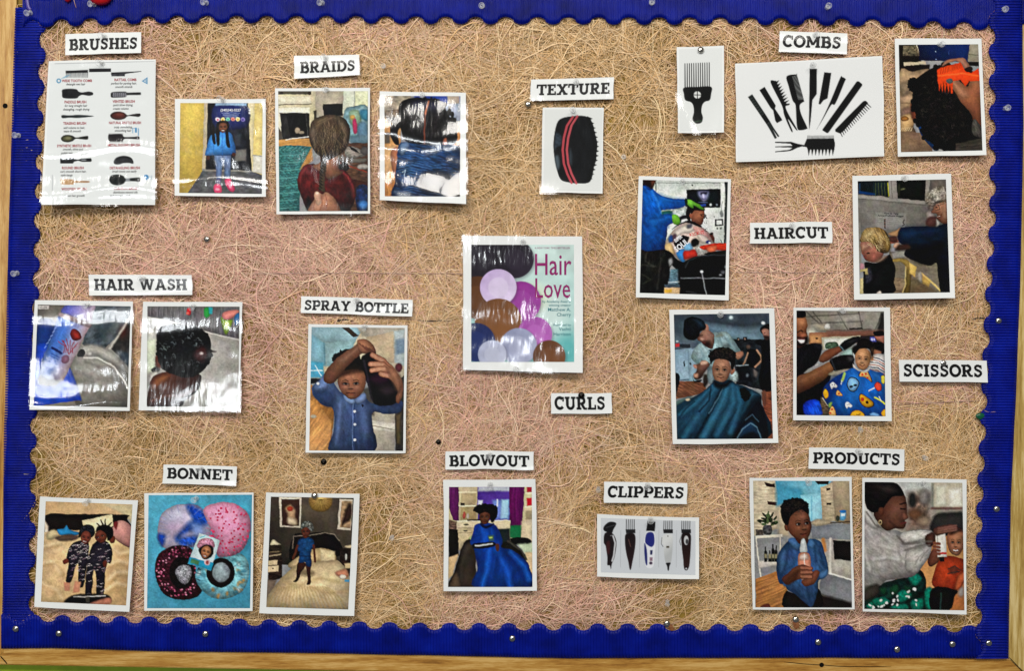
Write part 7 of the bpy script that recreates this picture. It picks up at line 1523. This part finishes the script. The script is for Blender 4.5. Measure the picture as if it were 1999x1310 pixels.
    k.p([352, 430, 365, 380, 400, 355, 450, 350, 490, 370, 510, 410, 505, 440, 470, 415, 430, 430, 405, 460, 395, 500, 372, 490], '#0d0a09', tex=(.4, 9, 9)); k.curls(432, 400, 70, 44, '#0d0a09', 22, 10, 7, top=True)
    k.strands(432, 400, 62, 40, 90, 18, ('#2e2622', '#221c1a', '#3c322c'), w=3, seed=8, bend=2.4)
    # bottle and hands
    k.p([470, 580, 480, 572, 490, 580, 498, 610, 500, 650, 460, 650, 462, 610], '#ccd0d0', f=1.2); k.p([455, 660, 505, 655, 520, 690, 522, 780, 500, 815, 470, 810, 452, 740], '#d08060', g=('#d9a48c', 460, 670, 510, 790), a=.95); k.p([462, 665, 500, 660, 506, 690, 460, 695], '#d9cdc4', f=4, a=.8); k.l([485, 660, 488, 780], 4, '#e8d8cc', f=2)
    k.p([360, 800, 400, 760, 440, 730, 480, 720, 520, 735, 525, 760, 490, 790, 430, 810, 390, 835], '#6a3f2e', g=('#8a5640', 420, 740, 500, 780)); k.p([470, 810, 520, 770, 555, 750, 570, 770, 545, 820, 500, 842, 475, 830], '#7a4a36')
    for i in range(3): k.l([470, 740 + i * 24, 525, 742 + i * 24], 20, '#4a281d', f=2); k.l([470, 738 + i * 24, 522, 740 + i * 24], 15, '#93604a', f=2.5)
    k.p([380, 810, 420, 770, 460, 750, 440, 800, 395, 832], '#54301f', f=5)
s.picture([200, 253, 735, 255, 750, 960, 212, 958], pic)
s.film()

# -- woman and child
s = Sheet('pinned_photo', 'photo of an adult in a grey sweater stroking the head of a child in orange', PH, 'J', [808, 238, 1388, 245, 1385, 997, 808, 982], seed=23, curl=(.003, .005))
def pic(k):
    k.q([815, 255, 1380, 255, 1380, 560, 815, 560], '#a39b90', tex=(.1, 60, 60)); k.q([980, 255, 1200, 255, 1190, 400, 1010, 390], '#b4b6b0', f=6); k.q([1060, 320, 1180, 320, 1180, 520, 1060, 520], '#6f5a4e', f=14, tex=(.5, 20, 24)); k.e(1085, 360, 22, 40, '#2a2826', f=8); k.e(1150, 345, 30, 44, '#8b8680', f=10); k.e(1100, 440, 40, 30, '#6d4a36', f=10); k.e(1150, 480, 34, 30, '#a08872', f=10)
    k.q([1195, 260, 1370, 260, 1370, 420, 1195, 410], '#b9ae98', f=4); k.q([1215, 280, 1275, 278, 1272, 390, 1215, 392], '#d3cebc', f=6); k.q([1285, 300, 1365, 290, 1365, 395, 1285, 400], '#d8d4c6', f=6); k.l([1200, 270, 1198, 400], 10, '#6a6c64', f=5); k.l([1195, 408, 1368, 410], 12, '#4a2a26', f=5); k.q([1195, 415, 1370, 415, 1370, 440, 1195, 440], '#8b8378', f=6)
    k.p([1195, 470, 1230, 435, 1330, 430, 1370, 440, 1370, 560, 1195, 540], '#2d2b29', f=4)
    k.q([990, 560, 1380, 560, 1380, 980, 990, 980], '#a87646', g=('#b98a5a', 1040, 620, 1180, 900), tex=(.06, 40, 40)); k.q([1330, 830, 1380, 800, 1380, 980, 1290, 980], '#a5653a', f=6); k.e(1355, 870, 20, 30, '#8a98a0', f=8, a=.7)
    k.p([1000, 600, 1040, 570, 1060, 600, 1020, 640], '#b47a48', f=4, a=.4)
    # woman's trousers
    k.p([820, 880, 900, 830, 1000, 800, 1080, 760, 1130, 750, 1160, 800, 1165, 880, 1200, 975, 820, 975], '#0e2a24', tex=(.5, 20, 20))
    for pts in ([860, 920, 920, 900, 960, 930, 900, 960], [1000, 880, 1060, 860, 1080, 900, 1020, 930], [1060, 790, 1110, 770, 1140, 800, 1100, 840], [1080, 920, 1140, 910, 1140, 970, 1080, 970], [960, 960, 1040, 935, 1060, 970], [1150, 870, 1190, 850, 1200, 960, 1160, 960], [830, 950, 860, 930, 870, 970]): k.p(pts, '#0d7a64', f=3, tex=(.25, 12, 12))
    for pts in ([960, 850, 1000, 830, 1010, 870, 970, 890], [1040, 840, 1080, 850, 1060, 880], [900, 860, 940, 850, 930, 890]): k.p(pts, '#14442c', f=3)
    rg = np.random.default_rng(9)
    for i in range(26):
        x = rg.uniform(830, 1130); y = rg.uniform(max(800, 960 - (x - 820) * .55), 965); k.e(x, y, rg.uniform(5, 10), rg.uniform(4, 7), '#cfd4ce', rot=rg.uniform(0, 180), f=1.3)
    # sweater
    k.p([815, 430, 860, 450, 920, 520, 1000, 530, 1030, 540, 1110, 525, 1190, 530, 1200, 570, 1195, 600, 1190, 640, 1160, 700, 1100, 780, 1000, 800, 940, 810, 890, 850, 815, 880], '#b4afaa', g=('#9a9591', 850, 520, 1080, 780), tex=(.14, 40, 14, 40))
    for a in ([840, 520, 900, 620, 1000, 650], [880, 700, 960, 690, 1060, 720], [930, 560, 1000, 620, 1020, 700], [1100, 640, 1130, 700], [830, 640, 860, 760], [1060, 560, 1150, 565]): k.l(a, 9, '#77726e', f=7, a=.8); k.l([v - 10 for v in a], 9, '#d3cfca', f=7, a=.6)
    k.p([815, 380, 850, 420, 900, 500, 870, 520, 820, 470], '#c9c5bf', f=4); k.l([830, 430, 880, 500, 960, 530], 8, '#5b5652', f=4); k.p([820, 850, 890, 830, 900, 880, 820, 920], '#3b362f', f=5)
    k.p([1020, 548, 1110, 528, 1185, 532, 1200, 560, 1130, 588, 1040, 604], '#cbc6c0', tex=(.12, 30, 10, -5)); k.p([1050, 650, 1120, 622, 1180, 612, 1192, 640, 1165, 700, 1110, 762, 1050, 750], '#bdb8b2', tex=(.14, 26, 10, -30))
    k.l([1000, 560, 1040, 606, 1120, 600], 8, '#5f5a56', f=4); k.l([1048, 640, 1110, 618, 1180, 606], 7, '#625d59', f=4); k.l([1130, 700, 1150, 660, 1185, 625], 5, '#7f7a75', f=3); k.l([1100, 720, 1120, 680, 1150, 650], 5, '#86817c', f=3)
    k.p([1160, 560, 1200, 540, 1215, 580, 1190, 620, 1160, 610], '#4a2f28', f=2)
    # woman's head
    k.p([930, 330, 1000, 300, 1040, 330, 1055, 390, 1058, 440, 1062, 462, 1045, 475, 1050, 495, 1035, 520, 990, 520, 940, 530, 900, 490, 870, 430], '#4a2d22', g=('#6d4636', 930, 380, 1045, 470)); k.p([960, 380, 1030, 360, 1050, 420, 1000, 470, 950, 460], '#85594a', f=16, a=.6)
    k.p([820, 262, 900, 256, 980, 262, 1020, 290, 1036, 335, 980, 340, 950, 370, 920, 410, 880, 430, 850, 425, 822, 380], '#100d0d', tex=(.4, 30, 6, 20)); k.p([870, 280, 960, 275, 1010, 310, 950, 330], '#3a302c', f=12, a=.7)
    k.e(912, 425, 16, 26, '#573325', f=2); k.e(908, 486, 9, 13, '#b9a27a', f=1.5); k.e(908, 486, 5, 8, '#3a2a20', f=1.5)
    k.l([1015, 385, 1048, 376], 6, '#120b09', f=2.5); k.l([1020, 410, 1046, 412], 7, '#140c0a', f=2.5); k.p([1040, 430, 1062, 455, 1045, 470, 1030, 455], '#7d5040', f=3); k.l([1020, 492, 1048, 486], 8, '#5a2a26', f=2.5); k.l([960, 480, 990, 510, 1030, 522], 6, '#2a1813', f=6, a=.7)
    # child
    k.p([1280, 560, 1300, 525, 1340, 518, 1368, 540, 1370, 620, 1340, 668, 1300, 655, 1280, 610], '#9a664c')
    k.l([1030, 606, 1110, 596, 1190, 590], 7, '#6a6561', f=5); k.l([1040, 640, 1120, 625, 1180, 612], 6, '#7b7672', f=5)
    k.face(1326, 598, 42, 66, '#9a664c', rot=2, turn=.1, smile=1.5, teeth=True, oval=False, lite='#c48c6c')
    k.p([1290, 545, 1310, 520, 1345, 516, 1368, 535, 1340, 535, 1305, 552], '#3a241c', f=5)
    k.p([1240, 690, 1290, 670, 1340, 680, 1376, 700, 1378, 800, 1330, 865, 1250, 860, 1195, 830, 1210, 750], '#a83e1e', g=('#8a2f18', 1220, 700, 1350, 840), tex=(.15, 20, 20)); k.l([1285, 745, 1320, 730, 1350, 750], 6, '#3c2a24', f=2.5); k.l([1285, 770, 1345, 760], 6, '#3c2a24', f=2.5); k.e(1315, 755, 24, 20, '#4a352c', f=5, a=.6)
    k.p([1320, 850, 1340, 780, 1376, 760, 1378, 800, 1345, 860], '#c2603a', f=4); k.p([1195, 850, 1330, 862, 1320, 900, 1290, 975, 1190, 975], '#100d0d'); k.l([1245, 880, 1240, 970], 6, '#27413c', f=3)
    k.p([1175, 680, 1200, 640, 1230, 650, 1235, 700, 1190, 730, 1172, 712], '#6d4030')
    k.q([1210, 542, 1268, 538, 1278, 676, 1226, 680], '#d3cdc4'); k.q([1224, 655, 1276, 650, 1277, 662, 1225, 667], '#a8342c'); k.q([1236, 680, 1264, 678, 1262, 704, 1240, 704], '#1a1615'); k.q([1222, 560, 1226, 640, 1230, 640, 1226, 560], '#8a847c', f=1.5)
    for i in range(4): k.l([1205, 600 + i * 19, 1236, 606 + i * 19], 15, '#6d4232', f=2)
    k.p([1205, 520, 1260, 500, 1310, 495, 1340, 510, 1330, 530, 1270, 545, 1215, 560], '#5d3c31', f=2); 
    for i in range(3): k.l([1230, 520 + i * 12, 1330, 502 + i * 12], 9, '#7d574a', f=3, a=.8)
s.picture([820, 260, 1363, 265, 1375, 975, 818, 967], pic)
s.film()

# ------------------------------------------------------------------ word cards in heavy slab lettering
def arc(cx, cy, rx, ry, a0, a1, n=14):
    a = np.radians(np.linspace(a0, a1, n)); return [(cx + rx * math.cos(t), cy + ry * math.sin(t)) for t in a]
ST, SL = 0.26, 0.165
def V_(x, y0=0, y1=1, w=ST): return ([(x, y0), (x, y1)], w)
def H_(x0, x1, y, w=SL): return ([(x0, y), (x1, y)], w)
def D_(x0, y0, x1, y1, w=ST): return ([(x0, y0), (x1, y1)], w)
b0, t0_ = SL / 2, 1 - SL / 2
FONT = {
 'A': (1.02, [D_(.17, 0, .49, 1, 0.213), D_(.53, 1, .85, 0, 0.237), H_(.28, .74, .3, 0.163), H_(0, .34, b0), H_(.68, 1.02, b0), H_(.28, .6, t0_)]),
 'B': (.86, [V_(.22), H_(0, .5, t0_), H_(0, .5, b0), H_(.2, .52, .52, 0.163), (arc(.48, .73, .2, .2, 90, -90), 0.229), (arc(.5, .29, .25, .22, 90, -90), 0.241)]),
 'C': (.86, [(arc(.46, .5, .36, .42, 48, 318, 22), 0.241), V_(.77, .62, .98, 0.150)]),
 'D': (.94, [V_(.22), H_(0, .46, t0_), H_(0, .46, b0), (arc(.43, .5, .4, .425, 90, -90, 18), 0.241)]),
 'E': (.82, [V_(.22), H_(0, .76, t0_), H_(0, .8, b0), H_(.2, .56, .51, 0.163), V_(.71, .68, 1, 0.138), V_(.75, 0, .34, 0.138), V_(.55, .37, .65, .1)]),
 'H': (1.0, [V_(.22), V_(.78), H_(.2, .8, .5, 0.163), H_(0, .44, t0_), H_(0, .44, b0), H_(.56, 1.0, t0_), H_(.56, 1.0, b0)]),
 'I': (.46, [V_(.23), H_(0, .46, t0_), H_(0, .46, b0)]),
 'L': (.78, [V_(.22), H_(0, .46, t0_), H_(0, .76, b0), V_(.7, 0, .38, 0.150)]),
 'M': (1.2, [V_(.2, 0, 1, 0.200), V_(1.0), D_(.2, .98, .6, .22, 0.225), D_(.6, .22, 1.0, .98, 0.188), H_(0, .38, b0), H_(.8, 1.2, b0), H_(.02, .25, t0_), H_(.95, 1.18, t0_)]),
 'N': (1.0, [V_(.2, 0, 1, 0.188), V_(.8, 0, 1, 0.188), D_(.2, .98, .8, .02, 0.250), H_(0, .38, b0), H_(.02, .25, t0_), H_(.6, .98, t0_)]),
 'O': (.96, [(arc(.48, .5, .385, .42, 0, 360, 30), 0.241)]),
 'P': (.84, [V_(.22), H_(0, .5, t0_), H_(0, .46, b0), H_(.2, .5, .45, 0.163), (arc(.49, .69, .25, .235, 90, -90), 0.241)]),
 'R': (.94, [V_(.22), H_(0, .5, t0_), H_(0, .44, b0), H_(.2, .5, .48, 0.163), (arc(.49, .705, .24, .22, 90, -90), 0.229), D_(.46, .48, .74, .04, 0.225), H_(.66, .94, b0)]),
 'S': (.76, [([(.63, .76), (.58, .86), (.46, .92), (.32, .92), (.2, .85), (.16, .74), (.2, .63), (.34, .56), (.5, .49), (.6, .4), (.62, .27), (.56, 0.188), (.42, .08), (.28, .08), (.17, 0.175), (.12, .24)], 0.213), V_(.66, .66, .98, .1), V_(.1, .02, .34, .1)]),
 'T': (.9, [V_(.45), H_(0, .9, t0_), H_(.22, .68, b0), V_(.06, .64, 1, 0.150), V_(.84, .64, 1, 0.150)]),
 'U': (.98, [V_(.22, .34, 1), V_(.77, .34, 1, 0.200), (arc(.495, .36, .275, .28, 180, 360, 16), 0.229), H_(0, .44, t0_), H_(.57, .98, t0_)]),
 'W': (1.36, [D_(.13, 1, .42, .02, 0.213), D_(.42, .02, .68, .92, 0.188), D_(.68, .92, .94, .02, 0.213), D_(.94, .02, 1.23, 1, 0.188), H_(0, .36, t0_), H_(1.02, 1.36, t0_), H_(.52, .84, t0_)]),
 'X': (1.0, [D_(.18, 1, .82, 0, 0.250), D_(.82, 1, .18, 0, 0.213), H_(0, .4, t0_), H_(.6, 1, t0_), H_(0, .4, b0), H_(.6, 1, b0)]),
 'Y': (.98, [D_(.14, 1, .49, .45, 0.237), D_(.84, 1, .49, .45, 0.213), V_(.49, 0, .5), H_(0, .38, t0_), H_(.62, .98, t0_), H_(.28, .7, b0)]),
 ' ': (.38, [])}

def card(word, view, quad, seed, tx=(.05, .95), ty=(.24, .75), wave=0.0, h0=0.0082, extra='', group=None):
    low = word.lower()
    s = Sheet('word_card', 'white word card reading %s in black slab capitals' % low, 'word card', view, quad, h0=h0, curl=(.0006, .0008), bow=.0012, wave=wave, seed=seed, group='printed word cards')
    gap = .06
    adv = sum(FONT[c][0] + gap for c in word) - gap
    x = 0
    for c in word:
        w_, parts = FONT[c]
        if parts:
            VV, QQ = [], []; nv = 0
            for zi, (pts, wd_) in enumerate(parts):
                P = np.array(pts, float)
                d = np.gradient(P, axis=0); d /= np.linalg.norm(d, axis=1)[:, None] + 1e-9
                if len(P) > 2 and np.allclose(P[0], P[-1], atol=1e-6): d[0] = d[-1] = (d[0] + d[-1]) / 2 / (np.linalg.norm((d[0] + d[-1]) / 2) + 1e-9)
                n_ = np.stack([-d[:, 1], d[:, 0]], 1) * wd_ / 2
                if len(P) == 2 and abs(d[0, 0]) > .01 and abs(d[0, 1]) > .3:      # diagonals end level
                    n_ = np.stack([np.full(2, -wd_ / 2 / abs(d[0, 1])), np.zeros(2)], 1) * np.sign(d[0, 1])
                L, R = P + n_, P - n_
                n = len(P)
                pp = np.concatenate([L, R])
                uu = tx[0] + (x + pp[:, 0]) / adv * (tx[1] - tx[0]); vv = ty[1] - pp[:, 1] * (ty[1] - ty[0])
                pix = s.pix(uu, vv)
                VV.append(s.at(pix, 0.00028 + zi * 0.00003))
                k_ = np.arange(n - 1) + nv
                QQ.append(np.stack([k_, k_ + n, k_ + n + 1, k_ + 1], 1)); nv += 2 * n
            o = link('letter', mesh_np('letter', np.concatenate(VV), np.concatenate(QQ), smooth=False), M_INK, s.root)
        x += w_ + gap
    s.film(None if wave else M_FILM_CARD, margin=1.6, up=0.0008)
    return s

card('BRUSHES', 'Z5', [210, 58, 748, 45, 748, 193, 210, 207], 31, ty=(.25, .79))
card('BRAIDS', 'B', [220, 322, 598, 315, 602, 432, 222, 455], 32, tx=(.09, .93), ty=(.27, .78))
card('TEXTURE', 'C', [108, 460, 590, 450, 587, 577, 105, 583], 33, tx=(.075, .955), ty=(.24, .75), wave=.0004)
card('COMBS', 'D', [187, 180, 580, 192, 578, 312, 183, 300], 34, ty=(.19, .75), tx=(.05, .91))
card('HAIRCUT', 'G', [608, 242, 975, 235, 977, 330, 607, 335], 35, ty=(.24, .78))
card('HAIR WASH', 'E', [518, 315, 1117, 320, 1117, 435, 518, 437], 36, ty=(.2, .76))
card('SPRAY BOTTLE', 'F', [122, 373, 670, 390, 668, 472, 120, 455], 37, tx=(.03, .965), ty=(.22, .82))
card('CURLS', 'P', [1076, 768, 1194, 767, 1195, 807, 1076, 808], 38, ty=(.17, .8), tx=(.06, .89))
card('SCISSORS', 'G', [1276, 857, 1670, 859, 1672, 957, 1276, 955], 39, tx=(.045, .945), ty=(.2, .76), h0=.0105)
card('BLOWOUT', 'I', [200, 88, 690, 90, 690, 192, 200, 189], 40, tx=(.045, .95), ty=(.22, .83))
card('CLIPPERS', 'I', [1080, 260, 1543, 265, 1541, 382, 1080, 377], 41, tx=(.045, .96), ty=(.2, .74))
card('BONNET', 'H', [885, 105, 1283, 115, 1278, 220, 880, 208], 42, tx=(.055, .94), ty=(.17, .73))
card('PRODUCTS', 'J', [513, 66, 1043, 77, 1040, 198, 508, 184], 43, tx=(.045, .955), ty=(.22, .74))

# ------------------------------------------------------------------ pins
def lathe(prof, n=16):
    P = np.array(prof, float); m = len(P)
    a = np.linspace(0, 2 * math.pi, n, endpoint=False)
    V = np.stack([P[:, 0][:, None] * np.cos(a), -P[:, 1][:, None] + 0 * a, P[:, 0][:, None] * np.sin(a)], -1).reshape(-1, 3)
    Q = []
    for i in range(m - 1):
        for j in range(n):
            j2 = (j + 1) % n
            Q.append((i * n + j, i * n + j2, (i + 1) * n + j2, (i + 1) * n + j))
    return V, Q
# profiles run from the board (0) outwards, metres
V, Q = lathe([(0.0001, .0000), (.0030, .0002), (.0036, .0008), (.0032, .0014), (.0018, .0022), (.0015, .0045), (.0016, .0072), (.0030, .0084), (.0042, .0092), (.0044, .0100), (.0038, .0106), (.0024, .0108), (.0018, .0102), (.0001, .0101)], 20)
ME_HEAD = mesh_np('pin_head', V, Q); ME_HEAD.materials.append(M_CLEAR)
V, Q = lathe([(0.0001, -.0085), (.0005, -.0062), (.0005, .0030), (.0004, .0052), (.0001, .0053)], 8)
ME_NEEDLE = mesh_np('pin_needle', V, Q); ME_NEEDLE.materials.append(M_STEEL)
V, Q = lathe([(.0034, -.0001), (.0046, .0001), (.0047, .0006), (.0042, .0017), (.0031, .0026), (.0016, .0031), (.0001, .0032)], 20)
ME_DOME = mesh_np('tack_dome', V, Q); ME_DOME.materials.append(M_STEEL)
ME_DOMEK = ME_DOME.copy(); ME_DOMEK.name = 'tack_dome_dark'; ME_DOMEK.materials[0] = M_DARKSTEEL

prng = random.Random(3)
def pin(px, py, h, label, group, kind='c', big=1.0):
    root = link('push_pin' if kind == 'c' else 'thumb_tack', None)
    tag(root, label, 'push pin' if kind == 'c' else 'thumb tack', group)
    root.location = W(px, py, h)
    t = 0.16 if kind == 'c' else 0.10
    root.rotation_euler = (prng.uniform(-t, t) + (0.22 if kind == 'c' else 0), prng.uniform(0, 6), prng.uniform(-t, t) - (0.16 if kind == 'c' else 0))
    root.rotation_mode = 'XYZ'
    root.rotation_euler.y = 0
    if kind == 'c':
        link('grip', ME_HEAD, None, root); link('needle', ME_NEEDLE, None, root)
    else:
        link('dome', ME_DOME if kind == 'm' else ME_DOMEK, None, root); link('needle', ME_NEEDLE, None, root)
    root.scale = (big * .95,) * 3
    return root

HOLD = [  # pixel, what it holds, kind
 (204, 70, 'the brushes word card', 'c'), (200, 122, 'the chart of brushes', 'c'), (435, 194, 'the photo of the child in the light blue jacket', 'c'),
 (636, 112, 'the braids word card', 'c'), (638, 174, 'the photo of the brown braid', 'c'), (825, 186, 'the photo of parted dark hair', 'c'),
 (1125, 160, 'the texture word card', 'c'), (1119, 216, 'the curl sponge picture', 'c'), (1368, 97, 'the afro pick picture', 'm'),
 (1591, 67, 'the combs word card', 'c'), (1586, 126, 'the fan of combs picture', 'c'), (1834, 85, 'the photo with the orange comb', 'c'),
 (1333, 353, 'the photo of the barber in blue', 'c'), (1545, 440, 'the haircut word card', 'c'), (1764, 347, 'the photo of the fair haired toddler', 'c'),
 (281, 543, 'the hair wash word card', 'c'), (172, 595, 'the photo of the blue bottle', 'c'), (378, 597, 'the photo of wet curls', 'c'),
 (697, 585, 'the spray bottle word card', 'c'), (713, 637, 'the photo of the dark spray bottle', 'c'), (1021, 471, 'the top of the book cover print', 'c'),
 (1011, 717, 'the bottom of the book cover print', 'c'), (1135, 772, 'the curls word card', 'k'), (1407, 611, 'the photo with the dark teal cape', 'c'),
 (1642, 605, 'the photo with the food patterned cape', 'c'), (1841, 709, 'the scissors word card', 'm'), (393, 914, 'the bonnet word card', 'c'),
 (172, 977, 'the photo of two children on a bed', 'c'), (384, 973, 'the picture of four bonnets', 'c'), (614, 968, 'the photo of the child standing on a bed', 'm'),
 (957, 887, 'the blowout word card', 'c'), (957, 945, 'the photo with the royal blue cape', 'c'), (1264, 946, 'the clippers word card', 'c'),
 (1270, 1013, 'the picture of five clippers', 'c'), (1674, 880, 'the products word card', 'c'), (1576, 939, 'the photo of the child in denim', 'c'), (1802, 943, 'the photo of the adult in grey', 'c')]
KN = {'c': 'clear plastic push pin', 'm': 'silver dome thumb tack', 'k': 'black dome thumb tack'}
for x, y, what, kd in HOLD:
    pin(x, y, 0.0092 if kd == 'c' else 0.0095, '%s holding %s' % (KN[kd], what), 'pins holding papers', kd)
for x, y, w_ in ((185, 8, 'beside the red ornament'), (404, 5, 'over the light blue jacket photo'), (630, 5, 'over the braids word card'),
                 (942, 11, 'between the braids and texture cards'), (1272, 5, 'between the texture card and the afro pick'), (1615, 14, 'over the combs word card')):
    pin(x, y, .0074, 'clear push pin in the top blue strip ' + w_, 'pins in the top border')
pin(60, 24, .0074, 'clear plastic push pin at the end of the purple ribbon', 'pins in the top border')
pin(1959, 18, .0076, 'clear plastic push pin in the upper corner where blue strips overlap', 'pins in the top border')
pin(37, 264, .0060, 'clear push pin in the blue strip beside the brushes chart', 'pins in the side border')
pin(34, 533, .0060, 'clear push pin in the blue strip level with the hair wash card', 'pins in the side border')
pin(1962, 212, .0076, 'clear plastic push pin in the blue strip beside the orange comb photo', 'pins in the side border')
pin(1949, 626, .0078, 'silver dome tack in the blue strip above the scissors card', 'tacks in the side border', 'm')
pin(1945, 994, .0078, 'silver dome tack in the blue strip beside the adult in grey', 'tacks in the side border', 'm')
pin(1930, 1256, .0078, 'silver dome tack in the corner where side and bottom strips overlap', 'tacks in the side border', 'm')
for x, y, w_ in ((31, 1228, 'in the corner overlap'), (115, 1237, 'under the two children on a bed'), (401, 1238, 'under the four bonnets'), (1000, 1247, 'under the royal blue cape photo'),
                 (1597, 1254, 'under the child in denim'), (1751, 1268, 'under the adult in grey, lower of two'), (1859, 1258, 'under the adult in grey, higher of two')):
    pin(x, y, .0072, 'silver dome tack in the bottom blue strip ' + w_, 'tacks in the bottom border', 'm')
for x, y, w_ in ((750, 130, 'beside the braids card'), (1218, 306, 'beside the curl sponge picture'), (1803, 892, 'beside the products card'), (766, 1048, 'between the standing child and the royal blue cape'),
                 (1303, 1174, 'under the five clippers picture'), (1679, 836, 'under the food patterned cape photo'), (1168, 953, 'beside the clippers card')):
    pin(x, y, .0042, 'clear push pin alone in the fibre ' + w_, 'spare pins in the fibre', 'c', .82)
pin(404, 467, .0042, 'silver dome tack alone in the fibre above the hair wash card', 'spare tacks in the fibre', 'm')
pin(1031, 203, .0042, 'silver dome tack at the lower corner of the texture card', 'spare tacks in the fibre', 'm')
pin(856, 863, .0040, 'small black dome tack alone above the blowout card', 'spare tacks in the fibre', 'k', .8)
pin(632, 902, .0040, 'black dome tack just below the dark spray bottle photo', 'spare tacks in the fibre', 'k', .95)
pin(1302, 1218, .0075, 'silver tack with rust stain at the scallops below the clippers', 'spare tacks in the fibre', 'm')
pin(1553, 1210, .0048, 'silver tack with rust stain below the child in denim', 'spare tacks in the fibre', 'm', 1.05)

# ------------------------------------------------------------------ odds and ends at the edges
def blob3(name, pts, h0, dome, mt, label=None, cat=None, rings=5, parent=None):
    """a rounded body with a pixel outline, bulging towards the room"""
    P = np.array(pts, float).reshape(-1, 2)
    p0 = np.roll(P, 1, 0); p2 = np.roll(P, -1, 0); p3 = np.roll(P, -2, 0)
    o = [0.5 * (2 * P + (p2 - p0) * t + (2 * p0 - 5 * P + 4 * p2 - p3) * t * t + (3 * P - p0 - 3 * p2 + p3) * t ** 3) for t in (0, .25, .5, .75)]
    R = np.stack(o, 1).reshape(-1, 2); c = R.mean(0); n = len(R)
    V = []; Q = []
    for i in range(rings + 1):
        a = i / rings * math.pi / 2
        q = c + (R - c) * max(math.cos(a), .02); V.append(W(q[:, 0], q[:, 1], np.full(n, h0 + dome * math.sin(a))))
        if i:
            for j in range(n):
                j2 = (j + 1) % n; Q.append(((i - 1) * n + j, i * n + j, i * n + j2, (i - 1) * n + j2))
    o = link(name, mesh_np(name, np.concatenate(V), [q[::-1] for q in Q]), mt, parent)
    if label: tag(o, label, cat)
    return o
blob3('red_ornament', [170, -14, 178, 2, 190, 9, 205, 9, 216, 2, 222, -14, 200, -24], .0080, .010, M_RED, 'glossy red ornament hanging over the top border strip', 'ornament')
blob3('red_ornament', [122, -14, 125, -2, 132, 4, 138, 0, 142, -14, 132, -20], .0080, .006, M_RED, 'small red ornament tip hanging over the top border near the purple ribbon', 'ornament')
rb = thread([50, -12, 53, 2, 55, 12, 60, 20], 7.0, .0078, 'purple_ribbon', M_RIBBON); tag(rb, 'purple ribbon end pinned over the upper corner of the board', 'ribbon')
th = thread([143, -6, 146, 6, 149, 15], 1.2, .0080, 'white_thread', M_LINER); tag(th, 'thin pale thread hanging beside the red ornament', 'thread')
blob3('green_foil_scrap', [1904, 812, 1912, 806, 1922, 809, 1921, 816, 1912, 820], .0070, .003, M_GREEN, 'small scrap of green foil caught under the scalloped edge', 'scrap')
blob3('rust_stain', [1304, 1222, 1311, 1220, 1316, 1230, 1309, 1232], .0076, .0004, M_RUST, 'brown rust stain beside the tack below the clippers', 'stain')
blob3('rust_stain', [1548, 1214, 1558, 1214, 1560, 1226, 1551, 1228], .0062, .0004, M_RUST, 'brown rust stain beside the tack below the child in denim', 'stain')
cu = thread([1921, 801, 1930, 805, 1944, 804], 1.2, .0084, 'loose_fibre', M_LINER); tag(cu, 'single loose fibre lying over the blue strip near the green scrap', 'fibre')
